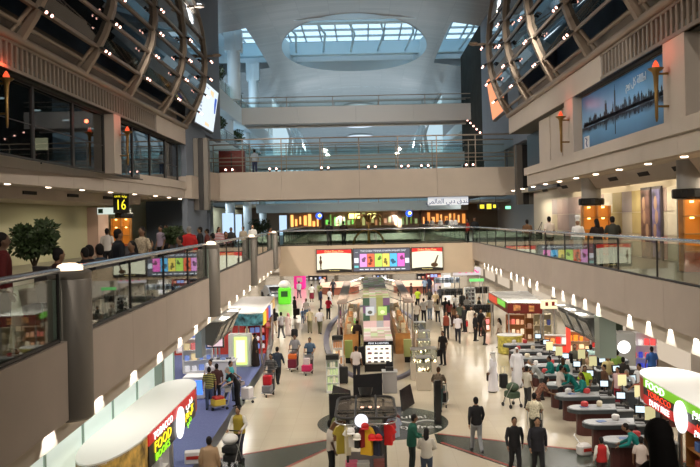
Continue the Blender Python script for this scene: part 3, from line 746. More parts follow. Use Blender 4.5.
# far ribs of the next curved glass walls
def far_ribs(x, sgn, label):
    t = thing('window_wall', label, 'window wall', (x, 100, 14), 0, 'far window walls')
    for y in range(92, 140, 6):
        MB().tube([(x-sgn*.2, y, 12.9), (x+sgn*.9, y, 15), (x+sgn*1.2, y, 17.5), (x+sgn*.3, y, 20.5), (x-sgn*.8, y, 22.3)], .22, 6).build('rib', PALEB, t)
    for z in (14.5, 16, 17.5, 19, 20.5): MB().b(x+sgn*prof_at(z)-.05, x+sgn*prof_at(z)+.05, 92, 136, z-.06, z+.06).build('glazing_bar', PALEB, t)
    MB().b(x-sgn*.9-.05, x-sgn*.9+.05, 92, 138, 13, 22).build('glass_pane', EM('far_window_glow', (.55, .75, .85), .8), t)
far_ribs(-9.6, 1, 'pale curved window wall far down the left side'); far_ribs(8.6, -1, 'pale curved window wall far down the right side')
struct(MB().b(-17, 17, 150, 151, 9.5, 14.5).build('trim_19', M('bluish_bridge_panel', (.36, .44, .50), .55)))

struct(MB().b(-12.2, -10.02, 44.2, 44.3, 8.95, 10.2).build('trim_31', CREAM)); struct(MB().b(-10.02, -9.7, 44.2, 46.0, 8.95, 10.25).build('trim_32', UBM))
struct(MB().b(-9.98, -9.4, 46.6, 51, 8.95, 10.7).build('trim_33', UBM))
# =================== GALLERY DETAILS, RIGHT ===================
m = MB(); r_ = random.Random(5)
struct(MB().b(10.7, 10.9, 8, 49, F1, 9.0).build('wall_gallery_right', WARMW))
t = thing('mural_wall', 'patchwork of pastel square wall panels behind the right gallery', 'wall panels', (10.65, 28, F1))
pal = [(.50, .43, .30), (.48, .28, .24), (.52, .46, .36), (.45, .36, .16), (.34, .29, .29), (.46, .33, .30), (.55, .50, .40), (.38, .28, .25)]
mats = [M('mural_tone_%s' % 'abcdefgh'[i], c, .5, noise=.1, scale=1.5) for i, c in enumerate(pal)]
ms = MB(); y = 19.
while y < 43:
    for k in range(3): ms.cur = r_.randrange(8); ms.b(10.62, 10.7, y, y+1.16, F1+.05+k*.85, F1+.05+k*.85+.83)
    y += 1.19
ms.build('panels', mats, t)
for (y0, y1, c, l) in ((28.6, 29.6, (.13, .07, .06), 'tall narrow dark brown picture panel on the right gallery wall'), (27.6, 28.45, (.10, .09, .20), 'tall dark purple picture panel right of the brown one on the gallery wall')):
    t = thing('picture_panel', l, 'picture', (10.55, (y0+y1)/2, F1), 0, 'tall picture panels')
    MB().b(10.52, 10.6, y0, y1, F1, 8.5).build('frame', M('picture_frame', (.06, .05, .06), .5), t)
    MB().b(10.50, 10.52, y0+.06, y1-.06, F1+.1, 8.4).build('picture', M('picture_%d' % round(c[2]*100), c, .4, noise=.9, scale=2.2), t)
    mm = MB(); 
    for k in range(4): mm.ball((10.5, (y0+y1)/2+r_.uniform(-.2, .2), 6.4+k*.5), (.008, .16, .26))
    mm.build('figure', M('picture_skin_tone', (.35, .22, .14), .5), t)
# vents in the sloping beams, downlights, cove strips
def place_row(first, pts, mk, label, cat, group):
    rec = None
    for p in pts:
        if rec is None:
            o = mk(); o.location = p; tag(o, label, cat, group); rec = remember(o)
        else: dup(rec, p)
def vent_r():
    m = MB().ext([(-.03, -.45, .0), (.02, -.45, -.075), (.03, -.45, -.07), (-.02, -.45, .01)], (0, .9, 0)); m.ext([(-.02, -.45, .03), (.05, -.45, -.06), (.06, -.45, -.055), (-.01, -.45, .035)], (0, .9, 0))
    return m.build('vent_slot', BLACKM)
place_row(0, [(9.43, y, 8.86) for y in (20.2, 23.2, 26.2, 29.4, 32.8, 36.5, 40.5)], lambda: MB().box((0, 0, 0), (.03, 1.0, .16), ry=-.58).build('air_vent', BLACKM), 'black air vent slot in the sloping ceiling beam of the right gallery', 'vent', 'air vents of the right gallery')
place_row(0, [(8.75, y, 9.03) for y in (18.5, 21.2, 23.9, 26.6, 29.3, 32, 34.7, 37.4, 40.1, 42.8, 45.5)], lambda: MB().lathe([(.10, .02), (.10, 0), (.08, -.01), (.01, -.012)], (0, 0, 0), 12).build('downlight', EM('downlight_glow', (1, .75, .55), 9)), 'small round downlight in the gallery ceiling at right', 'downlight', 'downlights of the right gallery')
place_row(0, [(10.45, y, 8.72) for y in (21, 25.2, 29.4, 33.6, 37.8)], lambda: MB().b(-.06, .06, -1.9, 1.9, -.03, .03).build('cove_lamp', STRIP), 'long warm cove light above the pastel wall of the right gallery', 'cove light', 'cove lights of the right gallery')
place_row(0, [(pl_x(y)-1.56, y, 8.80) for y in (22.5, 26, 29.5, 33, 36.5)], lambda: MB().box((0, 0, 0), (.06, .95, .13), rz=-.09).build('air_vent', BLACKM), 'black air vent slot in the ceiling beam of the left gallery', 'vent', 'air vents of the left gallery')
place_row(0, [(pl_x(y)-.8, y, 8.98) for y in (21, 23.8, 26.6, 29.4, 32.2, 35, 37.8, 40.6, 43.4, 46)], lambda: MB().lathe([(.10, .02), (.10, 0), (.08, -.01), (.01, -.012)], (0, 0, 0), 12).build('downlight', EM('downlight_glow', (1, .75, .55), 9)), 'small round downlight in the gallery ceiling at left', 'downlight', 'downlights of the left gallery')
# round columns wrapped by orange display shelves
AMBER = EM('amber_back_glow', (1, .30, .02), .22, (.42, .16, .03)); AMBERL = EM('amber_lamp', (1, .62, .18), 6)
def display_column(x, y, label, r=.5):
    struct(MB().cyl((x, y, F1), (x, y, 9.05), r*.8, n=20).build('column_%d' % (20+int(y)), M('column_grey', (.30, .29, .28), .5), smooth=True))
    t = thing('display_shelf', label, 'display shelf', (x, y, F1), 0, 'orange display shelves round columns')
    MB().lathe([(r*1.0, 2.08), (r*1.05, 2.12), (r*1.05, 2.32), (r*1.0, 2.36), (r*.85, 2.36), (r*.85, 2.08)], (x, y, F1), 20).build('top_ring', BLACK, t)
    hw = r*1.15
    m = MB().b(x-hw, x+hw, y-r*.98, y-r*.9, F1+.02, F1+2.04); m.build('back_panel', AMBER, t)
    m = MB()
    for xx in (x-hw, x, x+hw-.05): m.b(xx, xx+.05, y-r*1.5, y-r, F1+.02, F1+2.04)
    m.build('upright', WOOD, t)
    for z in (.55, 1.05, 1.55): MB().b(x-hw, x+hw, y-r*1.5, y-r, F1+z, F1+z+.04).build('shelf', WOOD, t)
    for xx in (x-hw*.5, x+hw*.5):
        for z in (1.95, 1.5): MB().cyl((xx, y-r*1.2, F1+z), (xx, y-r*1.2, F1+z+.06), .06, n=8).build('shelf_lamp', AMBERL, t)
    MB().b(x-hw, x+hw, y-r*1.6, y-r*1.5, F1+.02, F1+.55).build('base_panel', M('red_brown_base', (.35, .06, .02), .4), t)
display_column(9.5, 32.5, 'orange glowing display shelf round the column behind the chef in white'); display_column(9.55, 22.6, 'orange glowing display shelf round the column at the right picture edge', .55)
display_column(-14.0, 45.6, 'orange glowing display shelf behind the man in a white shirt at left')
# hanging signs
GLY = EM('sign_yellow', (1, .82, .03), 1.3)
def gate_sign(loc, s, label, ch='16'):
    t = thing('hanging_sign', label, 'sign', loc, 0, 'black hanging signs')
    x, y, z = loc
    MB().b(x-.42*s, x+.42*s, y-.06, y+.06, z, z+1.02*s).build('casing', BLACK, t)
    MB().cyl((x, y, z+1.0*s), (x, y, z+1.4*s), .02, n=6).build('rod', DKMET, t)
    text(ch, .78*s, GLY, t, (x, y-.07, z+.42*s), (1, 0, 0), sx=.75)
    text('GATE', .13*s, GLY, t, (x-.19*s, y-.07, z+.89*s), (1, 0, 0), sx=1.05); text(arabic('بوابة'), .16*s, GLY, t, (x+.2*s, y-.07, z+.89*s), (1, 0, 0), sx=1.05)
p = at(121.5, 213, 36.0); gate_sign((p.x, 36.0, p.z), .85, 'black hanging gate sign with yellow 16')
p = at(488, 210, 60); t = thing('hanging_sign', 'small black sign with yellow symbols hanging right of the white one', 'sign', p, 0, 'black hanging signs')
MB().b(p.x-.8, p.x+.8, 59.95, 60.05, p.z, p.z+.55).build('casing', BLACK, t); MB().b(p.x-.62, p.x-.3, 59.93, 59.95, p.z+.12, p.z+.42).b(p.x-.1, p.x+.25, 59.93, 59.95, p.z+.08, p.z+.46).b(p.x+.4, p.x+.6, 59.93, 59.95, p.z+.15, p.z+.4).build('symbol', GLY, t)
for xx in (-.6, .6): MB().cyl((p.x+xx, 60, p.z+.55), (p.x+xx, 60, 9.1), .02, n=5).build('rod', DKMET, t)
a, b = at(428, 205.5, 51.6), at(468, 191.5, 51.6)
t = thing('hanging_sign', 'white hanging sign with dark blue Arabic lettering under the beige bridge', 'sign', ((a.x+b.x)/2, 51.6, a.z), 0)
MB().b(a.x, b.x, 51.55, 51.65, a.z, 8.93).build('panel', EM('white_sign_face', (.75, .80, .88), .55, (.6, .6, .6)), t)
text(arabic('فندق دبي العالمي'), .44, M('sign_navy', (.02, .03, .16), .5), t, ((a.x+b.x)/2, 51.53, (a.z+8.93)/2-.02), (1, 0, 0), sx=.95)
for px, py, Y, l in ((198, 216.5, 53.7, 'small green exit sign on the wall at left beyond the pink pillar'), (508, 207.5, 60, 'small green exit sign at right under the beige bridge')):
    p = at(px, py, Y); t = thing('exit_sign', l, 'sign', p, 0, 'green exit signs')
    MB().b(p.x-.22, p.x+.22, Y-.03, Y+.03, p.z-.13, p.z+.13).build('casing', DKMET, t); MB().b(p.x-.2, p.x+.2, Y-.04, Y-.03, p.z-.11, p.z+.11).build('lit_face', EM('exit_green', (.25, 1, .5), 1.6), t)
p = at(108, 211, 41.7); t = thing('light_box', 'small white lit box sign above the orange shelf at left', 'sign', p, 0); MB().b(p.x-.55, p.x+.35, 41.65, 41.75, p.z-.18, p.z+.18).build('box', EM('pale_sign', (.75, .85, .75), .8), t); MB().cyl((p.x-.1, 41.7, p.z+.18), (p.x-.1, 41.7, 9.0), .02, n=6).build('rod', DKMET, t); MB().b(p.x-.5, p.x-.25, 41.63, 41.65, p.z-.12, p.z+.12).build('symbol', M('dark_green', (.03, .12, .05), .5), t)
# red door on the second floor beyond the beige bridge; wall panels right of the beige bridge
p = at(231, 176, 55.3); t = thing('red_cabinet', 'red cabinet standing behind the left end of the beige bridge railing', 'cabinet', (p.x, 56, 9.3), 0)
MB().b(p.x-.9, p.x+.9, 55.6, 56.3, 9.3, 12.65).build('body', M('dark_red_paint', (.30, .03, .02), .5), t); MB().b(p.x-.03, p.x+.03, 55.57, 55.6, 9.4, 12.5).build('door_gap', BLACKM, t)
struct(MB().b(-15, -9.2, 54.5, 60, 9.1, 9.3).build('floor_bridge_end', M('gallery_floor', (.38, .33, .27), .35)))
# potted trees and plants
LEAF = M('leaf_green', (.035, .06, .018), .6, noise=.5, scale=9)
def crown(c, r, n, seed, ls=.10):
    """leaves on irregular clumps"""
    rr = random.Random(seed); m = MB(); cl = []
    for q in range(11):
        a = q*2.4; e = rr.uniform(-.75, .9); d = .62*math.sqrt(1-e*e*.7)
        cl.append((Vector((d*math.cos(a), d*math.sin(a), e*.66)), rr.uniform(.30, .52)))
    cl.append((Vector((0, 0, .1)), .6))
    for i in range(n):
        o, q = cl[rr.randrange(len(cl))]
        while True:
            v = Vector((rr.uniform(-1, 1), rr.uniform(-1, 1), rr.uniform(-1, 1)))
            if .3 < v.length < 1: break
        w_ = o+v*q; p = Vector(c) + Vector((w_.x*r[0], w_.y*r[1], w_.z*r[2]))
        d = (v.normalized()+Vector((rr.uniform(-.8, .8), rr.uniform(-.8, .8), rr.uniform(-.9, .4)))).normalized()
        u = d.orthogonal().normalized(); L = ls*rr.uniform(.6, 1.4)
        m.add([p, p+d*L*.5+u*L*.26, p+d*L, p+d*L*.5-u*L*.26], [(0, 1, 2, 3)])
    return m
def potted(label, x, y, h, r, z=F1, n=1100, pot=.28, seed=1, ls=.12, group='potted trees on the galleries'):
    t = thing('potted_tree', label, 'potted tree', (x, y, z), 0, group)
    MB().lathe([(pot*.75, 0), (pot, .45), (pot*1.05, .48), (pot*.9, .5)], (x, y, z), 16).build('pot', M('brown_pot', (.10, .05, .03), .5), t, smooth=True)
    m = MB().tube([(x, y, z+.3), (x+.03, y, z+h*.4), (x-.02, y, z+h*.65)], [.035, .03, .02], 7)
    for k in range(6): a = k*1.05; m.tube([(x, y, z+h*.45), (x+r*.5*math.cos(a), y+r*.5*math.sin(a), z+h*.72)], [.02, .008], 5)
    m.build('trunk', M('bark', (.10, .07, .045), .8), t)
    crown((x, y, z+h*.72), (r, r, r*.85), n, seed, ls).build('foliage', LEAF, t)
p = at(34, 240, 14.6); potted('large leafy tree in a pot at far left before the cream wall', p.x, 14.6, 1.95, .44, n=2400, seed=4, ls=.09)
p = at(174, 236, 30); potted('round bushy potted tree on the left gallery beside the people seated in red', p.x, 30, 1.74, .42, n=1500, seed=9)
p = at(260, 226, 62); potted('small potted tree far along the left gallery', p.x, 62, 2.0, .8, n=600, seed=12, ls=.2)
for i, (px, py, Y, z) in enumerate(((226, 92, 61, 17.95), (243, 104, 69.5, 17.95), (238, 152, 61.5, 14.0), (256, 155, 70, 14.0))):
    p = at(px, py, Y); x = min(p.x, -11.35)
    potted(['bushy plant on the highest left side floor, nearer one', 'bushy plant on the highest left side floor beside the high bridge', 'bushy plant on the middle left side floor, nearer one', 'bushy plant on the middle left side floor, farther one'][i], x, Y, 1.7, .7, z, 500, .3, 20+i, .22, 'plants on the upper side floors')
# far shops of the first floor seen under the beige bridge
struct(MB().b(-17, 17, 90, 112, 5.4, F1).build('floor_gallery_far', M('gallery_floor', (.38, .33, .27), .35)))
struct(MB().b(-17, 17, 99, 99.2, F1, 9.6).build('wall_shops_upper', M('dark_shop_wall', (.20, .15, .10), .6)))
struct(MB().b(-17, 17, 89.8, 90, 5.2, 5.95).build('trim_20', TAUPE))
struct(MB().b(-17, 17, 90, 112, 9.3, 9.6).build('ceiling_shops_upper', WARMW))
sh = [(-9.4, -5.4, (1, .42, .12), 'orange lit shop far behind at left below the beige bridge', 1.3), (-5.0, -.9, (.25, .8, .12), 'green lit shop far behind beside the orange one', .8),
      (-.4, 4.2, (.9, .55, .2), 'dim amber shop with bright yellow signs far behind', .45), (4.6, 7.0, (.35, .6, .2), 'narrow greenish shop far behind right of the yellow signs', .5), (7.3, 13, (1, .45, .1), 'orange lit shop far behind at right', 1.2)]
for i, (x0, x1, c, l, s_) in enumerate(sh):
    t = thing('shop', l, 'shop', ((x0+x1)/2, 98, F1), 0, 'far shop fronts of the first floor')
    MB().b(x0, x1, 98.6, 98.95, F1, 8.9).build('back_wall', M('dim_shop_back', (.20, .12, .07), .6), t)
    MB().b(x0, x1, 96.8, 97.0, 8.5, 9.2).build('fascia', M('shop_fascia', (.45, .36, .28), .5), t)
    rr = random.Random(i)
    for k in range(int((x1-x0)/.55)):
        x = x0+.2+k*.55; h = rr.uniform(.5, 1.5)
        MB().b(x, x+rr.uniform(.12, .38), 98.3, 98.6, 6.6+rr.uniform(0, .6), 7.0+h).build('lit_shelf', EM('shop_glow_%d_%d' % (i, k % 2), tuple(min(1, v*rr.uniform(.6, 1.2)) for v in c), s_*rr.uniform(.7, 1.8)), t)
    MB().b(x0+.1, x1-.1, 96.9, 97.6, F1, F1+1.0).build('counter', M('shop_counter', (.30, .22, .16), .5), t)
for px, py, c, l, s_ in ((319, 216, (1, .85, .1), 'round blue and yellow emblem sign far left among the shops', 1), (409, 213.5, (1, .85, .1), 'round blue and yellow emblem sign far right among the shops', 1)):
    p = at(px, py, 96.5); t = thing('emblem_sign', l, 'sign', p, 0, 'round emblem signs')
    MB().cyl((p.x, 96.45, p.z), (p.x, 96.6, p.z), .42, n=20).build('disc', EM('emblem_blue', (.03, .12, .9), 1.5), t); MB().ball((p.x+.1, 96.42, p.z+.05), (.22, .03, .22), 10, 6).build('sun', EM('emblem_yellow', (1, .85, .1), 2), t)
for px, l in ((355, 'bright yellow square shop sign left of the heart shaped one'), (372, 'bright yellow heart shaped shop sign')):
    p = at(px, 216, 96.5); t = thing('shop_sign', l, 'sign', p, 0, 'bright yellow signs')
    m = MB()
    if px == 355: m.b(p.x-.75, p.x-.1, 96.4, 96.5, p.z-.3, p.z+.3).b(p.x, p.x+.6, 96.4, 96.5, p.z-.3, p.z+.3)
    else: m.ext([(p.x+.75*a, 96.4, p.z+.5*b) for a, b in ((0, -.7), (.6, 0), (.75, .4), (.5, .7), (.2, .65), (0, .35), (-.2, .65), (-.5, .7), (-.75, .4), (-.6, 0))], (0, .1, 0))
    m.build('panel', EM('bright_yellow', (1, .9, .25), 3), t)
# gilded hoop and palm standing on the lower bridge
p = at(369, 247, 50.3); t = thing('golden_palm', 'golden palm sculpture with a hoop on the lower bridge behind its railing', 'sculpture', (p.x, 50.3, F1))
MB().lathe([(.35, 0), (.35, .08), (.12, .12), (.10, .6), (.08, 1.55)], (p.x, 50.3, F1), 12).build('trunk', GOLD, t, smooth=True)
MB().tube([(p.x+1.0*math.cos(PI*k/14), 50.3, F1+.03+1.0*math.sin(PI*k/14)) for k in range(15)], .07, 6).build('hoop', GOLD, t, smooth=True)
for k in range(9):
    a = k*2*PI/9; MB().tube([(p.x, 50.3, F1+1.5), (p.x+.35*math.cos(a), 50.3+.35*math.sin(a), F1+2.0), (p.x+.75*math.cos(a), 50.3+.75*math.sin(a), F1+1.95), (p.x+1.0*math.cos(a), 50.3+1.0*math.sin(a), F1+1.5)], [.05, .08, .06, .015], 5).build('frond', GOLD, t)
# pale doorways along the left gallery beyond the beige bridge
for i, (px, Y) in enumerate(((228, 63), (237, 74), (283, 96))):
    p = at(px, 222, Y); w_ = .45
    struct(MB().b(p.x-w_, p.x+w_, Y, Y+.1, F1, 8.3).build('door_%d' % (i+2), EM('lit_doorway', (.55, .75, 1), 1.0)))
# small lit panel inside the dark windows of the left upper floor
p = at(41, 144, 26); t = thing('monitor', 'small bright monitor behind the dark windows of the left upper floor', 'monitor', (p.x-.0, 26, 9.6), 0)
MB().b(p.x-.22, p.x+.22, 25.98, 26.05, p.z-.2, p.z+.2).build('screen', EM('monitor_yellow', (1, .7, .35), 1.6), t); MB().cyl((p.x, 26, 9.6), (p.x, 26, p.z-.2), .03, n=6).build('stand', DKMET, t)
place_row(0, [(-12.5, 18+k*3.0, 11.98) for k in range(8)], lambda: MB().lathe([(.16, .02), (.16, 0), (.1, -.015)], (0, 0, 0), 10).build('ceiling_lamp', EM('dim_lamp', (1, .95, .8), 2)), 'small ceiling lamp seen through the dark windows of the left upper floor', 'ceiling lamp', 'ceiling lamps of the left upper room')
# =================== GROUND FLOOR: inlays, carpets ===================
AX = .6
INK = M('green_black_inlay', (.045, .055, .042), .25, spec=.5); REDL = M('red_inlay_line', (.30, .045, .03), .3)
struct(MB().lathe([(2.42, 0), (2.42, .006)], (.55, 28.9, 0), 64).build('floor_inlay_1', INK))
struct(MB().prism([(2.3, 27.2), (11, 22.7), (11, 20.5), (6.2, 20.5), (2.3, 26.1)], 0, .005).build('floor_inlay_2', INK))
struct(MB().prism([(-1.2, 26.9), (-1.2, 25.9), (-4.6, 20.5), (-8.5, 20.5), (-8.5, 22.8)][::-1], 0, .005).build('floor_inlay_3', INK))
m = MB()
def strip(a, b, w_): m.wall(a, b, w_, .001, .008)
strip((2.4, 27.15), (11, 22.75), .11); strip((2.4, 26.1), (6.2, 20.6), .11); strip((-1.25, 26.85), (-8.5, 22.85), .11); strip((-1.25, 25.95), (-4.6, 20.6), .11)
struct(m.build('trim_21', REDL))
lo = thing('floor_logo', 'white swirling lettering logo inlaid in the black round floor panel', 'logo', (1.4, 28.6, .006))
WL = M('logo_white', (.6, .6, .58), .5)
text('Dubai', .62, WL, lo, (1.5, 29.55, .012), (1, 0, 0), (0, 1, 0), .002); text('duty free', .58, WL, lo, (1.6, 28.1, .012), (1, 0, 0), (0, 1, 0), .002)
m = MB(); m.tube([(.7+k*.15, 28.85+.16*math.sin(k*.8), .014) for k in range(14)], .03, 5); m.build('swirl', WL, lo)
BLUEC = M('blue_carpet_pile', (.14, .165, .33), .9, noise=.15, scale=30, spec=.1)
tag(MB().prism([(-14, 15), (-5.45, 15), (-5.42, 27), (-5.5, 40.5), (-5.75, 44.5), (-14, 44.5)], 0, .012).build('carpet', BLUEC, loc=(-9, 30, 0)), 'blue carpet of the shop area under the left gallery', 'carpet')
tag(MB().prism([(-14, 44.5), (-5.75, 44.5), (-6.1, 48.4), (-7.6, 62), (-14, 62)], 0, .012).build('carpet', M('red_carpet_pile', (.32, .03, .025), .9, spec=.1), loc=(-9, 53, 0)), 'red carpet farther back under the left gallery', 'carpet')
m = MB(); bp = [(-5.45, 15), (-5.42, 27), (-5.5, 40.5), (-5.75, 44.5), (-6.1, 48.4), (-7.6, 62)]
m.prism([(x+.32, y) for x, y in bp] + bp[::-1][:0] + [(x, y) for x, y in reversed(bp)], 0, .014); struct(m.build('trim_22', M('black_floor_band', (.02, .02, .02), .3)))
# oval curb round the middle island
m = MB(); N2 = 80; vs = []; fs = []
for i in range(N2):
    a = 2*PI*i/N2
    for rr, z in ((0, .0), (0, .13), (.34, .13), (.34, 0)): vs.append((AX+(3.0+rr)*math.cos(a), 52.2+(16+rr)*math.sin(a), z))
for i in range(N2):
    j = (i+1) % N2
    for k in range(3): fs.append((4*i+k, 4*j+k, 4*j+k+1, 4*i+k+1))
m.add(vs, fs); struct(m.build('trim_23', M('mauve_curb', (.115, .11, .145), .5), smooth=True))
# =================== generic shop furniture ===================
KINDS_ = ('packet', 'carton', 'jar', 'tin', 'box')
def goods(label, group, pts, size, cols, rz=0., seed=0, glow=0.):
    nk = KINDS_[seed % 5]
    """countable goods: one packet copied along pts"""
    rr = random.Random(seed); protos = []
    for i, c in enumerate(cols):
        nm = 'goods_%02d%02d%02d_%d' % (round(c[0]*20), round(c[1]*20), round(c[2]*20), round(glow*10))
        mt = EM(nm, c, glow, c) if glow else M(nm, c, .45)
        protos.append(mt)
    rec = None
    for p in pts:
        s_ = rr.uniform(.75, 1.25)
        if rec is None:
            o = MB().rbox((0, 0, size[2]/2), size, min(size)*.2).build(nk, protos[0], loc=(0, 0, 0), world=False); o.location = p; o.rotation_euler = (0, 0, rz)
            tag(o, label, 'goods', group); rec = remember(o)
            o.material_slots[0].link = 'OBJECT'; o.material_slots[0].material = protos[0]
        else:
            dup(rec, p, rz, scale=(s_, s_, s_), mats={nk: protos[rr.randrange(len(protos))]})
def shelf_unit(label, x, y, w_, d, h, rz=0., body=None, n=3, glabel=None, cols=((.6, .1, .08), (.7, .6, .2), (.1, .2, .5), (.7, .7, .7)), glow=0., back=None, per=4, seed=0, header=None, name='display_stand', cat='display stand', group=None):
    t = thing(name, label, cat, (x, y, 0), rz, group)
    body = body or WHITE; per = min(per, 4)
    if glabel and len(glabel.split()) > 15: glabel = ' '.join(glabel.split()[:15])
    bl = lambda m, nm, mt: m.build(nm, mt, t, world=False)
    bl(MB().b(-w_/2, w_/2, d/2-.04, d/2, .1, h), 'back_panel', back or body)
    bl(MB().b(-w_/2, -w_/2+.04, -d/2, d/2-.04, 0, h), 'side_panel', body); bl(MB().b(w_/2-.04, w_/2, -d/2, d/2-.04, 0, h), 'side_panel', body)
    bl(MB().b(-w_/2+.04, w_/2-.04, -d/2, d/2-.04, 0, .1), 'plinth', body)
    pts = []; R = Matrix.Rotation(rz, 3, 'Z'); gs = min(.7*(w_-.1)/per, .28)
    for k in range(n):
        z = .1+(h-.1)*(k+.0)/n
        if k: bl(MB().b(-w_/2+.04, w_/2-.04, -d/2+.02, d/2-.04, z-.03, z), 'shelf', body)
        for q in range(per):
            v = R @ Vector((-w_/2+.04+(w_-.08)*(q+.5)/per, -d*.12, 0)); pts.append((x+v.x, y+v.y, z))
    if header: bl(MB().b(-w_/2, w_/2, -d/2-.02, d/2, h, h+header[1]), 'header', header[0])
    else: bl(MB().b(-w_/2, w_/2, -d/2, d/2, h-.03, h), 'top', body)
    if glabel: goods(glabel, glabel.replace('small ', '')[:60], pts, (gs, min(d*.5, .2), min(.26, (h-.1)/n*.6)), cols, rz, seed, glow)
    return t
# =================== MIDDLE ISLAND ===================
PAST = [M('pastel_%s' % n, c, .45) for n, c in (('pink', (.70, .50, .52)), ('white', (.78, .74, .70)), ('green', (.55, .70, .42)), ('grey', (.40, .42, .46)), ('olive', (.32, .34, .12)), ('purple', (.18, .10, .20)), ('dark_green', (.06, .12, .08)), ('tan', (.50, .42, .30)))]
t = thing('shop_island', 'long shop island down the middle of the hall with a patchwork roof', 'shop island', (AX, 50, 0))
MB().b(AX-.68, AX+.68, 38.6, 43, 0, .35).build('plinth', BLACK, t)
MB().b(AX-.68, AX+.68, 38.75, 43, .35, 1.5).build('case_body', M('case_cream', (.7, .65, .55), .5), t)
MB().b(AX-.62, AX+.62, 38.66, 38.74, .45, 1.28).build('lit_back', EM('case_glow', (1, .93, .78), 1.25), t)
MB().b(AX-.72, AX+.72, 38.45, 38.72, 1.32, 1.52).build('header', BLACK, t)
text('PENS & LIGHTERS', .13, EM('lit_white_letters', (.9, .95, 1), 1.1), t, (AX, 38.44, 1.42), (1, 0, 0))
for z in (.62, .86, 1.08): MB().b(AX-.62, AX+.62, 38.48, 38.66, z, z+.015).build('shelf', CGL, t)
for x in (AX-.70, AX+.66): MB().b(x, x+.04, 38.45, 38.75, .0, 1.32).build('upright', BLACK, t)
mm = MB(); rr = random.Random(2)
for j in range(8):
    for i in range(4): mm.cur = rr.choice((0, 0, 1, 1, 2, 7)); mm.b(AX-.72+i*.36, AX-.72+i*.36+.355, 38.5+j*.56, 38.5+j*.56+.555, 1.52, 1.60)
front = [[6, 3, 4, 5], [5, 3, 4, 6], [6, 7, 4, 5], [0, 0, 3, 0]]
for k, row in enumerate(front):
    for i, c in enumerate(row): mm.cur = c; mm.b(AX-.74+i*.37, AX-.74+i*.37+.365, 43.0, 43.1, 3.2-.42*(k+1)+.005, 3.2-.42*k)
for j in range(28):
    for i in range(4): mm.cur = rr.choice((7, 4, 0, 7, 2, 1)); mm.b(AX-.74+i*.37, AX-.74+i*.37+.365, 43.1+j*.56, 43.1+j*.56+.555, 3.14, 3.2)
mm.build('patchwork_roof', PAST, t)
MB().b(AX-.72, AX+.72, 43.1, 58.6, 1.55, 3.14).build('tower_body', M('tower_grey', (.30, .30, .28), .5), t)
for dx, c, c2 in ((-.36, (.7, .72, .7), (.12, .12, .1)), (.33, (.55, .75, .2), (.9, .9, .6))):
    f = MB().b(AX+dx-.24, AX+dx+.24, 42.95, 43, 2.25, 2.72).build('picture', EM('picture_glow_%d' % (dx > 0), c, .9), t)
    MB().ball((AX+dx, 42.94, 2.42), (.13, .02, .1)).build('picture_motif', M('motif_%d' % (dx > 0), c2, .5), f)
for s_ in (-1, 1):
    xa, xb = AX+s_*1.72, AX+s_*2.3
    for j in range(14): MB().b(min(xa, xb), max(xa, xb), 46.2+j*1.2, 46.2+j*1.2+1.17, 2.55, 2.63).build('canopy_panel', M('canopy_tan', (.33, .25, .20), .5), t)
    for y in (46.6, 52, 57, 62.4): MB().cyl((AX+s_*.72, y, 2.9), (xa, y, 2.6), .03, n=6).build('bracket_arm', STEEL, t)
    for y in (46.6, 52, 57, 62.6): MB().cyl((xb-s_*.1, y, 0), (xb-s_*.1, y, 2.55), .05, n=8).build('post', STEEL, t)
for s_, l in ((-1, 'left'), (1, 'right')):
    x0, x1 = sorted((AX+s_*1.05, AX+s_*1.85))
    c = thing('glass_counter', 'long orange wood counter with glass top along the %s side of the shop island' % l, 'counter', ((x0+x1)/2, 51, 0), 0, 'wood counters of the island')
    for j in range(6): MB().b(x0, x1, 43.6+j*2.7, 43.6+j*2.7+2.66, 0, .82).build('body', WOOD, c)
    MB().b(x0+.03, x1-.03, 43.65, 59.7, .82, .86).build('lit_floor', EM('counter_glow', (1, .62, .28), .55), c)
    MB().b(x0-.02, x0+.14, 43.58, 59.8, 1.1, 1.15).build('wood_rail', WOOD, c); MB().b(x1-.14, x1+.02, 43.58, 59.8, 1.1, 1.15).build('wood_rail', WOOD, c); MB().b(x0-.02, x1+.02, 43.54, 43.6, 0, 1.15).build('end_panel', WOOD, c)
    MB().b(x0, x1, 43.6, 43.63, .86, 1.08).b(x0, x0+.02, 43.63, 59.8, .86, 1.08).b(x1-.02, x1, 43.63, 59.8, .86, 1.08).b(x0, x1, 43.6, 59.8, 1.08, 1.1).build('glass_top', CGL, c)
    rr = random.Random(s_+5)
    goods('small boxed gift in the glass top of the %s island counter' % l, 'gifts in the %s island counter' % l, [((x0+x1)/2+rr.uniform(-.28, .28), 44+k*.42, .86) for k in range(36)], (.16, .12, .12), ((.5, .3, .1), (.7, .6, .4), (.12, .08, .06), (.6, .15, .1), (.75, .7, .65)), 0, 3)
    goods('gift box standing on the %s island counter' % l, 'boxes on the %s island counter' % l, [((x0+x1)/2+s_*.15, 46+k*1.6, 1.1) for k in range(8)], (.26, .2, .3), ((.75, .65, .45), (.5, .25, .1), (.15, .1, .08)), 0, 4)
rr = random.Random(11)
goods('dark purse shown on the lit shelves of the case under the pens sign', 'purses in the lit case', [(AX-.45+.3*i+rr.uniform(-.04, .04), 38.57, z) for z in (.45, .64, .88, 1.1) for i in range(4)], (.17, .06, .07), ((.12, .03, .04), (.3, .05, .06), (.06, .05, .05)), 0, 5)
HD = M('black_header', (.02, .02, .02), .4)
def stand_at(px, py, w_, h, label, gl, cols, **k):
    x, y = G(px, py); return shelf_unit(label, x, y+.2, w_, .42, h, glabel=gl, cols=cols, **k)
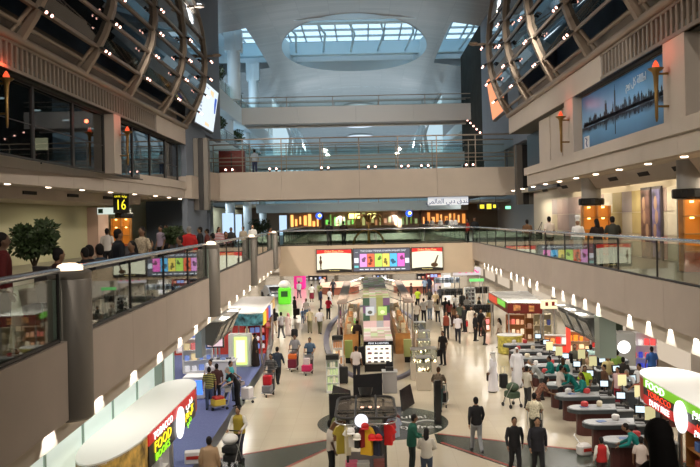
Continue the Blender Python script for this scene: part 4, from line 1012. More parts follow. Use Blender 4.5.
stand_at(333, 393, .56, 1.45, 'white lit display stand with black header, in front of the black suitcase', 'small bottle on the stand with black header nearest the viewer', ((.6, .7, .4), (.7, .65, .5), (.2, .25, .15)), header=(HD, .2), n=4, per=4, glow=.35, seed=1)
stand_at(338, 366, .55, 1.35, 'display stand with black header at the left end of the island', 'small lit jar on the stand at the left end of the island', ((.9, .6, .3), (.8, .75, .6), (.4, .2, .1)), header=(HD, .2), n=3, per=4, glow=.5, seed=2)
for px, py, l, c in ((349, 363, 'olive green panel stand left of the lit case', (.30, .36, .10)), (408, 362, 'olive green panel stand right of the lit case', (.36, .38, .14))):
    x, y = G(px, py); t = thing('panel_stand', l, 'display panel', (x, y, 0), 0, 'olive panels'); MB().rbox((x, y, .75), (.42, .3, .9), .03).build('panel', M('olive_%d' % px, c, .5), t); MB().rbox((x, y, .15), (.34, .24, .3), .02).build('foot', BLACK, t)
for px, py, w_, h, l in ((343, 384, .48, .74, 'upright black suitcase behind the display stand'), (362, 366, .36, .95, 'tall black case beside the lit display')):
    x, y = G(px, py); t = thing('suitcase', l, 'suitcase', (x, y, 0), .1, 'black cases')
    MB().rbox((0, 0, h/2+.05), (w_, .28, h), .06).build('shell', BLACKM, t, world=False); MB().tube([(-.1, .1, h), (-.1, .1, h+.12), (.1, .1, h+.12), (.1, .1, h)], .012, 5).build('handle', DKMET, t, world=False)
    for sx in (-1, 1): MB().cyl((sx*w_*.35-.02, 0, .04), (sx*w_*.35+.02, 0, .04), .04, n=8).build('wheel', DKMET, t, world=False)
x, y = G(390, 392); t = thing('cash_desk', 'grey cash desk behind the black board in front of the lit case', 'desk', (x, y, 0))
MB().rbox((x, y, .45), (.62, .6, .9), .04).build('body', M('desk_grey', (.34, .33, .33), .5), t); MB().b(x-.34, x+.34, y-.33, y+.33, .9, .94).build('top', M('desk_top', (.5, .5, .5), .4), t)
o = thing('cash_register', 'dark cash register on the grey desk', 'cash register', (x, y, .94)); MB().rbox((x, y, 1.02), (.34, .3, .16), .02).build('base', DKMET, o); MB().box((x, y+.08, 1.2), (.28, .03, .2), rx=-.2).build('display', BLACK, o)
# sparkling jewellery showcases on the right of the island
SP = EM('spark_glow', (1, .75, .5), 4, (.8, .6, .4)); rr = random.Random(8)  # emission stands in for the glint of the jewels
for i, (px, py) in enumerate(((420, 346), (424, 357), (424, 368), (418, 379), (430, 378), (424, 389))):
    x, y = G(px, py); t = thing('showcase', ['glass jewellery showcase farthest back beside the right curb', 'glass jewellery showcase second from the back beside the right curb', 'middle glass jewellery showcase beside the right curb',
        'glass jewellery showcase left of the one beside the striped man', 'glass jewellery showcase just behind the man pushing a trolley', 'glass jewellery showcase nearest the viewer at the right of the island'][i], 'showcase', (x, y, 0), 0, 'glass jewellery showcases')
    MB().rbox((x, y, .4), (.66, .66, .8), .03).build('base', M('case_beige', (.55, .48, .38), .5), t)
    m = MB()
    for a, b in ((-1, 0), (1, 0), (0, -1), (0, 1)): m.b(x+a*.32-(.32 if b else .01), x+a*.32+(.32 if b else .01), y+b*.32-(.32 if a else .01), y+b*.32+(.32 if a else .01), .8, 1.4)
    m.build('glass', CGL, t); MB().b(x-.33, x+.33, y-.33, y+.33, 1.4, 1.44).build('top', STEEL, t)
    MB().lathe([(.05, 0), (.05, -.02)], (x, y, 1.4), 8).build('lamp', EM('case_lamp', (1, .85, .65), 12), t)
    for k in range(11):
        o = MB().lathe([(.05, 0), (.055, .05), (.03, .08), (.012, .11)], (0, 0, 0), 7).build('jewel_stand', SP if k % 2 else GOLD); o.location = (x+rr.uniform(-.24, .24), y+rr.uniform(-.24, .24), .80)
        tag(o, 'tiny sparkling piece of jewellery in a glass showcase', 'jewellery', 'jewellery in the showcases')
# dark angular panels round the black floor disc
def panel(label, pts, w_=.06):
    c = sum((Vector(p) for p in pts), Vector())/len(pts); t = thing('dark_panel', label, 'panel', (c.x, c.y, 0), 0, 'dark panels round the floor disc')
    d = (Vector(pts[1])-Vector(pts[0])).cross(Vector(pts[2])-Vector(pts[0])).normalized()*w_
    MB().ext(pts, d).build('board', M('smoked_black_panel', (.018, .018, .02), .18), t); return t
x, y = G(368, 396); t = panel('wide black board in front of the grey cash desk', [(x-.62, y, 0), (x+.62, y, 0), (x+.62, y+.12, .95), (x-.62, y+.12, .88)])
text('DUBAI DUTY FREE', .085, M('dim_letters', (.14, .13, .12), .5), t, (x+.1, y+.04, .45), (1, 0, 0), (0, .13, 1))
x, y = G(341, 428); panel('black glass panel at the left edge of the round floor disc', [(x-.42, y, 0), (x+.30, y+.5, 0), (x+.30, y+.5, 1.15), (x-.42, y, 1.25)])
x, y = G(437, 424); panel('tall narrow black pylon at the right of the round floor disc', [(x-.1, y, 0), (x+.12, y+.1, 0), (x+.12, y+.1, 1.6), (x-.1, y, 1.6)], .12)
x, y = G(402, 408); panel('slanting black panel at the rear right of the round floor disc', [(x-.05, y-.6, 0), (x+.5, y+.7, 0), (x+.35, y+.9, .75), (x-.1, y-.2, .75)])
x, y = G(346, 402); panel('slanting black panel at the rear left of the round floor disc', [(x+.2, y-.6, 0), (x-.65, y+.7, 0), (x-.55, y+.8, .55), (x+.15, y-.3, .55)])
# =================== T-SHIRT KIOSK ===================
KX, KY = -.05, 21.5
t = thing('clothes_kiosk', 'clothes kiosk with a dark ring canopy and shirts hung all round', 'kiosk', (KX, KY, 0))
ring = []
for cx, cy, a0 in ((.42, .88, 0), (-.42, .88, 90), (-.42, -.88, 180), (.42, -.88, 270)):
    for k in range(6): a = math.radians(a0+k*18); ring.append((KX+cx+.38*math.cos(a), KY+cy+.38*math.sin(a), 2.36))
MB().tube(ring, .035, 8, True).build('ring', DKMET, t, smooth=True)
MB().tube([(x, y, 2.2) for x, y, z in ring], .02, 6, True).build('hanging_rail', STEEL, t, smooth=True)
MB().prism([(KX+(x-KX)*.97, KY+(y-KY)*.97) for x, y, z in ring], 2.33, 2.345).build('glass_top', GLASS('kiosk_glass', (.62, .61, .60), .8), t)
for dx in (-.28, .28): MB().cyl((KX+dx, KY-1.27, 2.38), (KX+dx, KY+1.27, 2.38), .03, n=6).build('cross_bar', DKMET, t)
MB().cyl((KX-.78, KY-.5, 2.38), (KX+.78, KY-.5, 2.38), .02, n=6).build('cross_bar', DKMET, t)
MB().cyl((KX, KY+1.2, 2.40), (KX, KY+1.26, 2.62), .16, .22, 14).build('top_drum', DKMET, t)
for a, b in ((-1, -1), (1, -1), (1, 1), (-1, 1)): MB().cyl((KX+a*.5, KY+b*.9, 0), (KX+a*.5, KY+b*.9, 2.36), .035, n=8).build('post', DKMET, t)
MB().rbox((KX, KY, .42), (1.1, 2.1, .84), .1).build('base', M('dark_wood_base', (.07, .05, .04), .5), t)
for k in range(3):
    MB().lathe([(.05, 0), (.04, -.03)], (KX-.1+k*.22, KY+.15, 2.325), 8).build('lamp', EM('kiosk_lamp', (1, .55, .4), 8), t)
tag(MB().lathe([(.16, -.02), (.175, 0), (.16, .02)], (0, 0, 0), 24).build('round_sign', EM('round_white_sign', (.9, .92, 1), 1.2)), 'round white lit sign on the front of the clothes kiosk', 'sign')
o = COL.objects[-1]; o = bpy.data.objects['round_sign']; o.location = (-.17, 20.16, 2.32); o.rotation_euler = (PI/2, 0, 0)
def garment(col, nm, long=False):
    m = MB(); SG = .74
    # front outline of a short-sleeved shirt, given real thickness with a puffed body
    pr = [(-.10, 0), (-.22, -.05), (-.36, -.28), (-.27, -.33), (-.21, -.24), (-.22, -.72 if not long else -1.0), (.22, -.72 if not long else -1.0), (.21, -.24), (.27, -.33), (.36, -.28), (.22, -.05), (.10, 0), (0, -.05)]
    n = len(pr); pr = [(x*SG, z*SG) for x, z in pr]
    vs = [(x, -.05-.02*(abs(x) < .25), z) for x, z in pr] + [(x, .05, z) for x, z in pr] + [(x*.9, -.075, z*.96-.02) for x, z in pr]
    fs = [tuple(range(n, 2*n))] + [(i, (i+1) % n, n+(i+1) % n, n+i) for i in range(n)] + [(i, 2*n+i, 2*n+(i+1) % n, (i+1) % n) for i in range(n)] + [tuple(range(3*n-1, 2*n-1, -1))]
    m.add(vs, fs); return m
gm = {}
shirts = [('yellow', (.34, .26, .03), -.78, -1.05, 1), ('cream', (.55, .48, .32), -.62, -1.12, 1), ('white', (.75, .72, .68), -.44, -1.2, 0), ('black', (.02, .02, .02), -.22, -1.22, 0), ('gold yellow', (.85, .50, .03), .02, -1.22, 1), ('dark red', (.25, .02, .02), -.08, -1.2, 0),
          ('dark navy', (.02, .025, .05), .3, -1.24, 1), ('charcoal', (.03, .03, .03), .46, -1.2, 1), ('bright red', (.65, .02, .02), .66, -1.08, 0), ('crimson', (.45, .02, .03), .8, -.8, 0), ('brown', (.16, .08, .04), -.9, -.6, 0), ('pale blue', (.35, .42, .55), .92, -.4, 0), ('black red', (.10, .01, .01), .94, 0, 0), ('olive', (.12, .13, .04), -.94, -.2, 0)]
for k, (nm, c, dx, dy, lg) in enumerate(shirts):
    q = nm.replace(' ', '_'); o = thing('hanging_shirt', '%s shirt hanging on the rail of the clothes kiosk' % nm, 'shirt', (KX+dx*.80, KY+dy, 2.15), math.atan2(dx, -dy)+(.9, -.8, .35, 1.1, -.5, .8, -1.0)[k % 7], 'shirts on the clothes kiosk')
    garment(c, nm, lg).build('cloth', M('cloth_'+q, c, .8), o, world=False)
    MB().tube([(-.14, 0, -.03), (0, 0, .02), (.14, 0, -.03)], .012, 5).tube([(0, 0, .02), (.0, .0, .06), (.03, 0, .07)], .008, 4).build('hanger', STEEL, o, world=False)
for nm, c, px, py, Y in (('white', (.8, .78, .75), 351, 431, 20.08), ('cream white', (.75, .7, .62), 357, 436.5, 20.0), ('red', (.75, .03, .03), 372, 437, 20.06), ('scarlet', (.6, .02, .02), 378.5, 437, 20.08), ('dark red', (.5, .02, .02), 365, 426, 20.12)):
    p = at(px, py, Y); o = thing('cap', '%s cap hanging on the front of the clothes kiosk' % nm, 'cap', p, 0, 'caps on the clothes kiosk')
    MB().ball((0, 0, 0), (.105, .09, .09), 12, 7).build('crown', M('cap_'+nm.replace(' ', '_'), c, .7), o, world=False, smooth=True)
    MB().lathe([(.10, -.012), (.11, 0), (.10, .012)], (0, -.09, -.045), 12, 1, .8).build('peak', M('cap_'+nm.replace(' ', '_'), c, .7), o, world=False)
for k, (dx, dy, c, l) in enumerate(((-.4, -.8, (.7, .15, .25), 'pile of pink folded shirts on the kiosk base'), (.35, -.75, (.35, .12, .10), 'pile of brown red folded shirts on the kiosk base'), (-.1, -.85, (.5, .5, .48), 'pile of grey folded shirts on the kiosk base'))):
    m = MB()
    for j in range(5): m.rbox((0, 0, .03+j*.055), (.34-.01*(j % 2), .28, .05), .03, rz=.05*(j % 3))
    o = m.build('folded_shirts', M('folded_%d' % k, c, .8), world=False); o.location = (KX+dx, KY+dy, .84); tag(o, l, 'folded clothes', 'folded clothes on the kiosk')
# =================== SHOP CANOPIES WITH SIGNS ===================
def canopy(label, xs, xb, y0, y1, sgn, lines, near_mat, side):
    """round-ended canopy along the hall; lettered face at x = xs looking to the hall (sgn: +1 looks to +x)"""
    t = thing('shop_canopy', label, 'canopy', ((xs+xb)/2, (y0+y1)/2, 0), 0, 'white shop canopies with lit lettering')
    xm, hw = (xs+xb)/2, abs(xs-xb)/2
    def outline(g=0.):
        P = []
        for k in range(13): a = PI*k/12; P.append((xm+sgn*(hw-g)*math.cos(a), y1+(1.5-g)*math.sin(a)))
        for k in range(13): a = PI+PI*k/12; P.append((xm+sgn*(hw-g)*math.cos(a), y0+(2.2-g)*math.sin(a)))
        return P
    P = outline()
    if sgn < 0: P = P[::-1]
    MB().prism(P, 2.52, 2.6).build('roof', M('canopy_white', (.80, .79, .75), .45), t)
    MB().prism([(x, y) for x, y in (outline(.12) if sgn > 0 else outline(.12)[::-1])], 2.3, 2.5).build('ceiling_panel', EM('canopy_underlight', (1, .9, .75), .9), t)
    # curved ends
    for yy, ry, s2, mt in ((y0, 2.2, -1, near_mat), (y1, 1.5, 1, M('sign_red', (.42, .03, .02), .4))):
        vs = []; n = 13
        for k in range(n):
            a = PI*k/(n-1)
            for rr_, z in ((0, 1.85), (0, 2.56), (.06, 2.56), (.06, 1.85)): vs.append((xm+(hw-rr_)*math.cos(a), yy+s2*(ry-rr_)*math.sin(a), z))
        fs = []
        for k in range(n-1):
            for q in range(4): fs.append((4*k+q, 4*(k+1)+q, 4*(k+1)+(q+1) % 4, 4*k+(q+1) % 4))
        MB().add(vs, fs).build('curved_band', mt, t, smooth=True)
    xf = xs+sgn*.02
    for nm, z0, z1, mt in lines[0]: MB().b(xs-.03, xs+.03, y0, y1, z0, z1).build(nm, mt, t)
    ax = (0, 1, 0) if sgn > 0 else (0, -1, 0)
    for s_, sz, z, mt, yc, sx in lines[1]: text(s_, sz, mt, t, (xs+sgn*.045, yc, z), ax, sx=sx)
    for yc in lines[2]: MB().cyl((xs+sgn*.05, yc, 2.12), (xs+sgn*.09, yc, 2.12), .42, n=28).build('round_sign', EM('oval_white_glow', (1, .97, .95), 1.5), t); MB().cyl((xs+sgn*.09, yc, 2.12), (xs+sgn*.095, yc, 2.12), .07, n=10).build('round_mark', EM('pale_mark', (1, .75, .65), 1.2), t)
    MB().b(xb-.05, xb+.05, y0, y1, 0, 2.5).build('back_wall', M('canopy_back', (.6, .58, .52), .5), t)
    for y in (y0+.3, y1-.3): MB().cyl((xm, y, 0), (xm, y, 2.3), .07, n=10).build('post', STEEL, t)
    return t
RB = EM('sign_red_glow', (.42, .012, .01), .8, (.3, .02, .02)); DB = M('sign_black_band', (.015, .012, .015), .4); GB = EM('sign_green_glow', (.15, .38, .01), .9, (.1, .3, .02))
LW = EM('letters_white', (1, .95, .9), 1.6); LY = EM('letters_yellow', (1, .75, .02), 1.5); LG = EM('letters_green', (.35, 1, .02), 1.3); LR = EM('letters_red', (1, .06, .02), 1.2)
LWG = EM('letters_white_green', (.85, 1, .8), 1.8)
FOODPIC = M('food_picture', (.62, .34, .08), .5, noise=.9, scale=3)
canopy('long white canopy at lower left with a red and black lettered sign', -5.15, -6.45, 18.2, 23.2, 1,
       ([('red_band', 2.32, 2.58, RB), ('black_band', 1.80, 2.32, DB)],
        [('TOBACCO', .26, 2.43, LW, 19.5, 1.45), ('FOOD', .36, 2.15, LY, 19.45, 1.6), ('BOOKS', .26, 1.90, LG, 19.4, 1.6),
         (arabic('دبي'), .36, 2.42, LW, 22.35, 1.5), (arabic('كل يوم'), .30, 2.14, LY, 22.35, 1.2), (arabic('دبي'), .26, 1.90, LG, 22.3, 1.4)], [21.15]), FOODPIC, 'left')
canopy('long white canopy at lower right with a green and red lettered sign', 8.35, 10.2, 18.6, 23.5, -1,
       ([('green_band', 2.33, 2.58, GB), ('black_band', 2.10, 2.33, DB), ('red_band', 1.84, 2.10, RB)],
        [('FOOD', .30, 2.45, LWG, 22.55, 1.7), ('TOBACCO', .24, 2.21, LR, 22.25, 1.5), ('DUTY FREE', .24, 1.96, LW, 22.25, 1.25),
         (arabic('كل يوم'), .30, 2.44, LWG, 19.45, 1.3), (arabic('دبي'), .26, 2.2, LR, 19.45, 1.3), (arabic('كل يوم'), .24, 1.97, LW, 19.45, 1.3)], [20.65]), M('sign_green_end', (.12, .22, .03), .4), 'right')
x, y = G(152, 463); 
shelf_unit('shelf of goods under the lower left canopy', -6.0, 20.5, 4.0, .5, 1.7, PI/2, WHITE, 3, 'small packet on the shelf under the lower left canopy', per=9, seed=3)
shelf_unit('shelf of goods under the lower right canopy', 9.6, 21, 4.0, .5, 1.7, -PI/2, WOOD, 3, 'small packet on the shelf under the lower right canopy', per=9, seed=4)
# greenish glass partition behind the left canopy
t = thing('glass_partition', 'pale green lit glass partition behind the lower left canopy', 'partition', (-6.75, 20, 0))
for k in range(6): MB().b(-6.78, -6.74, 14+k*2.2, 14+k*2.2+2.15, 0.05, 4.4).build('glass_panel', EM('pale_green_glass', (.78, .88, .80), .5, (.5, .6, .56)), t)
for k in range(7): MB().b(-6.8, -6.7, 13.97+k*2.2, 14.02+k*2.2, 0, 4.42).build('mullion', M('mullion_green', (.35, .45, .40), .4), t)
struct(MB().b(-6.62, -6.38, 24.3, 24.6, 0, 4.45).build('column_40', M('green_grey_plate', (.30, .36, .32), .35, .4)))
struct(MB().b(10.6, 10.9, 19.4, 19.7, 0, 4.45).build('column_41', M('green_grey_plate', (.30, .36, .32), .35, .4)))
# canopies of the farther shops
def far_canopy(label, poly, z0, z1, faces, mroof):
    cx = sum(p[0] for p in poly)/len(poly); cy = sum(p[1] for p in poly)/len(poly)
    t = thing('shop_canopy', label, 'canopy', (cx, cy, 0), 0, 'farther shop canopies')
    MB().prism(poly, z1-.06, z1).build('roof', mroof, t)
    MB().prism([(cx+(x-cx)*.94, cy+(y-cy)*.94) for x, y in poly], z1-.14, z1-.08).build('ceiling_panel', EM('canopy_underlight', (1, .9, .75), .9), t)
    for i, mt in faces:
        a, b = poly[i], poly[(i+1) % len(poly)]; MB().wall(a, b, .06, z0, z1-.01).build('fascia', mt, t)
    for x, y in poly: MB().cyl((cx+(x-cx)*.9, cy+(y-cy)*.9, 0), (cx+(x-cx)*.9, cy+(y-cy)*.9, z1-.1), .05, n=8).build('post', STEEL, t)
    return t
CRW = M('canopy_white', (.74, .74, .70), .45)
TEAL = M('teal_mosaic_sign', (.10, .32, .38), .4, noise=.9, scale=4); POST = M('bright_poster_strip', (.75, .35, .12), .5, noise=.95, scale=1.6)
t = far_canopy('white canopy with a teal picture band on the left behind the hanging monitors', [(-8.2, 42.6), (-7.2, 41.2), (-6.2, 40.7), (-5.4, 40.9), (-5.8, 50), (-8.2, 50)], 2.1, 2.75, [(0, TEAL), (1, TEAL), (2, TEAL), (3, POST), (4, POST)], CRW)
for k, c in enumerate(((1, .75, .05), (.9, .08, .03), (.08, .15, .6), (.95, .9, .8))): MB().b(-5.50-.045*k*.9+.06, -5.46-.045*k*.9+.06, 41.2+k*1.3, 42.4+k*1.3, 2.05, 2.72).build('poster', EM('poster_%d' % k, c, .8), t)
GRS = EM('green_sign_strip', (.25, .75, .08), .8); DRS = M('dark_red_sign', (.16, .02, .015), .4)
t = far_canopy('white ribbed canopy with green and dark red signs on the right', [(7.9, 43.4), (9.75, 42.8), (10.4, 50), (7.9, 50)], 2.15, 2.75, [(0, DRS), (3, DRS)], CRW)
for k in range(8): MB().b(8.0, 10.3, 43.6+k*.8, 43.64+k*.8, 2.76, 2.79).build('roof_rib', M('rib_grey', (.5, .5, .48), .5), t)
MB().b(7.84, 7.88, 44.0, 46.4, 2.4, 2.72).build('green_sign', GRS, t); MB().b(7.84, 7.88, 46.6, 49.5, 2.3, 2.7).build('red_sign', EM('red_sign_strip', (.8, .08, .03), .8), t)
MB().b(8.2, 8.75, 43.18, 43.24, 2.3, 2.62).b(9.0, 9.5, 42.95, 43.0, 2.28, 2.6).build('lit_patch', M('warm_patch', (.5, .22, .08), .5, noise=.9, scale=5), t)
p = at(549, 304, 42.2); t = thing('lit_sign', 'cream lit sign with red marks right of the ribbed canopy', 'sign', p, 0)
MB().b(p.x-.4, p.x+.45, 42.2, 42.5, p.z-.26, p.z+.2).build('box', EM('cream_sign', (1, .85, .5), 1.1), t); MB().b(p.x-.2, p.x-.05, 42.17, 42.2, p.z-.1, p.z+.1).b(p.x+.15, p.x+.3, 42.17, 42.2, p.z-.1, p.z+.12).build('red_mark', REDP, t)
for a in (-.3, .3): MB().cyl((p.x+a, 42.35, 0), (p.x+a, 42.35, p.z-.25), .04, n=6).build('post', STEEL, t)
# hanging rows of flight monitors under both galleries
def monitor_row(x, ys_, sgn, side):
    for i, y in enumerate(ys_):
        t = thing('flight_monitor', '%s of three dark monitors hanging in a row under the %s gallery' % (('nearest', 'middle', 'farthest')[i], side), 'monitor', (x, y, 4.43), 0, 'hanging monitors under the %s gallery' % side)
        T_ = 1.12
        MB().ext([(x+sgn*.28, y-T_/2, 4.28), (x+sgn*.34, y-T_/2, 4.2), (x+sgn*.08, y-T_/2, 3.52), (x-sgn*.35, y-T_/2, 3.62), (x-sgn*.35, y-T_/2, 4.28)], (0, T_, 0)).build('casing', M('monitor_casing', (.10, .10, .095), .5), t)
        MB().ext([(x+sgn*.335, y-T_/2+.1, 4.14), (x+sgn*.345, y-T_/2+.1, 4.13), (x+sgn*.115, y-T_/2+.1, 3.60), (x+sgn*.105, y-T_/2+.1, 3.605)], (0, T_-.2, 0)).build('screen', M('dark_screen', (.06, .065, .06), .15), t)
        MB().ext([(x+sgn*.45, y-T_/2, 4.30), (x-sgn*.35, y-T_/2, 4.30), (x-sgn*.35, y-T_/2, 4.34), (x+sgn*.45, y-T_/2, 4.33)], (0, T_, 0)).build('top_plate', M('plate_white', (.72, .72, .70), .5), t)
        MB().b(x-.05, x+.05, y-.05, y+.05, 4.33, 4.45).build('hanger', STEEL, t)
monitor_row(-5.05, (25.8, 27.1, 28.4), 1, 'left'); monitor_row(7.25, (24.9, 26.2, 27.5), -1, 'right')
struct(MB().b(-5.35, -5.15, 24.4, 25.0, 3.3, 4.45).build('column_42', M('blue_grey_plate', (.22, .27, .32), .4, .4)))
struct(MB().b(7.0, 7.5, 23.4, 23.9, 3.2, 4.45).build('column_43', M('green_grey_plate', (.30, .36, .32), .35, .4)))
# left shop area
x, y = G(240, 367); t = thing('light_box', 'tall lit yellow green poster box beside the red carpet at left', 'light box', (x, y, 0)); MB().rbox((x, y+.3, .85), (1.2, .5, 1.7), .05).build('cabinet', WHITE, t); MB().b(x-.28, x+.38, y-.02, y+.06, .12, 1.55).build('lit_face', EM('lime_poster', (.72, 1, .25), 1.15), t); MB().b(x-.18, x+.28, y-.03, y-.02, .25, 1.4).build('text_block', EM('pale_lime', (.95, 1, .75), 1.1), t)
x, y = G(216, 380); t = thing('television', 'television showing a pink picture on a stand in the left shop', 'television', (x, y, 0)); MB().b(x-.42, x+.42, y-.05, y+.1, 1.55, 2.15).build('casing', BLACK, t); MB().b(x-.36, x+.36, y-.06, y-.05, 1.62, 2.09).build('screen', EM('tv_pink', (.85, .62, .66), .9), t); MB().b(x-.05, x+.05, y, y+.08, .05, 1.55).build('pole', STEEL, t); MB().b(x-.3, x+.3, y-.2, y+.25, .012, .05).build('foot', STEEL, t)
x, y = G(224, 382); t = thing('sales_desk', 'white sales desk below the television in the left shop', 'desk', (x-.1, y+.4, 0)); MB().rbox((x-.1, y+.4, .48), (1.2, .6, .94), .08).build('body', M('desk_pale_grey', (.45, .45, .47), .5), t); MB().b(x-.75, x+.55, y+.05, y+.75, .95, 1.0).build('top', M('desk_top_light', (.7, .7, .7), .4), t)
rr = random.Random(21)
goods('small electronic gadget on the white sales desk in the left shop', 'gadgets on the white sales desk', [(x-.6+k*.14, y+.4+rr.uniform(-.15, .15), 1.0) for k in range(8)], (.14, .18, .08), ((.1, .1, .12), (.6, .6, .65), (.2, .3, .6)), 0, 6)
GLB = EM('blue_glow_panel', (.08, .25, 1), 1.3)
for i, (px, py, w_, h, l, c) in enumerate(((198, 372, 1.5, 1.7, 'crowded white gadget shelf at far left behind the striped shirt man', WHITE), (190, 352, 1.6, 1.9, 'bright white shelf behind the canopy at left', WHITE), (255, 350, 1.3, 1.5, 'red shelf of warm lit goods at the edge of the red carpet', REDP), (262, 328, 1.2, 1.4, 'shelf of warm lit goods under the teal canopy', WOOD))):
    x, y = G(px, py); shelf_unit(l, x, y, w_, .5, h, .3, c, 3, 'small item on the ' + l, cols=((.8, .8, .85), (.2, .3, .7), (.7, .2, .2), (.85, .7, .4)), glow=.25, per=6, seed=30+i)
x, y = G(200, 400); t = thing('counter', 'low white counter with blue lit front beside the left canopy', 'counter', (x, y, 0)); MB().rbox((x-.3, y+.6, .45), (.9, .9, .9), .06).build('body', WHITE, t); MB().b(x-.7, x+.1, y+.12, y+.15, .2, .8).build('lit_front', GLB, t); MB().b(x-.75, x+.16, y+.14, y+1.06, .9, .94).build('top', M('desk_top_light', (.7, .7, .7), .4), t)
# =================== FAR HALL BEYOND / UNDER THE LOWER BRIDGE ===================
def ring_counter(px, py, r, label):
    x, y = G(px, py); t = thing('round_counter', label, 'counter', (x, y, 0), 0, 'round lit counters')
    MB().lathe([(r, 0), (r, .7), (r+.12, .75), (r+.12, 1.0), (r-.5, 1.0), (r-.5, 0)], (x, y, 0), 28).build('body', M('red_wood', (.25, .08, .05), .4), t, smooth=True)
    MB().lathe([(r+.13, .74), (r+.15, .78), (r+.15, 1.0), (r-.2, 1.06), (r-.45, 1.06)], (x, y, 0), 28).build('lit_glass', EM('ring_glow', (1, .62, .42), 1.3), t, smooth=True)
ring_counter(340, 293, 2.0, 'round lit counter under the lower bridge, left of the island'); ring_counter(413, 292, 2.0, 'round lit counter under the lower bridge, right of the island')
x, y = G(274, 299); t = thing('display_car', 'silver blue car on show at the far left of the hall', 'car', (x, y, 0), .35)
b_ = lambda m_, n, mt, sm=True: m_.build(n, mt, t, world=False, smooth=sm)
pf = [(-2.1, .35), (-2.15, .65), (-1.5, .8), (-.9, 1.3), (.5, 1.35), (1.2, .92), (2.0, .78), (2.15, .5), (2.1, .3)]
b_(MB().ext([(-.82, x_, z_) for x_, z_ in pf], (1.64, 0, 0)), 'body', M('car_silver_blue', (.45, .52, .62), .25, .3))
b_(MB().ext([(-.7, -2.0, .8), (-.7, -1.4, .84), (-.7, -.9, 1.26), (-.7, -.96, 1.28), (-.7, -1.5, .88)], (1.4, 0, 0)), 'windscreen', BLACK)
for sx in (-.8, .8):
    for yy in (-1.35, 1.35): b_(MB().cyl((sx-.1, yy, .32), (sx+.1, yy, .32), .32, n=16), 'wheel', BLACKM)
for sx in (-.6, .6): b_(MB().ball((sx, -2.13, .58), (.16, .06, .09)), 'headlamp', EM('head_lamp', (1, 1, 1), 1))
x, y = G(285, 304); t = thing('vending_pod', 'bright green rounded booth with white top near the show car', 'booth', (x, y, 0)); MB().rbox((x, y, .75), (1.15, .8, 1.5), .2).build('body', EM('lime_green', (.12, .75, .02), .35, (.12, .6, .03)), t); MB().ball((x, y, 1.75), (.55, .45, .42), 14, 8).build('top', WHITE, t, smooth=True); MB().b(x-.3, x+.3, y-.42, y-.39, .7, 1.2).build('opening', M('dark_opening', (.02, .1, .02), .5), t)
x, y = G(300, 289); t = thing('vending_pod', 'bright pink rounded booth behind the green one', 'booth', (x, y, 0)); MB().rbox((x, y, .85), (1.3, .9, 1.7), .3).build('body', EM('hot_pink', (.85, .02, .30), .35, (.8, .03, .3)), t); MB().b(x-.3, x+.3, y-.48, y-.44, .8, 1.3).build('opening', M('pale_pink', (.8, .5, .6), .5), t)
def rack(label, px, py, w_, cols, seed):
    x, y = G(px, py); t = thing('clothes_rack', label, 'clothes rack', (x, y, 0), 0, 'clothes racks of the far right hall')
    for sx in (-w_/2, w_/2): MB().cyl((sx, 0, 0), (sx, 0, 1.5), .03, n=6).build('post', DKMET, t, world=False); MB().b(sx-.03, sx+.03, -.25, .25, 0, .05).build('foot', DKMET, t, world=False)
    MB().cyl((-w_/2, 0, 1.5), (w_/2, 0, 1.5), .02, n=6).build('rail', STEEL, t, world=False)
    rr = random.Random(seed); rec = None
    for k in range(int(w_/.16)):
        c = cols[rr.randrange(len(cols))]; mt = M('rack_%02d%02d%02d' % tuple(round(v*30) for v in c), c, .8)
        if rec is None:
            o = MB().add(*((lambda g: (g.v, g.f))(garment(c, ''))) ).build('coat', mt, world=False); o.location = (x-w_/2+.12, y, 1.47); o.rotation_euler = (0, 0, 1.2); tag(o, 'garment hanging on the '+label, 'garment', 'garments on '+label[:40]); rec = remember(o)
            o.material_slots[0].link = 'OBJECT'; o.material_slots[0].material = mt
        else: dup(rec, (x-w_/2+.12+k*.16, y, 1.47), 1.2, mats={'coat': mt})
BKC = ((.02, .02, .02), (.04, .035, .03), (.10, .08, .07))
rack('dark clothes rack beyond the shoppers at right', 452, 306, 1.8, BKC, 1); rack('dark clothes rack beside the white striped stand', 478, 304, 1.9, BKC, 2); rack('grey blue clothes rack far behind at right', 447, 292, 2.6, ((.2, .25, .32), (.4, .45, .5), (.1, .12, .15)), 3)
rack('dark clothes rack behind the robed man at right', 479, 326, 2.0, BKC, 4)
x, y = G(470, 305); shelf_unit('white stand with black striped shelves at far right', x, y, .9, .5, 1.5, 0, WHITE, 4, 'small black box on the white striped stand', cols=((.03, .03, .03), (.1, .1, .1)), per=3, seed=40)
x, y = G(484, 331); shelf_unit('low stand of pink lit goods beside the dark clothes rack', x, y, .8, .5, .9, 0, WOOD, 2, 'small pink lit box on the low stand', cols=((.9, .25, .25), (.95, .7, .65)), glow=.8, per=3, seed=41)
x, y = G(446, 288); t = thing('light_box', 'white lit box stand under the right end of the lower bridge', 'light box', (x, y, 0)); MB().b(x-.5, x+.5, y-.2, y+.2, 0, 1.6).build('cabinet', WHITE, t); MB().b(x-.2, x+.45, y-.23, y-.2, .2, 1.4).build('lit_face', EM('white_face', (1, .95, .97), 1.3), t)
p = at(467, 271.5, 74); t = thing('shop_sign', 'pink lettered shop sign under the right end of the lower bridge', 'sign', (p.x, 74, 0)); MB().b(p.x-1.3, p.x+1.3, 74, 74.2, p.z-.35, p.z+.4).build('panel', EM('pale_panel', (.85, .75, .75), .8), t); MB().tube([(p.x-1.1+k*.17, 73.96, p.z+.12*math.sin(k*1.9)) for k in range(14)], .07, 5).build('swirl', EM('pink_letters', (1, .05, .3), 1.2), t)
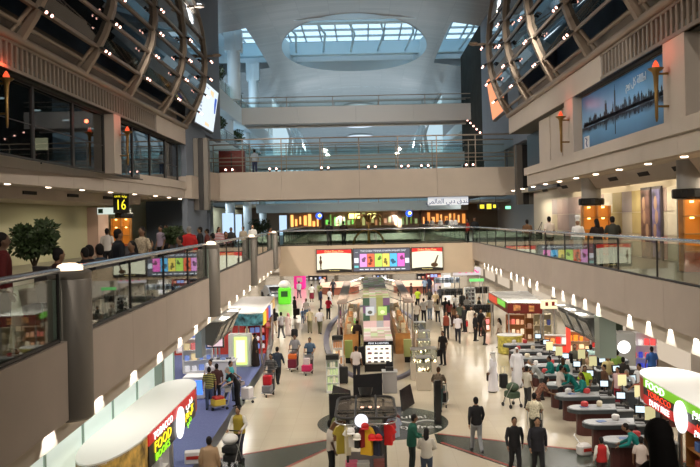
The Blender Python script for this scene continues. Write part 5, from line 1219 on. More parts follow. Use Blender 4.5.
for a in (-1.2, 1.2): MB().b(p.x+a-.05, p.x+a+.05, 74.05, 74.15, 0, p.z-.35).build('post', STEEL, t)
p = at(477, 280, 63); t = thing('shop_sign', 'green strip sign over the dark clothes at far right', 'sign', (p.x, 63, 0)); MB().b(p.x-.6, p.x+.55, 63, 63.2, p.z-.12, p.z+.1).build('panel', EM('green_strip', (.2, .8, .2), 1), t)
for a in (-.5, .45): MB().b(p.x+a-.03, p.x+a+.03, 63.05, 63.15, 0, p.z-.12).build('post', STEEL, t)
for i, (px, py, w_, c, l) in enumerate(((434, 283, 1.8, (.35, .02, .03), 'red fronted stand far behind under the lower bridge'), (425, 279, 2.0, (.05, .05, .07), 'dark stand far behind under the lower bridge'), (318, 280, 2.4, (.06, .05, .06), 'dark stand far behind at left under the lower bridge'), (305, 277, 2.2, (.4, .05, .05), 'red stand far behind at left under the lower bridge'), (380, 278, 2.0, (.12, .08, .06), 'brown stand far behind the island'))):
    x, y = G(px, py); shelf_unit(l, x, y, w_, .8, 1.9, 0, M('stand_tone_%d' % i, c, .5), 3, 'small bright item on the ' + l, cols=((.9, .8, .7), (.8, .3, .2), (.3, .4, .8), (.9, .9, .9)), glow=.6, per=6, seed=50+i)
# bright shop windows at the far end and along both sides of the ground floor
GW = EM('shop_window_glow', (1, .82, .62), .55); rr = random.Random(60)
for i in range(8):
    x0 = -15.5+i*3.9; struct(MB().b(x0, x0+3.3, 111.7, 111.95, .3, 2.9).build('window_%d' % (40+i), GW))
for i in range(9):
    y0 = 26+i*8.6
    struct(MB().b(-13.98, -13.9, y0, y0+6.5, .4, 3.2).build('window_%d' % (60+i), GW)); struct(MB().b(14.3, 14.38, y0, y0+6.5, .4, 3.2).build('window_%d' % (80+i), GW))
# right shop area behind the checkouts
x, y = G(510, 353); t = thing('round_desk', 'rounded yellow desk at the far end of the checkout row', 'desk', (x, y, 0)); MB().lathe([(.6, 0), (.66, .06), (.66, .9), (.72, .92), (.72, 1.0), (.3, 1.0)], (x, y, 0), 24, 1.0, .9).build('body', M('yellow_mottled', (.55, .48, .10), .5, noise=.4, scale=6), t, smooth=True); MB().lathe([(.70, 1.0), (.70, 1.03), (.1, 1.03)], (x, y, 0), 24, 1, .9).build('top', M('desk_top_light', (.7, .7, .7), .4), t)
x, y = G(569, 372); t = thing('red_pillar', 'narrow bright red lit pillar behind the checkouts', 'pillar sign', (x, y, 0)); MB().b(x-.09, x+.09, y-.09, y+.09, .1, 2.5).build('body', EM('neon_red', (1, .06, .03), 1.1), t); MB().b(x-.14, x+.14, y-.14, y+.14, 0, .1).build('foot', DKMET, t)
rsh = [(543, 349, 1.0, 2.0, 'tall cream shelf with blue labelled boxes behind the checkouts', (.62, .54, .38), ((.08, .1, .3), (.7, .6, .4), (.75, .7, .6)), .1), (516, 345, 1.1, 1.8, 'warm lit shelf under the ribbed canopy', (.4, .2, .08), ((.9, .5, .3), (.8, .2, .15), (.9, .8, .6)), .5), (527, 340, 1.4, 2.0, 'brown wooden shelf deep under the ribbed canopy', (.35, .16, .06), ((.5, .3, .2), (.8, .6, .4)), .3),
       (556, 362, 1.2, 1.4, 'white shelf of bottles with red lit goods left of the red pillar', (.7, .68, .65), ((.8, .05, .03), (.9, .85, .8), (.9, .4, .1)), .6), (579, 362, 1.2, 1.6, 'orange lit shelf right of the red pillar', (.6, .5, .4), ((1, .3, .03), (.9, .7, .4), (.3, .1, .05)), .8), (605, 365, 1.4, 1.3, 'white curved shelf of red goods under the right gallery', (.75, .74, .72), ((.7, .05, .04), (.2, .15, .1)), .2),
       (644, 372, 1.2, 1.9, 'blue and white shelf behind the right canopy', (.8, .8, .82), ((.05, .08, .6), (.85, .1, .1), (.9, .9, .9)), .5), (618, 350, 1.3, 2.2, 'dark green cabinet under the right gallery', (.05, .08, .05), ((.4, .35, .3), (.2, .2, .2)), .1), (660, 352, 2.0, 2.0, 'long bright shelf far right under the gallery', (.6, .45, .3), ((.9, .6, .3), (.8, .2, .1), (.9, .9, .8)), .6)]
for i, (px, py, w_, h, l, c, cols, gl) in enumerate(rsh):
    x, y = G(px, py); shelf_unit(l, x, y, w_, .5, h, -.25, M('rshelf_%d' % i, c, .5), 3, 'small packet on the ' + l, cols=cols, glow=gl, per=5, seed=70+i)
x, y = G(627, 376); t = thing('cabinet', 'grey cabinet with a white oval sign beside the checkouts', 'cabinet', (x, y, 0)); MB().rbox((x, y+.4, 1.0), (.9, .8, 2.0), .05).build('body', M('cabinet_grey', (.33, .33, .31), .5), t); MB().cyl((x-.12, y-.04, 1.35), (x-.12, y, 1.35), .3, n=24).build('oval_sign', EM('oval_white_glow', (1, .97, .95), 1.5), t)
# =================== CHECKOUTS ===================
CTOP = M('counter_top_grey', (.40, .42, .43), .35); CEDGE = M('counter_edge', (.055, .065, .07), .4); CBODY = M('counter_red_brown', (.075, .022, .018), .45); BELT = M('belt', (.33, .34, .35), .5)
SCR = EM('till_screen', (.72, .9, 1), 1.1)
def stadium(x0, x1, hw, n=8):
    P = [(x1, -hw), (x1, hw)]
    for k in range(n+1): a = PI/2+PI*k/n; P.append((x0+hw+hw*math.cos(a), hw*math.sin(a)))
    return P
def checkout(label, x, y, group, sgn=1):
    t = thing('checkout_counter', label, 'checkout', (x, y, 0), 0 if sgn > 0 else PI, group)
    W_ = lambda m_, n, mt: m_.build(n, mt, t, world=False)
    W_(MB().prism(stadium(-.45, .75, .30), 0, .78), 'body', CBODY)
    W_(MB().prism(stadium(-.75, .8, .42), .78, .90), 'edge', CEDGE)
    W_(MB().prism(stadium(-.69, .8, .37), .90, .925), 'top', CTOP)
    W_(MB().b(-.2, .7, -.22, .22, .925, .935), 'belt', BELT)
    W_(MB().b(.85, 1.35, -.45, .45, 0, .86), 'till_desk', CEDGE); W_(MB().b(.82, 1.38, -.48, .48, .86, .90), 'till_top', CTOP)
    return t
def till(label, x, y, z, rz, group):
    t = thing('till', label, 'till', (x, y, z), rz, group)
    W_ = lambda m_, n, mt: m_.build(n, mt, t, world=False)
    W_(MB().rbox((0, .05, .06), (.36, .34, .12), .02), 'base', DKMET)
    W_(MB().box((0, .06, .20), (.06, .06, .18)), 'neck', DKMET)
    s_ = W_(MB().box((0, .02, .40), (.36, .05, .29), rx=-.12), 'monitor', BLACK)
    W_(MB().box((0, -.008, .405), (.27, .01, .20), rx=-.12), 'screen', SCR)
    W_(MB().box((0, -.2, .03), (.34, .14, .03), rx=.1), 'keyboard', M('keys', (.3, .3, .3), .5))
names = ['nearest the viewer', 'second from the viewer', 'third from the viewer', 'fourth from the viewer', 'fifth from the viewer', 'sixth from the viewer', 'seventh from the viewer', 'eighth from the viewer', 'ninth from the viewer', 'tenth from the viewer']
CKY = [22.9+1.95*i for i in range(10)]
for i, y in enumerate(CKY):
    x = 7.55+.03*i
    checkout('checkout counter with grey rounded top, %s in the front row' % names[i], x, y, 'front row of checkout counters')
    till('till with lit screen on the front row checkout %s' % names[i], x+1.08, y-.05, .90, -.25, 'tills of the front row')
    if 2 <= i < 7:
        x2 = 11.0+.03*i
        checkout('checkout counter of the rear row, %s' % names[i], x2, y+.9, 'rear row of checkout counters', -1)
        till('till on the rear row checkout %s' % names[i], x2-1.05, y+.8, .90, .2, 'tills of the rear row')
rr = random.Random(77); PAPER = M('paper_white', (.8, .8, .8), .6)
for i, y in enumerate(CKY):
    o = MB().b(-.14, .14, -.1, .1, 0, .012).build('leaflet', M('leaflet_blue', (.12, .2, .42), .5) if i < 4 else PAPER, world=False); o.location = (7.45+.03*i+rr.uniform(-.1, .1), y, .936); o.rotation_euler = (0, 0, rr.uniform(-.5, .5))
    tag(o, 'leaflet lying on the checkout counter %s' % names[i], 'leaflet', 'leaflets on the checkouts')
for i, (px, py) in enumerate(((549.5, 346), (559, 351), (581.5, 354), (593, 361), (622, 380), (639, 391), (650, 413))):
    x, y = G(px, py, 1.62); t = thing('lane_sign', ['farthest', 'second farthest', 'third farthest', 'middle', 'third nearest', 'second nearest', 'nearest'][i] + ' of the pale yellow lane signs on posts among the checkouts', 'sign', (x, y, 0), 0, 'pale yellow lane signs')
    MB().b(x-.15, x+.15, y-.015, y+.015, 1.42, 1.82).build('sheet', EM('lane_sheet', (.85, .82, .45), .35, (.75, .72, .40)), t); MB().cyl((x, y, 0), (x, y, 1.45), .025, n=6).build('post', DKMET, t); MB().lathe([(.16, 0), (.15, .03)], (x, y, 0), 12).build('foot', DKMET, t); MB().b(x-.16, x+.16, y-.02, y+.02, 1.82, 1.85).build('clip', M('clip_red', (.4, .08, .04), .5), t)

# bags, scanners and baskets lying on the checkouts
rr = random.Random(91); rec = None; rec2 = None; k = 0
for i, y in enumerate(CKY):
    for q in range(2):
        x = 7.35+.03*i+q*.62+rr.uniform(-.1, .1); mt = M('plastic_bag_%d' % (k % 3), ((.7, .68, .66), (.55, .06, .06), (.62, .55, .40))[k % 3], .5); k += 1
        if i in (0, 1) and q == 0: continue
        if rec is None:
            o = MB().rbox((0, 0, .09), (.24, .18, .18), .07).build('shopping_bag', mt); tag(o, 'small plastic shopping bag lying on a front row checkout counter', 'bag', 'shopping bags on the checkouts'); o.location = (x, y+.1, .937); rec = remember(o); o.material_slots[0].link = 'OBJECT'; o.material_slots[0].material = mt
        else: dup(rec, (x, y+rr.uniform(-.1, .14), .937), rr.uniform(0, 3), mats={'shopping_bag': mt})
    o = thing('card_reader', 'dark card reader on the till desk of the checkout %s' % names[i], 'card reader', (8.75+.03*i, y-.25, .90), 0, 'card readers') if rec2 is None else None
    if o: MB().rbox((0, 0, .07), (.14, .2, .14), .02).build('base', DKMET, o, world=False); MB().box((0, -.04, .17), (.12, .04, .12), rx=-.5).build('display', BLACK, o, world=False); rec2 = remember(o)
    else: dup(rec2, (8.75+.03*i, y-.25, .90), label='dark card reader on the till desk of the checkout %s' % names[i])
# =================== PEOPLE ===================
def voxel(m, name, vs, smooth_it=2):
    """one continuous surface grown over the given volumes"""
    me = m.mesh('tmp', SKINM); o = bpy.data.objects.new('tmp', me); COL.objects.link(o)
    r = o.modifiers.new('r', 'REMESH'); r.mode = 'VOXEL'; r.voxel_size = vs; r.use_smooth_shade = True
    if smooth_it: s_ = o.modifiers.new('s', 'SMOOTH'); s_.iterations = smooth_it; s_.factor = .5
    dg = bpy.context.evaluated_depsgraph_get(); dg.update()
    out = bpy.data.meshes.new_from_object(o.evaluated_get(dg)); out.name = name
    bpy.data.objects.remove(o); bpy.data.meshes.remove(me)
    out.polygons.foreach_set('use_smooth', [True]*len(out.polygons))
    return out
SKINM = M('skin_base', (.30, .17, .10), .6); EYEM = M('eye_dark', (.015, .01, .01), .3)
def limb(m, pts, rs, n=10):
    for (a, ra), (b, rb) in zip(list(zip(pts, rs))[:-1], list(zip(pts, rs))[1:]):
        m.cyl(a, b, ra, rb, n)
        m.ball(b, rb, n, 6)
    m.ball(pts[0], rs[0], n, 6)
def loft(m, rings, n=14):
    vs = []; fs = []
    for c, rx, ry in rings:
        for i in range(n): a = 2*PI*i/n; vs.append((c[0]+rx*math.cos(a), c[1]+ry*math.sin(a), c[2]))
    for j in range(len(rings)-1):
        for i in range(n): fs.append((j*n+i, j*n+(i+1) % n, (j+1)*n+(i+1) % n, (j+1)*n+i))
    fs += [tuple(range(n-1, -1, -1)), tuple(range((len(rings)-1)*n, len(rings)*n))]
    m.add(vs, fs)
POSES = {}
def mkpose(lean=0., hd=0., el=None, wl=None, er=None, wr=None, kl=(-.10, .02, .50), al=(-.105, -.02, .09), kr=(.10, .02, .50), ar=(.105, -.02, .09)):
    return dict(lean=lean, hd=hd, e=[el or (-.25, -.03, 1.14), er or (.25, -.03, 1.14)], w=[wl or (-.255, .06, .90), wr or (.255, .06, .90)], k=[kl, kr], a=[al, ar])
POSES['stand'] = mkpose()
POSES['walk'] = mkpose(.02, 0, (-.25, -.13, 1.15), (-.25, -.10, .91), (.25, .08, 1.15), (.25, .24, .95), (-.09, .17, .51), (-.09, .26, .09), (.09, -.01, .49), (.09, -.30, .15))
POSES['push'] = mkpose(.06, .02, (-.27, .08, 1.16), (-.22, .36, 1.04), (.27, .08, 1.16), (.22, .36, 1.04), (-.09, .13, .51), (-.09, .16, .09), (.09, -.0, .50), (.09, -.22, .12))
POSES['serve'] = mkpose(.05, .03, (-.26, .08, 1.15), (-.18, .34, 1.03), (.26, .08, 1.15), (.18, .34, 1.03))
POSES['lean'] = mkpose(.30, .05, (-.27, .36, 1.12), (-.2, .60, 1.02), (.27, .36, 1.12), (.2, .60, 1.02))
POSES['sit'] = mkpose(-.05, .04, (-.25, .04, 1.14), (-.16, .26, 1.02), (.25, .04, 1.14), (.16, .26, 1.02), (-.11, .42, .92), (-.11, .46, .53), (.11, .42, .92), (.11, .46, .53))
POSES['carry'] = mkpose(0, 0, None, None, (.26, -.02, 1.13), (.275, .02, .86))
def P3(p): return Vector(p)
def torso_shift(ps, z): return ps['lean']*max(0, (z-.95))/.5
def head_c(ps): return Vector((0, torso_shift(ps, 1.6)+ps['hd']+.01, 1.615-ps['lean']*.22))
def sh(ps, s_): return Vector((s_*.178, torso_shift(ps, 1.42), 1.385-ps['lean']*.18))
def zt(ps, z): return z-ps['lean']*.18*max(0, (z-.95)/.5)
_pm = {}
def body_mesh(pn):
    if ('body', pn) in _pm: return _pm['body', pn]
    ps = POSES[pn]; m = MB()
    loft(m, [((0, torso_shift(ps, z), zt(ps, z)), rx, ry) for z, rx, ry in ((.84, .12, .10), (.92, .16, .115), (1.05, .145, .10), (1.2, .155, .105), (1.32, .162, .105), (1.38, .145, .09), (1.43, .095, .07), (1.47, .06, .055))])
    h = head_c(ps)
    limb(m, [(0, torso_shift(ps, 1.42), zt(ps, 1.42)), h+Vector((0, -.01, -.06))], [.062, .055])
    m.ball(h, (.076, .094, .115), 16, 10); m.ball(h+Vector((0, .02, -.055)), (.058, .066, .062), 12, 8)
    m.ball(h+Vector((0, .094, -.015)), (.014, .02, .024), 8, 6)
    for s_ in (-1, 1): m.ball(h+Vector((s_*.077, -.005, -.012)), (.012, .02, .03), 8, 6)
    for i, s_ in ((0, -1), (1, 1)):
        limb(m, [sh(ps, s_), ps['e'][i], ps['w'][i]], [.052, .040, .027])
        d = (P3(ps['w'][i])-P3(ps['e'][i])).normalized(); w_ = P3(ps['w'][i])
        m.ball(w_+d*.055, (.034, .036, .045), 8, 6)
        limb(m, [(s_*.09, 0, .90), ps['k'][i], ps['a'][i]], [.085, .056, .038])
        a = P3(ps['a'][i]); limb(m, [a+Vector((0, -.02, -.045)), a+Vector((s_*.02, .15, -.06))], [.036, .03])
    me = voxel(m, 'person', .017, 3)
    # fingers, thumbs, eyes and mouth join the same mesh
    f = MB()
    for i, s_ in ((0, -1), (1, 1)):
        w_ = P3(ps['w'][i]); d = (w_-P3(ps['e'][i])).normalized(); u = Vector((0, 1, 0)) if abs(d.z) > .6 else Vector((1, 0, 0))
        u = (u-d*u.dot(d)).normalized(); nrm = d.cross(u)*s_
        for k, L in enumerate((.070, .080, .076, .058)):
            b = w_+d*.085+u*(.026-.0175*k); f.tube([b-d*.01, b+d*L*.5, b+d*L*.8-nrm*.012, b+d*L*.95-nrm*.03], [.0095, .0085, .008, .006], 5)
        b = w_+d*.035+u*.034; f.tube([b-u*.01, b+u*.022+d*.02, b+u*.026+d*.05], [.011, .0095, .007], 5)
    f.cur = 1
    for s_ in (-1, 1): f.ball(h+Vector((s_*.030, .083, .008)), (.012, .009, .007), 8, 5)
    f.ball(h+Vector((0, .083, -.062)), (.022, .008, .006), 8, 5)
    V = [tuple(v.co) for v in me.vertices]; Fc = [tuple(p.vertices) for p in me.polygons]; n = len(V)
    out = bpy.data.meshes.new('person'); out.from_pydata(V+f.v, [], Fc+[tuple(i+n for i in q) for q in f.f]); out.update()
    out.materials.append(SKINM); out.materials.append(EYEM)
    out.polygons.foreach_set('material_index', [0]*len(Fc)+f.mi); out.polygons.foreach_set('use_smooth', [True]*len(out.polygons))
    bpy.data.meshes.remove(me); _pm['body', pn] = out
    return out
def cloth_mesh(g, pn):
    if (g, pn) in _pm: return _pm[g, pn]
    ps = POSES[pn]; m = MB(); vs = .02
    tr = lambda L: loft(m, [((0, torso_shift(ps, z)+dy, zt(ps, z)), rx, ry) for z, rx, ry, dy in L])
    if g in ('shirt_short', 'shirt_long', 'jacket', 'vest'):
        b = .012 if g == 'jacket' else .02 if g == 'vest' else 0; z0 = .80 if g == 'jacket' else .86
        tr([(z0, .178+b, .135+b, 0), (.95, .182+b, .135+b, 0), (1.08, .168+b, .122+b, 0), (1.22, .176+b, .126+b, 0), (1.33, .186+b, .124+b, 0), (1.395, .168+b, .108+b, 0), (1.44, .115+b, .085, 0), (1.485, .068, .062, 0)])
        if g != 'vest':
            for i, s_ in ((0, -1), (1, 1)):
                e = P3(ps['e'][i]); w_ = P3(ps['w'][i]); s0 = sh(ps, s_)
                if g == 'shirt_short': limb(m, [s0, s0.lerp(e, .75)], [.064, .060])
                else: limb(m, [s0, e, e.lerp(w_, .93)], [.064, .054, .040+b*.5])
    elif g == 'trousers':
        loft(m, [((0, 0, z), rx, ry) for z, rx, ry in ((.80, .150, .118), (.90, .176, .130), (.98, .168, .124))])
        for i, s_ in ((0, -1), (1, 1)):
            a = P3(ps['a'][i]); limb(m, [(s_*.09, 0, .88), ps['k'][i], a+Vector((0, 0, -.02))], [.100, .074, .062])
    elif g == 'skirt':
        loft(m, [((0, 0, z), rx, ry) for z, rx, ry in ((.32, .24, .20), (.5, .225, .19), (.75, .205, .165), (.90, .180, .135), (1.0, .165, .120))])
    elif g in ('robe', 'abaya'):
        loft(m, [((0, torso_shift(ps, z), zt(ps, z)), rx, ry) for z, rx, ry in ((.05, .27, .235), (.4, .245, .205), (.8, .225, .175), (1.05, .20, .145), (1.25, .20, .14), (1.34, .195, .13), (1.41, .155, .105), (1.45, .11, .085), (1.49, .07, .065))])
        for i, s_ in ((0, -1), (1, 1)):
            e = P3(ps['e'][i]); w_ = P3(ps['w'][i]); limb(m, [sh(ps, s_), e, e.lerp(w_, .92)], [.082, .072, .062])
        vs = .024
    elif g in ('hair', 'hair_long'):
        h = head_c(ps); q = MB(); R = 12; N_ = 16
        # a shell over the crown, back and sides that leaves the face free
        m.ball(h+Vector((0, -.018, .03)), (.084, .092, .100), 16, 10)
        m.ball(h+Vector((0, -.045, -.02)), (.076, .062, .085), 14, 9)
        if g == 'hair_long': limb(m, [h+Vector((0, -.06, 0)), h+Vector((0, -.09, -.14)), h+Vector((0, -.10, -.26))], [.075, .085, .07])
        vs = .015
    elif g == 'scarf':
        h = head_c(ps); m.ball(h+Vector((0, -.02, .022)), (.096, .104, .112), 16, 10)
        loft(m, [(h+Vector((0, -.06, -.30)), .19, .085), (h+Vector((0, -.05, -.16)), .15, .09), (h+Vector((0, -.03, -.02)), .10, .09), (h+Vector((0, -.02, .05)), .09, .09)]); vs = .017
    elif g == 'chef_hat':
        h = head_c(ps); m.lathe([(.085, .04), (.085, .15), (.11, .20), (.115, .27), (.08, .31)], h+Vector((0, -.01, 0)), 16); vs = .012
    me = voxel(m, g, vs, 2); me.materials.clear(); me.materials.append(SKINM); _pm[g, pn] = me
    return me
def shoe_mesh(pn, i):
    k = ('shoe', pn, i)
    if k in _pm: return _pm[k]
    a = P3(POSES[pn]['a'][i]); s_ = (-1, 1)[i]
    m = MB(); vs = []; n = 12; c = a+Vector((s_*.012, .055, 0)); L = [(-.092, .045, .145), (-.075, .048, .15), (-.05, .044, .135), (-.025, .036, .085), (0.0, .034, .05)]
    off = [0, 0, 0, -.045, -.06]
    loft(m, [((c.x, c.y+o_, max(.003, c.z+z)), rx, ry) for (z, rx, ry), o_ in zip(L, off)], 12)
    _pm[k] = m.mesh('shoe', SKINM, True); return _pm[k]
def cm(c, rough=.8):
    return M('cloth_%02d%02d%02d' % tuple(min(99, round(v*99)) for v in c), c, rough, spec=.2)
SK = [(.42, .25, .16), (.30, .165, .095), (.20, .105, .06), (.12, .065, .04), (.50, .32, .22)]
HR = {'black': (.012, .010, .010), 'brown': (.05, .025, .012), 'grey': (.22, .21, .20), 'white': (.6, .58, .55)}
def stripe(c1, c2, sc=14):
    k = 'stripe_%d_%d' % (round(c1[0]*99+c1[2]*9), round(c2[0]*99+c2[1]*9))
    if (k,) in _mc: return _mc[(k,)]
    m = M(k, c1, .8); nt = m.node_tree; p = nt.nodes['Principled BSDF']; tc = nt.nodes.new('ShaderNodeTexCoord'); w_ = nt.nodes.new('ShaderNodeTexWave'); w_.bands_direction = 'Z'; w_.inputs['Scale'].default_value = sc*.32
    r = nt.nodes.new('ShaderNodeValToRGB'); r.color_ramp.interpolation = 'CONSTANT'; r.color_ramp.elements[0].color = c1+(1,); r.color_ramp.elements[1].position = .55; r.color_ramp.elements[1].color = c2+(1,)
    nt.links.new(tc.outputs['Object'], w_.inputs['Vector']); nt.links.new(w_.outputs['Fac'], r.inputs['Fac']); nt.links.new(r.outputs['Color'], p.inputs['Base Color']); return m
PEOPLE = []
def person(label, xy, face, pose='stand', top='shirt_short', tc=(.6, .6, .6), bc=(.03, .03, .035), hair='hair', hc='black', skin=1, h=1.72, z=0., low='trousers', shoes=True, group=None):
    x, y = xy
    o = bpy.data.objects.new('person', body_mesh(pose)); COL.objects.link(o); o.location = (x, y, z); o.rotation_euler = (0, 0, math.radians(face)); k = h/1.73; o.scale = (k, k, k)
    o.material_slots[0].link = 'OBJECT'; o.material_slots[0].material = M('skin_%d' % skin, SK[skin], .6)
    tag(o, label, 'person', group)
    def ch(nm, me, c):
        q = bpy.data.objects.new(nm, me); COL.objects.link(q); q.parent = o
        q.material_slots[0].link = 'OBJECT'; q.material_slots[0].material = c if not isinstance(c, tuple) else cm(c)
        return q
    robe = top in ('robe', 'abaya')
    nm = {'shirt_short': 'shirt', 'shirt_long': 'shirt'}.get(top, top)
    if top == 'vest': ch('shirt', cloth_mesh('shirt_long', pose), (.62, .60, .55))
    ch(nm, cloth_mesh(top, pose), tc)
    if not robe: ch(low, cloth_mesh(low, pose), bc)
    if hair == 'scarf': ch('headscarf', cloth_mesh('scarf', pose), HR[hc] if hc in HR else hc)
    elif hair: ch('hair', cloth_mesh('hair' if hair == 'chef_hat' else hair, pose), HR[hc] if hc in HR else hc)
    if hair == 'chef_hat': ch('chef_hat', cloth_mesh('chef_hat', pose), (.8, .8, .8))
    if robe and top == 'robe' and hair == 'scarf': 
        hd = head_c(POSES[pose]); key = ('agal', pose)
        if key not in _pm: _pm[key] = MB().tube([(hd.x+.098*math.cos(a*PI/8), hd.y-.02+.106*math.sin(a*PI/8), hd.z+.065) for a in range(16)], .012, 6, True).mesh('head_cord', SKINM)
        ch('head_cord', _pm[key], (.012, .012, .012))
    if shoes:
        for i in (0, 1): ch('shoe', shoe_mesh(pose, i), (.02, .018, .016))
    PEOPLE.append(o)
    return o
def HP(px, py, h=1.72, z=0.): return G(px, py, z+h)           # from the top of the head
BK = (.018, .018, .02); NAVY = (.02, .025, .05); WH = (.75, .73, .70); CR = (.62, .55, .42); GRY = (.30, .31, .33); TEALC = (.015, .19, .17); DJ = (.05, .07, .13)
# ---- hall floor, nearest the viewer
person('man in black long sleeved shirt and grey trousers walking away across the bare floor', G(477, 452), 5, 'walk', 'shirt_long', BK, (.24, .25, .26), h=1.76)
person('man all in black walking towards the viewer, left of the suited man', HP(514, 416, 1.74), 180, 'walk', 'shirt_long', BK, BK, skin=2)
person('man in dark suit with pale shirt walking towards the viewer beside the man in black', HP(537, 417, 1.78), 178, 'walk', 'jacket', (.022, .022, .028), BK, skin=1, h=1.78)
person('person in pale patterned shirt pushing a trolley past the checkout ends', HP(534, 393, 1.68), -15, 'push', 'shirt_short', M('pale_pattern', (.55, .50, .36), .8, noise=.4, scale=25), (.05, .05, .04), h=1.68)
person('man in white short sleeved shirt standing left of the clothes kiosk', HP(330.5, 420, 1.74), -75, 'stand', 'shirt_short', (.58, .52, .46), BK, skin=3, h=1.74)
person('person in dark green jacket facing right beside the black floor disc', HP(411, 414, 1.74), -80, 'serve', 'jacket', (.02, .10, .07), (.02, .03, .03), skin=2, h=1.74)
person('woman with long dark hair and white top, back turned, right of the green jacket', HP(426, 428.5, 1.62), -10, 'serve', 'shirt_long', (.60, .57, .50), (.06, .08, .12), 'hair_long', h=1.62)
person('man in brown patterned shirt pushing a trolley beside the glass showcases', HP(438, 367, 1.72), -15, 'push', 'shirt_short', M('brown_pattern', (.10, .075, .05), .8, noise=.9, scale=25), (.03, .06, .06), hc='brown')
person('man in yellow vest over white sleeves standing behind a loaded pushchair', HP(239, 405.5, 1.72), 165, 'push', 'vest', (.42, .32, .05), (.04, .04, .06), skin=1)
person('man in tan jacket seen from behind on the blue carpet edge', HP(209, 436.5, 1.72), 3, 'stand', 'jacket', (.30, .20, .12), (.10, .07, .05), skin=2)
person('man in yellow and black striped shirt and blue jeans, back turned', HP(209, 366.5, 1.74), 10, 'stand', 'shirt_short', stripe((.03, .03, .025), (.35, .32, .08)), DJ, skin=1)
person('person in dark maroon shirt beside the striped shirt man', HP(216.5, 364, 1.70), 30, 'stand', 'shirt_short', (.07, .03, .03), (.03, .03, .04), skin=2)
person('man in turquoise shirt pushing a trolley on the blue carpet', HP(228.5, 360.5, 1.72), -110, 'push', 'shirt_short', (.08, .45, .50), (.08, .10, .14), skin=1)
person('grey haired man in black shirt bending over a trolley of yellow goods', HP(237, 365, 1.70), 125, 'lean', 'shirt_short', BK, (.02, .02, .025), hc='grey', skin=4)
person('seller in white shirt behind the white sales desk at left', HP(211, 359.5, 1.70), 170, 'serve', 'shirt_short', (.65, .62, .66), BK, skin=1)
person('man in dark striped jumper pushing a trolley with a red bag towards the viewer', HP(271, 353, 1.72), 175, 'push', 'shirt_long', stripe((.03, .03, .03), (.13, .13, .13)), (.05, .05, .05), skin=2)
person('man in dark suit walking away right behind the striped jumper man', HP(277, 346, 1.76), -10, 'walk', 'jacket', (.03, .04, .06), BK, skin=1)
person('man in grey polo shirt pushing an orange loaded trolley', HP(295, 334, 1.74), 175, 'push', 'shirt_short', (.33, .33, .35), (.05, .05, .06), skin=2, h=1.74)
person('man in blue shirt pushing a trolley with a pink bag', HP(310, 337, 1.72), 172, 'push', 'shirt_short', (.10, .16, .25), (.10, .09, .09), skin=1)
person('woman in a long dark dress standing at the red carpet edge', HP(255, 333, 1.74), -90, 'stand', 'abaya', (.03, .02, .018), BK, 'hair', skin=2)
person('child in pink headscarf and white dress pulling a black bag', HP(288, 313, 1.5), 150, 'carry', 'abaya', (.70, .62, .60), BK, 'scarf', (.60, .22, .28), h=1.5)
person('man in khaki shirt with a shoulder strap walking away', HP(309.5, 307.5, 1.74), 5, 'walk', 'shirt_short', (.36, .32, .20), (.16, .15, .09), hc='grey', skin=4)
person('man in pale grey shirt and olive trousers walking away beside the khaki one', HP(319.5, 308, 1.74), -5, 'walk', 'shirt_short', (.42, .42, .46), (.12, .12, .07), skin=1)
person('person in black suit holding a black bag near the show car', HP(294.5, 296, 1.74), -60, 'carry', 'jacket', BK, BK, skin=2)
person('person in white top and blue jeans holding a child by the hand', HP(306, 298.5, 1.66), 160, 'stand', 'shirt_short', WH, (.12, .2, .32), skin=2, h=1.66)
person('small child in blue beside the person in white top', HP(302.5, 308.5, 1.1), 160, 'stand', 'shirt_short', (.12, .2, .35), (.1, .12, .2), skin=2, h=1.1)
person('man in navy suit standing in the middle of the left aisle', HP(320.5, 288, 1.80), -90, 'stand', 'jacket', (.02, .025, .05), (.02, .025, .05), skin=1, h=1.8)
person('man in bright red shirt and black trousers near the left curb', HP(328, 296.5, 1.74), -30, 'serve', 'shirt_short', (.55, .02, .05), BK, skin=2)
person('person in white top and dark red skirt far along the left aisle', HP(311.5, 284, 1.66), 0, 'stand', 'shirt_short', WH, (.20, .02, .04), skin=2, low='skirt', h=1.66)
person('woman in black top and beige trousers under the teal canopy', HP(274.5, 308.5, 1.66), 0, 'stand', 'shirt_short', BK, (.50, .42, .30), hair='hair_long', h=1.66)
person('woman in purple top behind the left curb', HP(340, 306.5, 1.62), -60, 'stand', 'shirt_short', (.18, .03, .14), BK, hair='hair_long', h=1.62)
person('woman in pale pink blouse and dark skirt behind the left curb', HP(339.5, 314.5, 1.62), -60, 'stand', 'shirt_short', (.66, .50, .48), (.04, .02, .02), low='skirt', h=1.62)
person('man in dark suit standing at the left counter of the shop island', HP(357, 320, 1.76), -20, 'stand', 'jacket', (.03, .02, .018), BK, skin=2, h=1.76)
person('man in pale shirt with a shoulder bag strap facing the lit pens case', HP(356, 346, 1.72), -20, 'stand', 'shirt_short', (.68, .60, .58), (.03, .03, .04), skin=2)
person('person in olive shirt walking far along the left aisle', HP(319.5, 282.5, 1.72), 0, 'walk', 'shirt_short', (.25, .25, .12), (.1, .1, .1))
person('person in white blouse farthest along the left aisle', HP(322, 276.5, 1.68), 0, 'walk', 'shirt_long', WH, (.03, .03, .05), h=1.68)
person('person in grey dress leaning on the left round lit counter', HP(329.5, 288.5, 1.64), -40, 'stand', 'shirt_short', (.6, .6, .62), (.4, .4, .42), low='skirt', h=1.64)
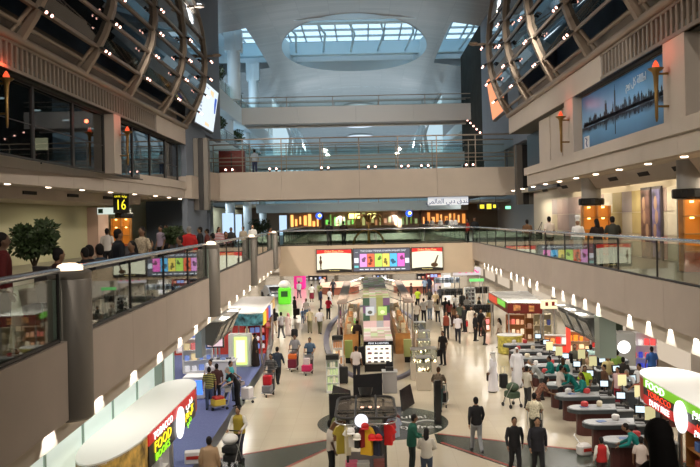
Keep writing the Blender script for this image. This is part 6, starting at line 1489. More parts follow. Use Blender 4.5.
# ---- right aisle
person('man in blue striped shirt standing under the right end of the lower bridge', HP(424.5, 277.5, 1.76), 160, 'stand', 'shirt_short', (.22, .30, .42), BK, skin=2, h=1.76)
person('man in navy suit beside the blue striped shirt under the lower bridge', HP(429, 276.5, 1.78), 175, 'stand', 'jacket', NAVY, NAVY, h=1.78)
person('person in lime green shirt beside the right round lit counter', HP(417.5, 288.5, 1.68), 20, 'stand', 'shirt_short', (.35, .45, .03), BK, h=1.68)
person('dark haired person in black shirt behind the white shirted pair', HP(429.5, 288.5, 1.68), 170, 'stand', 'shirt_short', (.04, .035, .03), BK, h=1.68)
person('person in beige shirt behind the white shirted pair', HP(435.5, 291, 1.68), 170, 'stand', 'shirt_short', (.50, .38, .22), (.3, .22, .15), h=1.68)
person('person in white shirt and black trousers seen from behind, left of the jeans wearer', HP(423.5, 298.5, 1.70), 0, 'walk', 'shirt_short', WH, BK)
person('person in white shirt and pale blue jeans seen from behind', HP(429.5, 296.5, 1.74), -5, 'walk', 'shirt_short', WH, (.25, .34, .48), h=1.74)
person('woman in cream top and black trousers seen from behind', HP(437.5, 299, 1.68), 0, 'walk', 'shirt_short', CR, BK, 'hair_long', h=1.68)
person('tall man in pale shirt and dark trousers beside the right curb', HP(416, 301.5, 1.78), 20, 'stand', 'shirt_short', (.55, .5, .42), (.03, .03, .03), h=1.78)
person('man in black shirt walking up the right aisle behind the woman in red brown', HP(445.5, 297.5, 1.74), 0, 'walk', 'shirt_short', BK, (.05, .05, .05), skin=1, h=1.74)
person('woman in dark brown with bag walking among the shoppers at right', HP(454, 303, 1.66), 10, 'walk', 'shirt_short', (.12, .06, .03), (.04, .02, .02), 'hair_long', h=1.66)
person('woman in red brown sleeveless top carrying bags towards the viewer', HP(446, 311.5, 1.72), 175, 'carry', 'vest', (.22, .05, .03), (.03, .03, .03), 'hair_long')
person('man in pale shirt with a tie and dark trousers walking towards the viewer', HP(457.5, 314, 1.72), 175, 'walk', 'shirt_short', (.62, .58, .62), (.02, .02, .03), skin=2)
person('man in cream robe with a red bag standing beside the dark clothes racks', HP(471, 306.5, 1.72), 170, 'carry', 'robe', (.66, .60, .52), BK, 'hair', skin=2)
person('person in black standing just left of the man in cream robe', HP(464.5, 306, 1.70), 120, 'stand', 'jacket', BK, BK, skin=2)
person('man all in black standing alone with a bag in the right aisle', HP(442.5, 331, 1.74), 140, 'carry', 'shirt_short', (.012, .012, .015), (.02, .02, .025), skin=2, h=1.74)
person('man in white robe and headdress facing left with a dark briefcase', HP(492.5, 351.5, 1.74), 60, 'carry', 'robe', (.66, .64, .68), BK, 'scarf', 'white', skin=2, h=1.74)
person('man in white robe and headdress with a black suitcase at the checkouts', HP(516.5, 347.5, 1.76), -170, 'stand', 'robe', (.62, .61, .63), BK, 'scarf', 'white', skin=2, h=1.76)
person('person in white top walking far along the right aisle', HP(455.5, 294.5, 1.66), 30, 'walk', 'shirt_short', WH, (.2, .2, .25), h=1.66)
person('person in black beside the white striped stand at far right', HP(479, 297, 1.70), 100, 'stand', 'jacket', (.03, .03, .025), BK)
person('person with turquoise headscarf and yellow top at the ribbed canopy', HP(488.5, 299, 1.68), 100, 'stand', 'abaya', (.55, .38, .10), BK, 'scarf', (.05, .45, .48), h=1.68)
person('person in black browsing the dark racks at right', HP(480.5, 309, 1.72), -150, 'stand', 'shirt_long', (.02, .018, .018), BK, skin=2)
# ---- checkouts
person('customer in cream shirt with dark hair beside a pushchair at the checkouts', HP(527, 366, 1.66), -60, 'stand', 'shirt_short', (.45, .42, .35), (.04, .04, .04), skin=2, h=1.66)
person('woman in brown patterned dress leaning on a checkout counter', HP(536, 375.5, 1.66), -75, 'lean', 'shirt_short', M('brown_flower', (.14, .06, .035), .8, noise=.8, scale=20), (.06, .03, .02), 'hair_long', low='skirt', skin=2, h=1.66)
person('grey shirted customer bending over a middle checkout counter', HP(541, 358, 1.70), 80, 'lean', 'shirt_short', (.34, .36, .35), (.05, .05, .05), hc='grey', skin=1)
cl = ['cashier in teal jacket at the far end of the checkouts, left one', 'cashier in teal jacket with fair hair seen from behind at the checkouts', 'cashier in teal jacket bending at a middle till', 'cashier in teal jacket handing out white paper near the lime shirt', 'cashier in teal jacket at the till nearest the viewer']
for (px, py, f, ps_, hc, sk), l in zip(((551, 355.5, 100, 'serve', 'black', 2), (563, 357.5, -10, 'serve', 'brown', 1), (575, 365.5, 90, 'lean', 'black', 2), (583.5, 372.5, 80, 'serve', 'brown', 1), (641, 422, 70, 'lean', 'black', 2)), cl):
    person(l, HP(px, py, 1.66), f, ps_, 'jacket', TEALC, (.02, .10, .09), 'hair_long' if hc == 'brown' else 'hair', hc, sk, 1.66)
person('person in bright lime shirt among the checkouts', HP(584.5, 365, 1.68), 170, 'serve', 'shirt_short', (.42, .62, .04), (.05, .08, .03), 'hair_long', skin=2, h=1.68)
person('woman in white top at the checkouts beside the fair haired cashier', HP(571, 353, 1.68), -10, 'stand', 'shirt_short', WH, BK, 'hair_long', h=1.68)
person('man in dark shirt just left of the red pillar behind the checkouts', HP(574.5, 344.5, 1.72), 170, 'stand', 'shirt_short', (.08, .08, .06), BK, skin=2)
person('man in beige shirt with dark hair facing the viewer behind the checkouts', HP(586.5, 350.5, 1.74), 170, 'stand', 'shirt_short', (.25, .20, .12), BK, skin=2)
person('bald man in pale beige shirt bending at the rear checkouts', HP(587.5, 358, 1.70), 150, 'serve', 'shirt_short', (.48, .42, .34), (.1, .08, .06), None, skin=4)
person('man in mint shirt at the rear checkouts', HP(590.5, 344.5, 1.74), 0, 'stand', 'shirt_short', (.42, .60, .55), BK, skin=3, h=1.74)
person('person in navy shirt at the rear checkouts right of the mint shirt', HP(600, 347, 1.72), 20, 'stand', 'shirt_long', (.02, .04, .10), BK)
person('dark haired person in black standing between navy and green shirts', HP(606.5, 347.5, 1.72), -10, 'stand', 'shirt_long', BK, BK, 'hair_long')
person('person in green lime shirt seen from behind at the rear checkouts', HP(617, 350, 1.72), -10, 'stand', 'shirt_short', (.22, .36, .08), (.03, .04, .02))
person('person holding yellow goods at the rear checkouts', HP(608, 354.5, 1.64), 160, 'serve', 'shirt_short', (.62, .52, .25), (.2, .15, .1), h=1.64)
person('person in dark brown with a white bag at the rear checkouts', HP(604, 364.5, 1.66), 100, 'stand', 'shirt_long', (.10, .05, .03), BK, h=1.66)
person('person in red and white top at the rear checkouts', HP(617.5, 367, 1.62), 120, 'stand', 'shirt_short', (.65, .45, .45), (.3, .03, .05), h=1.62)
person('man in white shirt bending over beside the right canopy, left of the pair', HP(631, 366.5, 1.70), 140, 'lean', 'shirt_short', (.62, .63, .66), (.2, .05, .04), hc='grey', skin=1)
person('man in white shirt standing beside the right canopy, right of the pair', HP(640.5, 363, 1.76), 120, 'serve', 'shirt_short', (.78, .78, .78), (.12, .08, .06), skin=1, h=1.76)
person('man in blue shirt at the blue and white shelf at right', HP(651.5, 346.5, 1.72), 0, 'stand', 'shirt_short', (.04, .12, .38), (.03, .05, .12), skin=2)
person('child in red waistcoat at the checkout nearest the viewer', HP(601, 437, 1.35), 10, 'stand', 'vest', (.35, .02, .02), (.05, .03, .03), skin=2, h=1.35)
person('dark haired person crouching beside the nearest teal cashier', HP(641, 436.5, 1.45), -20, 'stand', 'shirt_short', (.5, .42, .38), (.08, .05, .05), skin=2, h=1.45)
# ---- silhouette on the stair in front of the viewer
p = at(658, 423, 4.6); person('person in dark clothes with long dark hair close to the viewer at lower right', (p.x, 4.6), 0, 'stand', 'jacket', (.015, .013, .013), BK, 'hair_long', h=1.72, z=p.z-1.70)
struct(MB().b(p.x-1.2, p.x+1.2, 3.6, 5.2, p.z-1.9, p.z-1.70).b(p.x-1.2, p.x+1.2, 1.0, 3.6, p.z-1.9, p.z-1.4).build('stair_landing', DKMET))
# ---- left gallery
def up(label, px, py, Y, face, *a, h=1.64, **k):
    q = at(px, py, Y); return person(label, (q.x, Y), face, *a, h=max(1.3, min(1.85, q.z-F1)), z=F1, **k)
up('large man in dark red jumper at the left picture edge on the gallery', 2, 233, 10.2, -60, 'stand', 'shirt_long', (.10, .015, .015), BK, skin=3)
up('man in black jacket sitting out on the left gallery before the gate sign', 118, 229, 15.5, -50, 'stand', 'jacket', (.012, .014, .02), BK, skin=2)
up('man in white shirt seen from behind at the orange shelf on the left gallery', 107, 228.5, 27, 0, 'stand', 'shirt_short', (.66, .62, .58), BK, skin=2)
up('man in beige patterned shirt on the left gallery', 142, 227, 18.5, 150, 'stand', 'shirt_short', M('beige_pattern', (.42, .34, .24), .8, noise=.4, scale=22), (.1, .08, .06), skin=2)
up('man in lilac shirt standing on the left gallery', 160.5, 226, 30, 140, 'stand', 'shirt_short', (.40, .33, .44), BK, skin=1)
up('dark man behind the lilac shirted man on the left gallery', 166, 225, 32, 150, 'stand', 'shirt_long', (.06, .05, .05), BK, skin=2)
up('white haired person in bright red jacket on the left gallery', 189, 226.5, 24.5, 30, 'stand', 'jacket', (.42, .02, .02), BK, hc='grey', skin=4)
up('person in black next to the bright red jacket on the left gallery', 200, 227, 27, 100, 'stand', 'jacket', BK, BK, skin=2)
up('person in maroon on the left gallery between two dark ones', 207, 229, 29, 100, 'stand', 'shirt_long', (.12, .03, .025), BK, skin=2)
up('person in red and white scarf on the left gallery', 219, 227, 31, -140, 'stand', 'shirt_long', stripe((.6, .55, .55), (.45, .05, .06)), BK, 'hair_long', skin=1)
up('dark clad person right of the scarf wearer on the left gallery', 231, 227.5, 36, 180, 'stand', 'jacket', (.03, .03, .035), BK, skin=2)
up('man in patterned beige top on the left gallery near the third lamp post', 243, 226.5, 40, 160, 'stand', 'shirt_long', (.32, .27, .2), BK, skin=2)
up('woman in white jacket on the left gallery near the third lamp post', 252.5, 225, 42, 190, 'stand', 'jacket', (.62, .60, .56), (.1, .05, .05), 'hair_long', 'brown', skin=1)
up('person in orange shirt at the far end of the left gallery', 270, 227.5, 45, -100, 'stand', 'shirt_short', (.50, .13, .04), BK, skin=2)
up('small dark haired person between the trees and chairs on the left gallery', 85, 262, 12.6, 60, 'stand', 'shirt_long', (.02, .02, .025), BK, skin=2)
# ---- right gallery
up('man in brown shirt walking along the right gallery', 527, 219.5, 35, 0, 'walk', 'shirt_short', (.16, .09, .05), BK, skin=2)
up('man in white shirt with a black shoulder bag on the right gallery', 549, 216.5, 31, 10, 'walk', 'shirt_short', (.66, .58, .52), (.05, .04, .04), skin=1)
up('chef in white with a tall hat at the right gallery railing', 577.5, 219.5, 28.5, 150, 'stand', 'shirt_long', (.75, .74, .74), (.7, .7, .7), 'chef_hat', skin=1)
up('woman in black with dark hair leaning at the right gallery railing', 597.5, 218.5, 25.2, 10, 'serve', 'shirt_short', (.03, .025, .022), BK, 'hair_long', skin=2)
up('man in dark olive shirt leaning at the right gallery railing', 613, 216, 24.2, 0, 'serve', 'shirt_short', (.055, .05, .04), BK, skin=2)
# ---- bridges and far gallery
up('person in red on the right end of the lower bridge', 467.5, 219, 50.0, 100, 'stand', 'shirt_long', (.40, .04, .03), BK, skin=2)
up('person in black on the right end of the lower bridge', 474.5, 217.5, 49.4, 180, 'stand', 'jacket', BK, BK, skin=2)
up('dark figure behind the railing on the left half of the lower bridge', 329, 221.5, 50.3, 0, 'stand', 'shirt_long', (.02, .02, .02), BK)
up('second dark figure behind the railing, nearer the golden hoop', 343.5, 221, 50.6, 0, 'walk', 'shirt_long', (.03, .025, .025), BK)
q = at(255, 175.5, 52.5); person('person in white shirt and blue trousers standing on the beige upper bridge', (q.x, 52.5), 20, 'stand', 'shirt_short', (.42, .44, .50), (.05, .06, .13), z=10.75, h=1.66)
for i, (px, c, l) in enumerate(((427, (.1, .1, .12), 'dark clad man far behind at right, leftmost of the row'), (432, (.5, .5, .5), 'man in grey far behind at right, second of the row'), (440.5, (.7, .68, .66), 'man in white far behind at right, third of the row'), (447, (.05, .05, .06), 'man in black far behind at right among men in white'), (451, (.72, .7, .7), 'man in white far behind under the right lamp, left one'), (455.5, (.7, .7, .72), 'man in white far behind under the right lamp, right one'))):
    q = at(px, 222, 92.5); person(l, (q.x, 92.5), 180, 'stand', 'shirt_long', c, BK, z=F1, h=1.7)
# =================== TROLLEYS, BAGS ===================
def trolley(label, x, y, rz, cargo=None, cc=(.2, .2, .2), group='baggage trolleys'):
    t = thing('baggage_trolley', label, 'trolley', (x, y, 0), math.radians(rz), group)
    W_ = lambda m_, n, mt=STEEL: m_.build(n, mt, t, world=False, smooth=True)
    for s_ in (-1, 1): W_(MB().tube([(s_*.25, -.30, 1.02), (s_*.25, -.26, .9), (s_*.24, -.12, .22), (s_*.22, .5, .18)], .018, 6), 'frame_tube')
    W_(MB().tube([(-.25, -.30, 1.02), (.25, -.30, 1.02)], .022, 8), 'handle', BLACKM)
    W_(MB().b(-.22, .22, -.1, .5, .17, .2), 'platform'); 
    m = MB(); m.b(-.2, .2, -.24, -.22, .72, .92).b(-.2, .2, -.24, -.02, .70, .72).b(-.2, .2, -.04, -.02, .72, .84).b(-.2, -.18, -.22, -.04, .72, .86).b(.18, .2, -.22, -.04, .72, .86); W_(m, 'basket')
    for sx, sy in ((-.2, -.1), (.2, -.1), (0, .45)): W_(MB().cyl((sx-.02, sy, .06), (sx+.02, sy, .06), .06, n=10), 'wheel', BLACKM)
    R = Matrix.Rotation(math.radians(rz), 3, 'Z')
    if cargo:
        for k, (l, sz, c) in enumerate(cargo):
            z = .2+sum(q[1][2] for q in cargo[:k])
            v = R @ Vector((0, .2, 0)); b = thing('suitcase' if sz[2] > .2 else 'bag', l, 'luggage', (x+v.x, y+v.y, z), math.radians(rz))
            MB().rbox((0, 0, sz[2]/2), sz, .05).build('shell', cm(c, .5), b, world=False); MB().tube([(-.09, 0, sz[2]-.01), (-.07, 0, sz[2]+.03), (.07, 0, sz[2]+.03), (.09, 0, sz[2]-.01)], .01, 5).build('handle', BLACKM, b, world=False)
    return t
def fwd(xy, face, d=.62):
    a = math.radians(face); return (xy[0]-math.sin(a)*d, xy[1]+math.cos(a)*d)
def tr_for(px, py, h, face, label, cargo): x, y = fwd(HP(px, py, h), face, .66); trolley(label, x, y, face, cargo)
tr_for(534, 393, 1.68, -15, 'baggage trolley pushed by the person in pale patterned shirt', [('black bag on the trolley beside the checkout ends', (.4, .5, .3), BK)])
tr_for(438, 367, 1.72, -15, 'baggage trolley pushed by the man in brown patterned shirt', [('black suitcase on the trolley beside the showcases', (.42, .5, .35), BK), ('white and red parcel on the trolley beside the showcases', (.34, .3, .18), (.7, .5, .5))])
tr_for(228.5, 360.5, 1.72, -110, 'baggage trolley pushed by the man in turquoise shirt', [('white shopping bag pile on the turquoise man trolley', (.4, .4, .45), (.7, .66, .68))])
tr_for(237, 365, 1.70, 125, 'baggage trolley of yellow goods under the grey haired man', [('yellow box on the grey haired man trolley', (.42, .5, .25), (.55, .4, .06)), ('red flat box on the grey haired man trolley', (.4, .4, .1), (.5, .05, .04))])
tr_for(271, 353, 1.72, 175, 'baggage trolley with a red bag before the striped jumper man', [('grey suitcase on the striped jumper man trolley', (.42, .5, .3), (.2, .2, .22)), ('red bag on the striped jumper man trolley', (.36, .3, .4), (.5, .02, .03))])
tr_for(295, 334, 1.74, 175, 'baggage trolley with orange bag before the grey polo man', [('dark red suitcase on the grey polo man trolley', (.42, .5, .42), (.16, .02, .04)), ('orange bag on the grey polo man trolley', (.42, .3, .25), (.65, .14, .03))])
tr_for(310, 337, 1.72, 172, 'baggage trolley with pink bag before the blue shirted man', [('pink suitcase on the blue shirted man trolley', (.46, .5, .3), (.55, .03, .12)), ('white red shopping bag on the blue shirted man trolley', (.3, .25, .32), (.7, .6, .6))])
x, y = fwd(HP(239, 405.5, 1.72), 165, .6); t = thing('pushchair', 'pushchair loaded with black and white bags before the yellow vest man', 'pushchair', (x, y, 0), math.radians(165))
for s_ in (-.22, .22): MB().tube([(s_, -.3, 1.0), (s_, 0, .55), (s_, .3, .1)], .016, 6).tube([(s_, .1, .7), (s_, -.3, .1)], .016, 6).build('frame_tube', STEEL, t, world=False)
MB().tube([(-.22, -.3, 1.0), (.22, -.3, 1.0)], .02, 6).build('handle', BLACKM, t, world=False); MB().rbox((0, .05, .55), (.44, .5, .2), .06).build('seat', BLACKM, t, world=False); MB().ball((0, .1, .85), (.24, .3, .16), 14, 8).build('hood', M('hood_white', (.55, .54, .52), .7), t, world=False, smooth=True)
MB().rbox((0, 0, .28), (.42, .5, .24), .08).build('under_basket', BLACKM, t, world=False)
for sx, sy in ((-.24, -.3), (.24, -.3), (-.24, .3), (.24, .3)): MB().cyl((sx-.02, sy, .09), (sx+.02, sy, .09), .09, n=12).build('wheel', BLACKM, t, world=False)
x, y = HP(527, 366, 1.66); x -= .55; y += .3; t = thing('pushchair', 'dark green pushchair at the middle checkouts', 'pushchair', (x, y, 0), .4); MB().rbox((0, 0, .5), (.45, .55, .25), .07).build('seat', M('green_cloth', (.05, .08, .05), .8), t, world=False); MB().ball((0, -.05, .8), (.24, .28, .18), 12, 7).build('hood', M('green_cloth', (.05, .08, .05), .8), t, world=False, smooth=True)
for s_ in (-.22, .22): MB().tube([(s_, -.4, 1.0), (s_, 0, .5), (s_, .3, .1)], .016, 6).build('frame_tube', STEEL, t, world=False)
for sx, sy in ((-.24, -.25), (.24, -.25), (-.24, .3), (.24, .3)): MB().cyl((sx-.02, sy, .08), (sx+.02, sy, .08), .08, n=10).tube([(sx, sy, .08), (sx*.9, sy*.5, .45)], .014, 5).build('wheel', BLACKM, t, world=False)
def held(name, label, cat, px, py, h, face, sz, c, z0, side=1, fw=0.):
    x, y = HP(px, py, h); a = math.radians(face); k = h/1.73
    x += .275*side*k*math.cos(a); y += .275*side*k*math.sin(a); x -= fw*math.sin(a); y += fw*math.cos(a)
    t = thing(name, label, cat, (x, y, z0), a); MB().rbox((0, 0, sz[2]/2), sz, .03).build('case', cm(c, .5), t, world=False); MB().tube([(0, -.08, sz[2]-.01), (0, -.07, sz[2]+.06), (0, .07, sz[2]+.06), (0, .08, sz[2]-.01)], .012, 5).build('handle', BLACKM, t, world=False)
held('briefcase', 'dark briefcase held by the robed man facing left', 'briefcase', 492.5, 351.5, 1.74, 60, (.14, .5, .36), (.035, .025, .02), .40, fw=.14)
held('bag', 'red bag held by the man in cream robe', 'bag', 471, 306.5, 1.72, 170, (.12, .3, .34), (.45, .03, .03), .42)
held('bag', 'black bag held by the man alone in black', 'bag', 442.5, 331, 1.74, 140, (.14, .34, .34), (.02, .02, .02), .42)
held('bag', 'beige bag held by the woman in red brown', 'bag', 446, 311.5, 1.72, 175, (.16, .34, .40), (.42, .34, .24), .36)
held('bag', 'black bag held by the person near the show car', 'bag', 294.5, 296, 1.74, -60, (.2, .5, .5), (.015, .015, .015), .28)
x, y = HP(288, 313, 1.5); t = thing('bag', 'black bag pulled by the child in pink headscarf', 'bag', (x+.45, y-.5, 0), .4); MB().rbox((0, 0, .25), (.42, .34, .5), .12).build('case', cm(BK), t, world=False); MB().tube([(-.1, 0, .48), (-.1, .1, .75), (.1, .1, .75), (.1, 0, .48)], .012, 5).build('handle', DKMET, t, world=False)
x, y = HP(516.5, 347.5, 1.76); t = thing('suitcase', 'black suitcase standing beside the robed man at the checkouts', 'suitcase', (x-.62, y-.1, 0), .2); MB().rbox((0, 0, .33), (.34, .26, .6), .06).build('shell', cm(BK, .5), t, world=False); MB().tube([(-.09, .05, .62), (-.09, .05, .95), (.09, .05, .95), (.09, .05, .62)], .012, 5).build('handle', STEEL, t, world=False)
x, y = G(584, 455); t = thing('shopping_bag', 'white and red shopping bag pile on the floor beside the child in red', 'bag', (x, y, 0), .3); MB().rbox((0, 0, .18), (.46, .34, .36), .13).build('bag_body', M('bag_white', (.65, .62, .6), .6), t, world=False); MB().rbox((.03, -.165, .2), (.28, .03, .1), .012).build('red_print', REDP, t, world=False); MB().tube([(-.12, 0, .34), (-.28, .1, .62), (-.22, .15, .65)], .02, 5).build('strap', WHITE, t, world=False)
x, y = G(193, 463); t = thing('shopping_bag', 'white and red box bag on the blue carpet left of the man in tan', 'bag', (x, y, .012), .2); MB().rbox((0, 0, .18), (.5, .34, .36), .04).build('bag_body', M('bag_white', (.65, .62, .6), .6), t, world=False); MB().rbox((0, -.17, .2), (.4, .03, .1), .01).build('red_print', REDP, t, world=False)
q = at(546, 232, 31); t = thing('bag', 'black shoulder bag on the white shirted man of the right gallery', 'bag', (q.x-.28, 31.0, F1+.75), .1); MB().rbox((0, 0, .17), (.16, .4, .34), .04).build('case', cm(BK), t, world=False); MB().tube([(0, -.16, .32), (.12, -.05, .66), (.14, .05, .68), (0, .16, .32)], .012, 5).build('strap', BLACKM, t, world=False)
# seated people
SEAT = []
for px, py, f, top, c, hr, l in ((88, 249, 60, 'jacket', (.015, .015, .02), 'hair', 'dark clad person sitting right of the large tree on the left gallery'), (99, 246, 40, 'shirt_long', (.03, .05, .07), 'hair', 'person in dark blue sitting below the pink pillar on the left gallery'),
        (131, 243, 150, 'shirt_long', (.03, .025, .03), 'hair_long', 'person in black sitting below the gate sign on the left gallery'), (150, 241, -60, 'shirt_short', (.34, .28, .22), 'hair', 'person in beige sitting left of the round bushy tree'), (179, 239, 120, 'shirt_long', (.05, .03, .03), 'hair', 'person in dark brown sitting under the bushy tree on the left gallery'),
        (212, 236.5, 60, 'jacket', (.02, .02, .02), 'hair', 'person in black sitting beside the second lamp post on the left gallery'), (226, 235.5, -150, 'shirt_long', (.10, .02, .02), 'hair_long', 'person in dark red sitting between the second and third lamp posts'), (60, 254, -40, 'shirt_long', (.04, .02, .02), 'hair', 'person in dark brown sitting beside the trunk of the large tree')):
    a_ = ray(px, py)[0]; y = 4.55/(-a_-.033); x = a_*y; person(l, (x, y), f, 'sit', top, c, BK, hr, skin=2, z=F1-.43); SEAT.append((x, y, f))
# chairs and bags of the waiting people on the left gallery
CH = M('chair_dark', (.06, .055, .06), .6)
rec = None
for i, (X_, Y, f_) in enumerate(SEAT+[(-7.4, 24, 60), (-7.9, 27, 140), (-8.3, 33, 40)]):
    q = Vector((X_, Y, 0))
    if rec is None:
        t = thing('waiting_chair', 'dark waiting chair on the left gallery behind the railing', 'chair', (q.x, Y, F1), math.radians(f_), 'waiting chairs on the left gallery')
        MB().rbox((0, .06, .37), (.52, .5, .1), .05).build('seat', CH, t, world=False); MB().box((0, -.27, .72), (.5, .07, .6), rx=.15).build('backrest', CH, t, world=False)
        for sx in (-.24, .24): MB().tube([(sx, .2, .6), (sx, -.2, .62)], .03, 6).build('armrest', CH, t, world=False)
        for sx, sy in ((-.22, -.2), (.22, -.2), (-.22, .2), (.22, .2)): MB().cyl((sx, sy, 0), (sx, sy, .42), .02, n=6).build('leg', STEEL, t, world=False)
        rec = remember(t)
    else: dup(rec, (q.x, Y, F1), math.radians(f_))
# more shoppers at the far right and under the bridge
for px, py, f, ps_, tp, c, b, hr, l in ((462, 292, 10, 'walk', 'shirt_long', (.03, .03, .035), BK, 'hair', 'person in black walking left of the white striped stand'), (467, 296, 170, 'walk', 'shirt_short', (.5, .48, .46), (.08, .08, .1), 'hair', 'person in light grey shirt beside the white striped stand'),
        (449, 300, 5, 'walk', 'shirt_short', (.22, .05, .04), BK, 'hair_long', 'woman in dark red top among the shoppers at right'), (475, 313, -120, 'stand', 'jacket', (.02, .02, .02), BK, 'hair', 'person in black right of the man in cream robe'), (459.5, 303, 175, 'walk', 'shirt_short', (.06, .07, .05), (.05, .04, .03), 'hair', 'person in dark green shirt behind the man with a tie'),
        (440, 286, 0, 'stand', 'shirt_short', (.05, .05, .06), BK, 'hair', 'dark clad person by the white lit box under the bridge end'), (411, 283, 100, 'stand', 'jacket', (.03, .02, .02), BK, 'hair', 'dark clad person behind the right round lit counter'), (346, 284, -100, 'stand', 'jacket', (.05, .03, .03), BK, 'hair', 'dark clad person behind the left round lit counter'),
        (299, 281, 20, 'walk', 'shirt_long', (.5, .5, .52), (.1, .1, .12), 'hair', 'person in grey white top beside the pink booth'), (333, 279, 160, 'walk', 'jacket', (.04, .04, .05), BK, 'hair', 'person in dark jacket far under the bridge at left'), (281, 312, 30, 'walk', 'shirt_short', (.3, .3, .32), (.1, .1, .1), 'hair', 'person in grey walking beside the teal canopy'),
        (399, 279, 0, 'walk', 'shirt_short', (.55, .52, .5), BK, 'hair', 'person in white shirt far under the bridge right of the island'), (484, 316, -100, 'stand', 'shirt_short', (.06, .04, .03), BK, 'hair', 'person in dark brown at the low stand of pink lit goods'), (499, 318, 60, 'stand', 'shirt_short', (.6, .5, .42), (.1, .08, .06), 'hair_long', 'woman in cream at the red sign of the ribbed canopy'),
        (603, 342, 30, 'stand', 'shirt_short', (.08, .09, .07), BK, 'hair', 'person in dark olive behind the navy shirt at the rear checkouts'), (623, 357, -30, 'stand', 'shirt_long', (.04, .03, .03), BK, 'hair', 'person in black right of the green lime shirt'), (559, 365, -80, 'serve', 'shirt_short', (.5, .46, .42), BK, 'hair', 'customer in cream bending to the fourth farthest counter')):
    person(l, HP(px, py, 1.7), f, ps_, tp, c, b, hr, skin=2, h=1.7)
# =================== LIGHTS ===================
def area(name, loc, sx, sy, power, col=(1, .9, .78), rot=(0, 0, 0)):
    l = bpy.data.lights.new(name, 'AREA'); l.shape = 'RECTANGLE'; l.size = sx; l.size_y = sy; l.energy = power; l.color = col
    o = bpy.data.objects.new(name, l); COL.objects.link(o); o.location = loc; o.rotation_euler = rot; return o
def spot(name, loc, tgt, power, ang=60, col=(1, .88, .74), blend=.5, r=.08):
    l = bpy.data.lights.new(name, 'SPOT'); l.energy = power; l.spot_size = math.radians(ang); l.spot_blend = blend; l.color = col; l.shadow_soft_size = r
    o = bpy.data.objects.new(name, l); COL.objects.link(o); o.location = loc
    o.rotation_euler = (Vector(tgt)-Vector(loc)).to_track_quat('-Z', 'Y').to_euler(); return o
WARM = (1, .9, .78)
# flood lamps of the curved walls aimed at the ground floor
for y in (17.4, 22.8, 28, 33.3, 38.8, 44): spot('spot_lamp', (-8.3, y, 14.2), (0, y+3, 0), 780, 78, WARM)
for y in (17, 22, 27, 32, 37, 42): spot('spot_lamp', (6.4, y, 14.2), (1, y+3, 0), 780, 78, WARM)
# added fill floods to brighten the opposite parapets and the bridges
for y in (14, 22, 30, 38): spot('fill_flood', (-8.4, y, 14.6), (6.6, y+4, 6.5), 1900, 85, WARM, .8, .15); spot('fill_flood', (6.5, y, 14.6), (-5, y+4, 6.5), 1900, 85, WARM, .8, .15)
for x in (-8.2, 6.4): spot('fill_flood', (x, 26, 15.6), (0, 51, 8), 6000, 60, WARM, .8, .15); spot('fill_flood', (x, 44 if x < 0 else 42, 15.6), (0, 72, 16), 2600, 60, (1, .95, .9), .8, .15)
# ceiling lights of the ground floor under the galleries and beyond the bridge
for y in range(16, 108, 9):
    area('soffit_light', (-9.6, y, BZ-.03), 5, 1.2, 165, (1, .93, .84)); area('soffit_light', (10.2, y, BZ-.03), 5, 1.2, 165, (1, .93, .84))
for y in (62, 74, 86, 98): spot('spot_lamp', (-3, y, 8.3), (-2, y+2, 0), 2700, 110, (1, .94, .86)); spot('spot_lamp', (4, y, 8.3), (3, y+2, 0), 2700, 110, (1, .94, .86))
spot('bridge_downlight', (-3, 49.7, 4.2), (-3, 49.7, 0), 700, 140); spot('bridge_downlight', (4.2, 49.7, 4.2), (4.2, 49.7, 0), 700, 140)
# gallery ceilings
for y in (20, 28, 36, 44): area('gallery_light', (9.9, y, 8.55), .35, 5, 90, (1, .86, .64)); area('gallery_light', (-13.2, y, 8.5), .4, 5, 62, (1, .92, .68))
for y in (58, 68, 78, 90): area('gallery_light', (-13, y, 9.2), 2, 5, 160, (.85, .93, 1)); area('gallery_light', (10.5, y, 9.2), 3, 5, 160, (1, .9, .75))
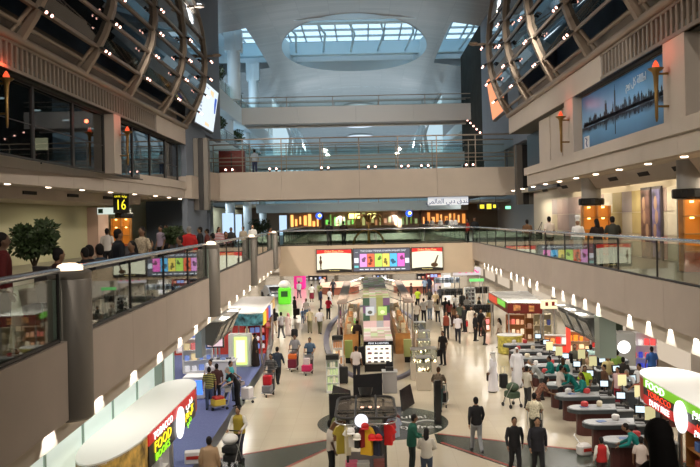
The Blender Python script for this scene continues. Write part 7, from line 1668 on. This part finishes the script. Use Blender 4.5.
# uplights to the ceiling
for x, y in ((-7.6, 41), (5.7, 39)): spot('uplight', (x, y, 19.2), (x*1.25, y+6, 24), 300, 70, (.93, .96, 1))
for y, e in ((30, 200), (60, 380), (90, 900), (115, 1200)): spot('uplight', (-9.0, y, 18.4), (2, y+6, 23.5), e, 110, (.95, .95, 1)); spot('uplight', (8.0, y, 18.4), (-3, y+6, 23.5), e, 110, (.95, .95, 1))
for y in (60, 75, 92, 108): area('side_light', (-13.5, y, 22.3), 2, 5, 350, (.8, .92, 1)); area('side_light', (-13.5, y, 16.3), 2, 5, 160, (.8, .92, 1))
# scallop lamps in the soffits of both galleries
k = 0; y = 8.4
while y < 47: spot('scallop_lamp', (XL(y)-.35, y, 4.99), (XL(y)-.35-.02, y, 4), 160, 70, (1, .96, .88), .25, .015); y += 2.2
y = 8.3
while y < 47:
    if k % 6 not in (4,): spot('scallop_lamp', (XR+.35, y, 4.99), (XR+.37, y, 4), 110, 66, (1, .96, .88), .25, .015)
    y += 1.4; k += 1
for y in (12, 19, 26, 34, 42): area('soffit_light', (XL(y)-1.7, y, BZ-.03), .5, 4, 34, (1, .96, .9)); area('soffit_light', (8.9, y, BZ-.03), .5, 4, 32, (1, .96, .9))  # extra soffit panels added to brighten the canopy roofs
# unseen lamps behind the viewer, added as front light for near things
for x in (-5, 5): spot('front_fill_lamp', (x, -3, 17), (x*.5, 22, 5), 2600, 80, WARM, .8, .2)
spot('pane_uplight', (-8.2, 41.2, 17.6), (-9.6, 42, 21), 500, 70, (.9, .95, 1)); spot('pane_uplight', (6.6, 39.2, 17.6), (7.8, 40, 21), 500, 70, (.9, .95, 1))
spot('poster_lamp', (5.5, 22, 13.2), (8.3, 25.5, 10.8), 120, 70, (1, .97, .95))  # spot added only to brighten the poster

# red glow of the torch lamps
for x, y, z in ((7.68, 20.3, 11.75), (7.68, 30.1, 11.8), (-9.62, 32.0, 11.8), (-9.95, 21.9, 12.1)):
    l = bpy.data.lights.new('torch_glow', 'POINT'); l.energy = 6; l.color = (1, .12, .05); l.shadow_soft_size = .08
    o = bpy.data.objects.new('torch_glow', l); COL.objects.link(o); o.location = (x+(.12 if x < 0 else -.12), y, z)
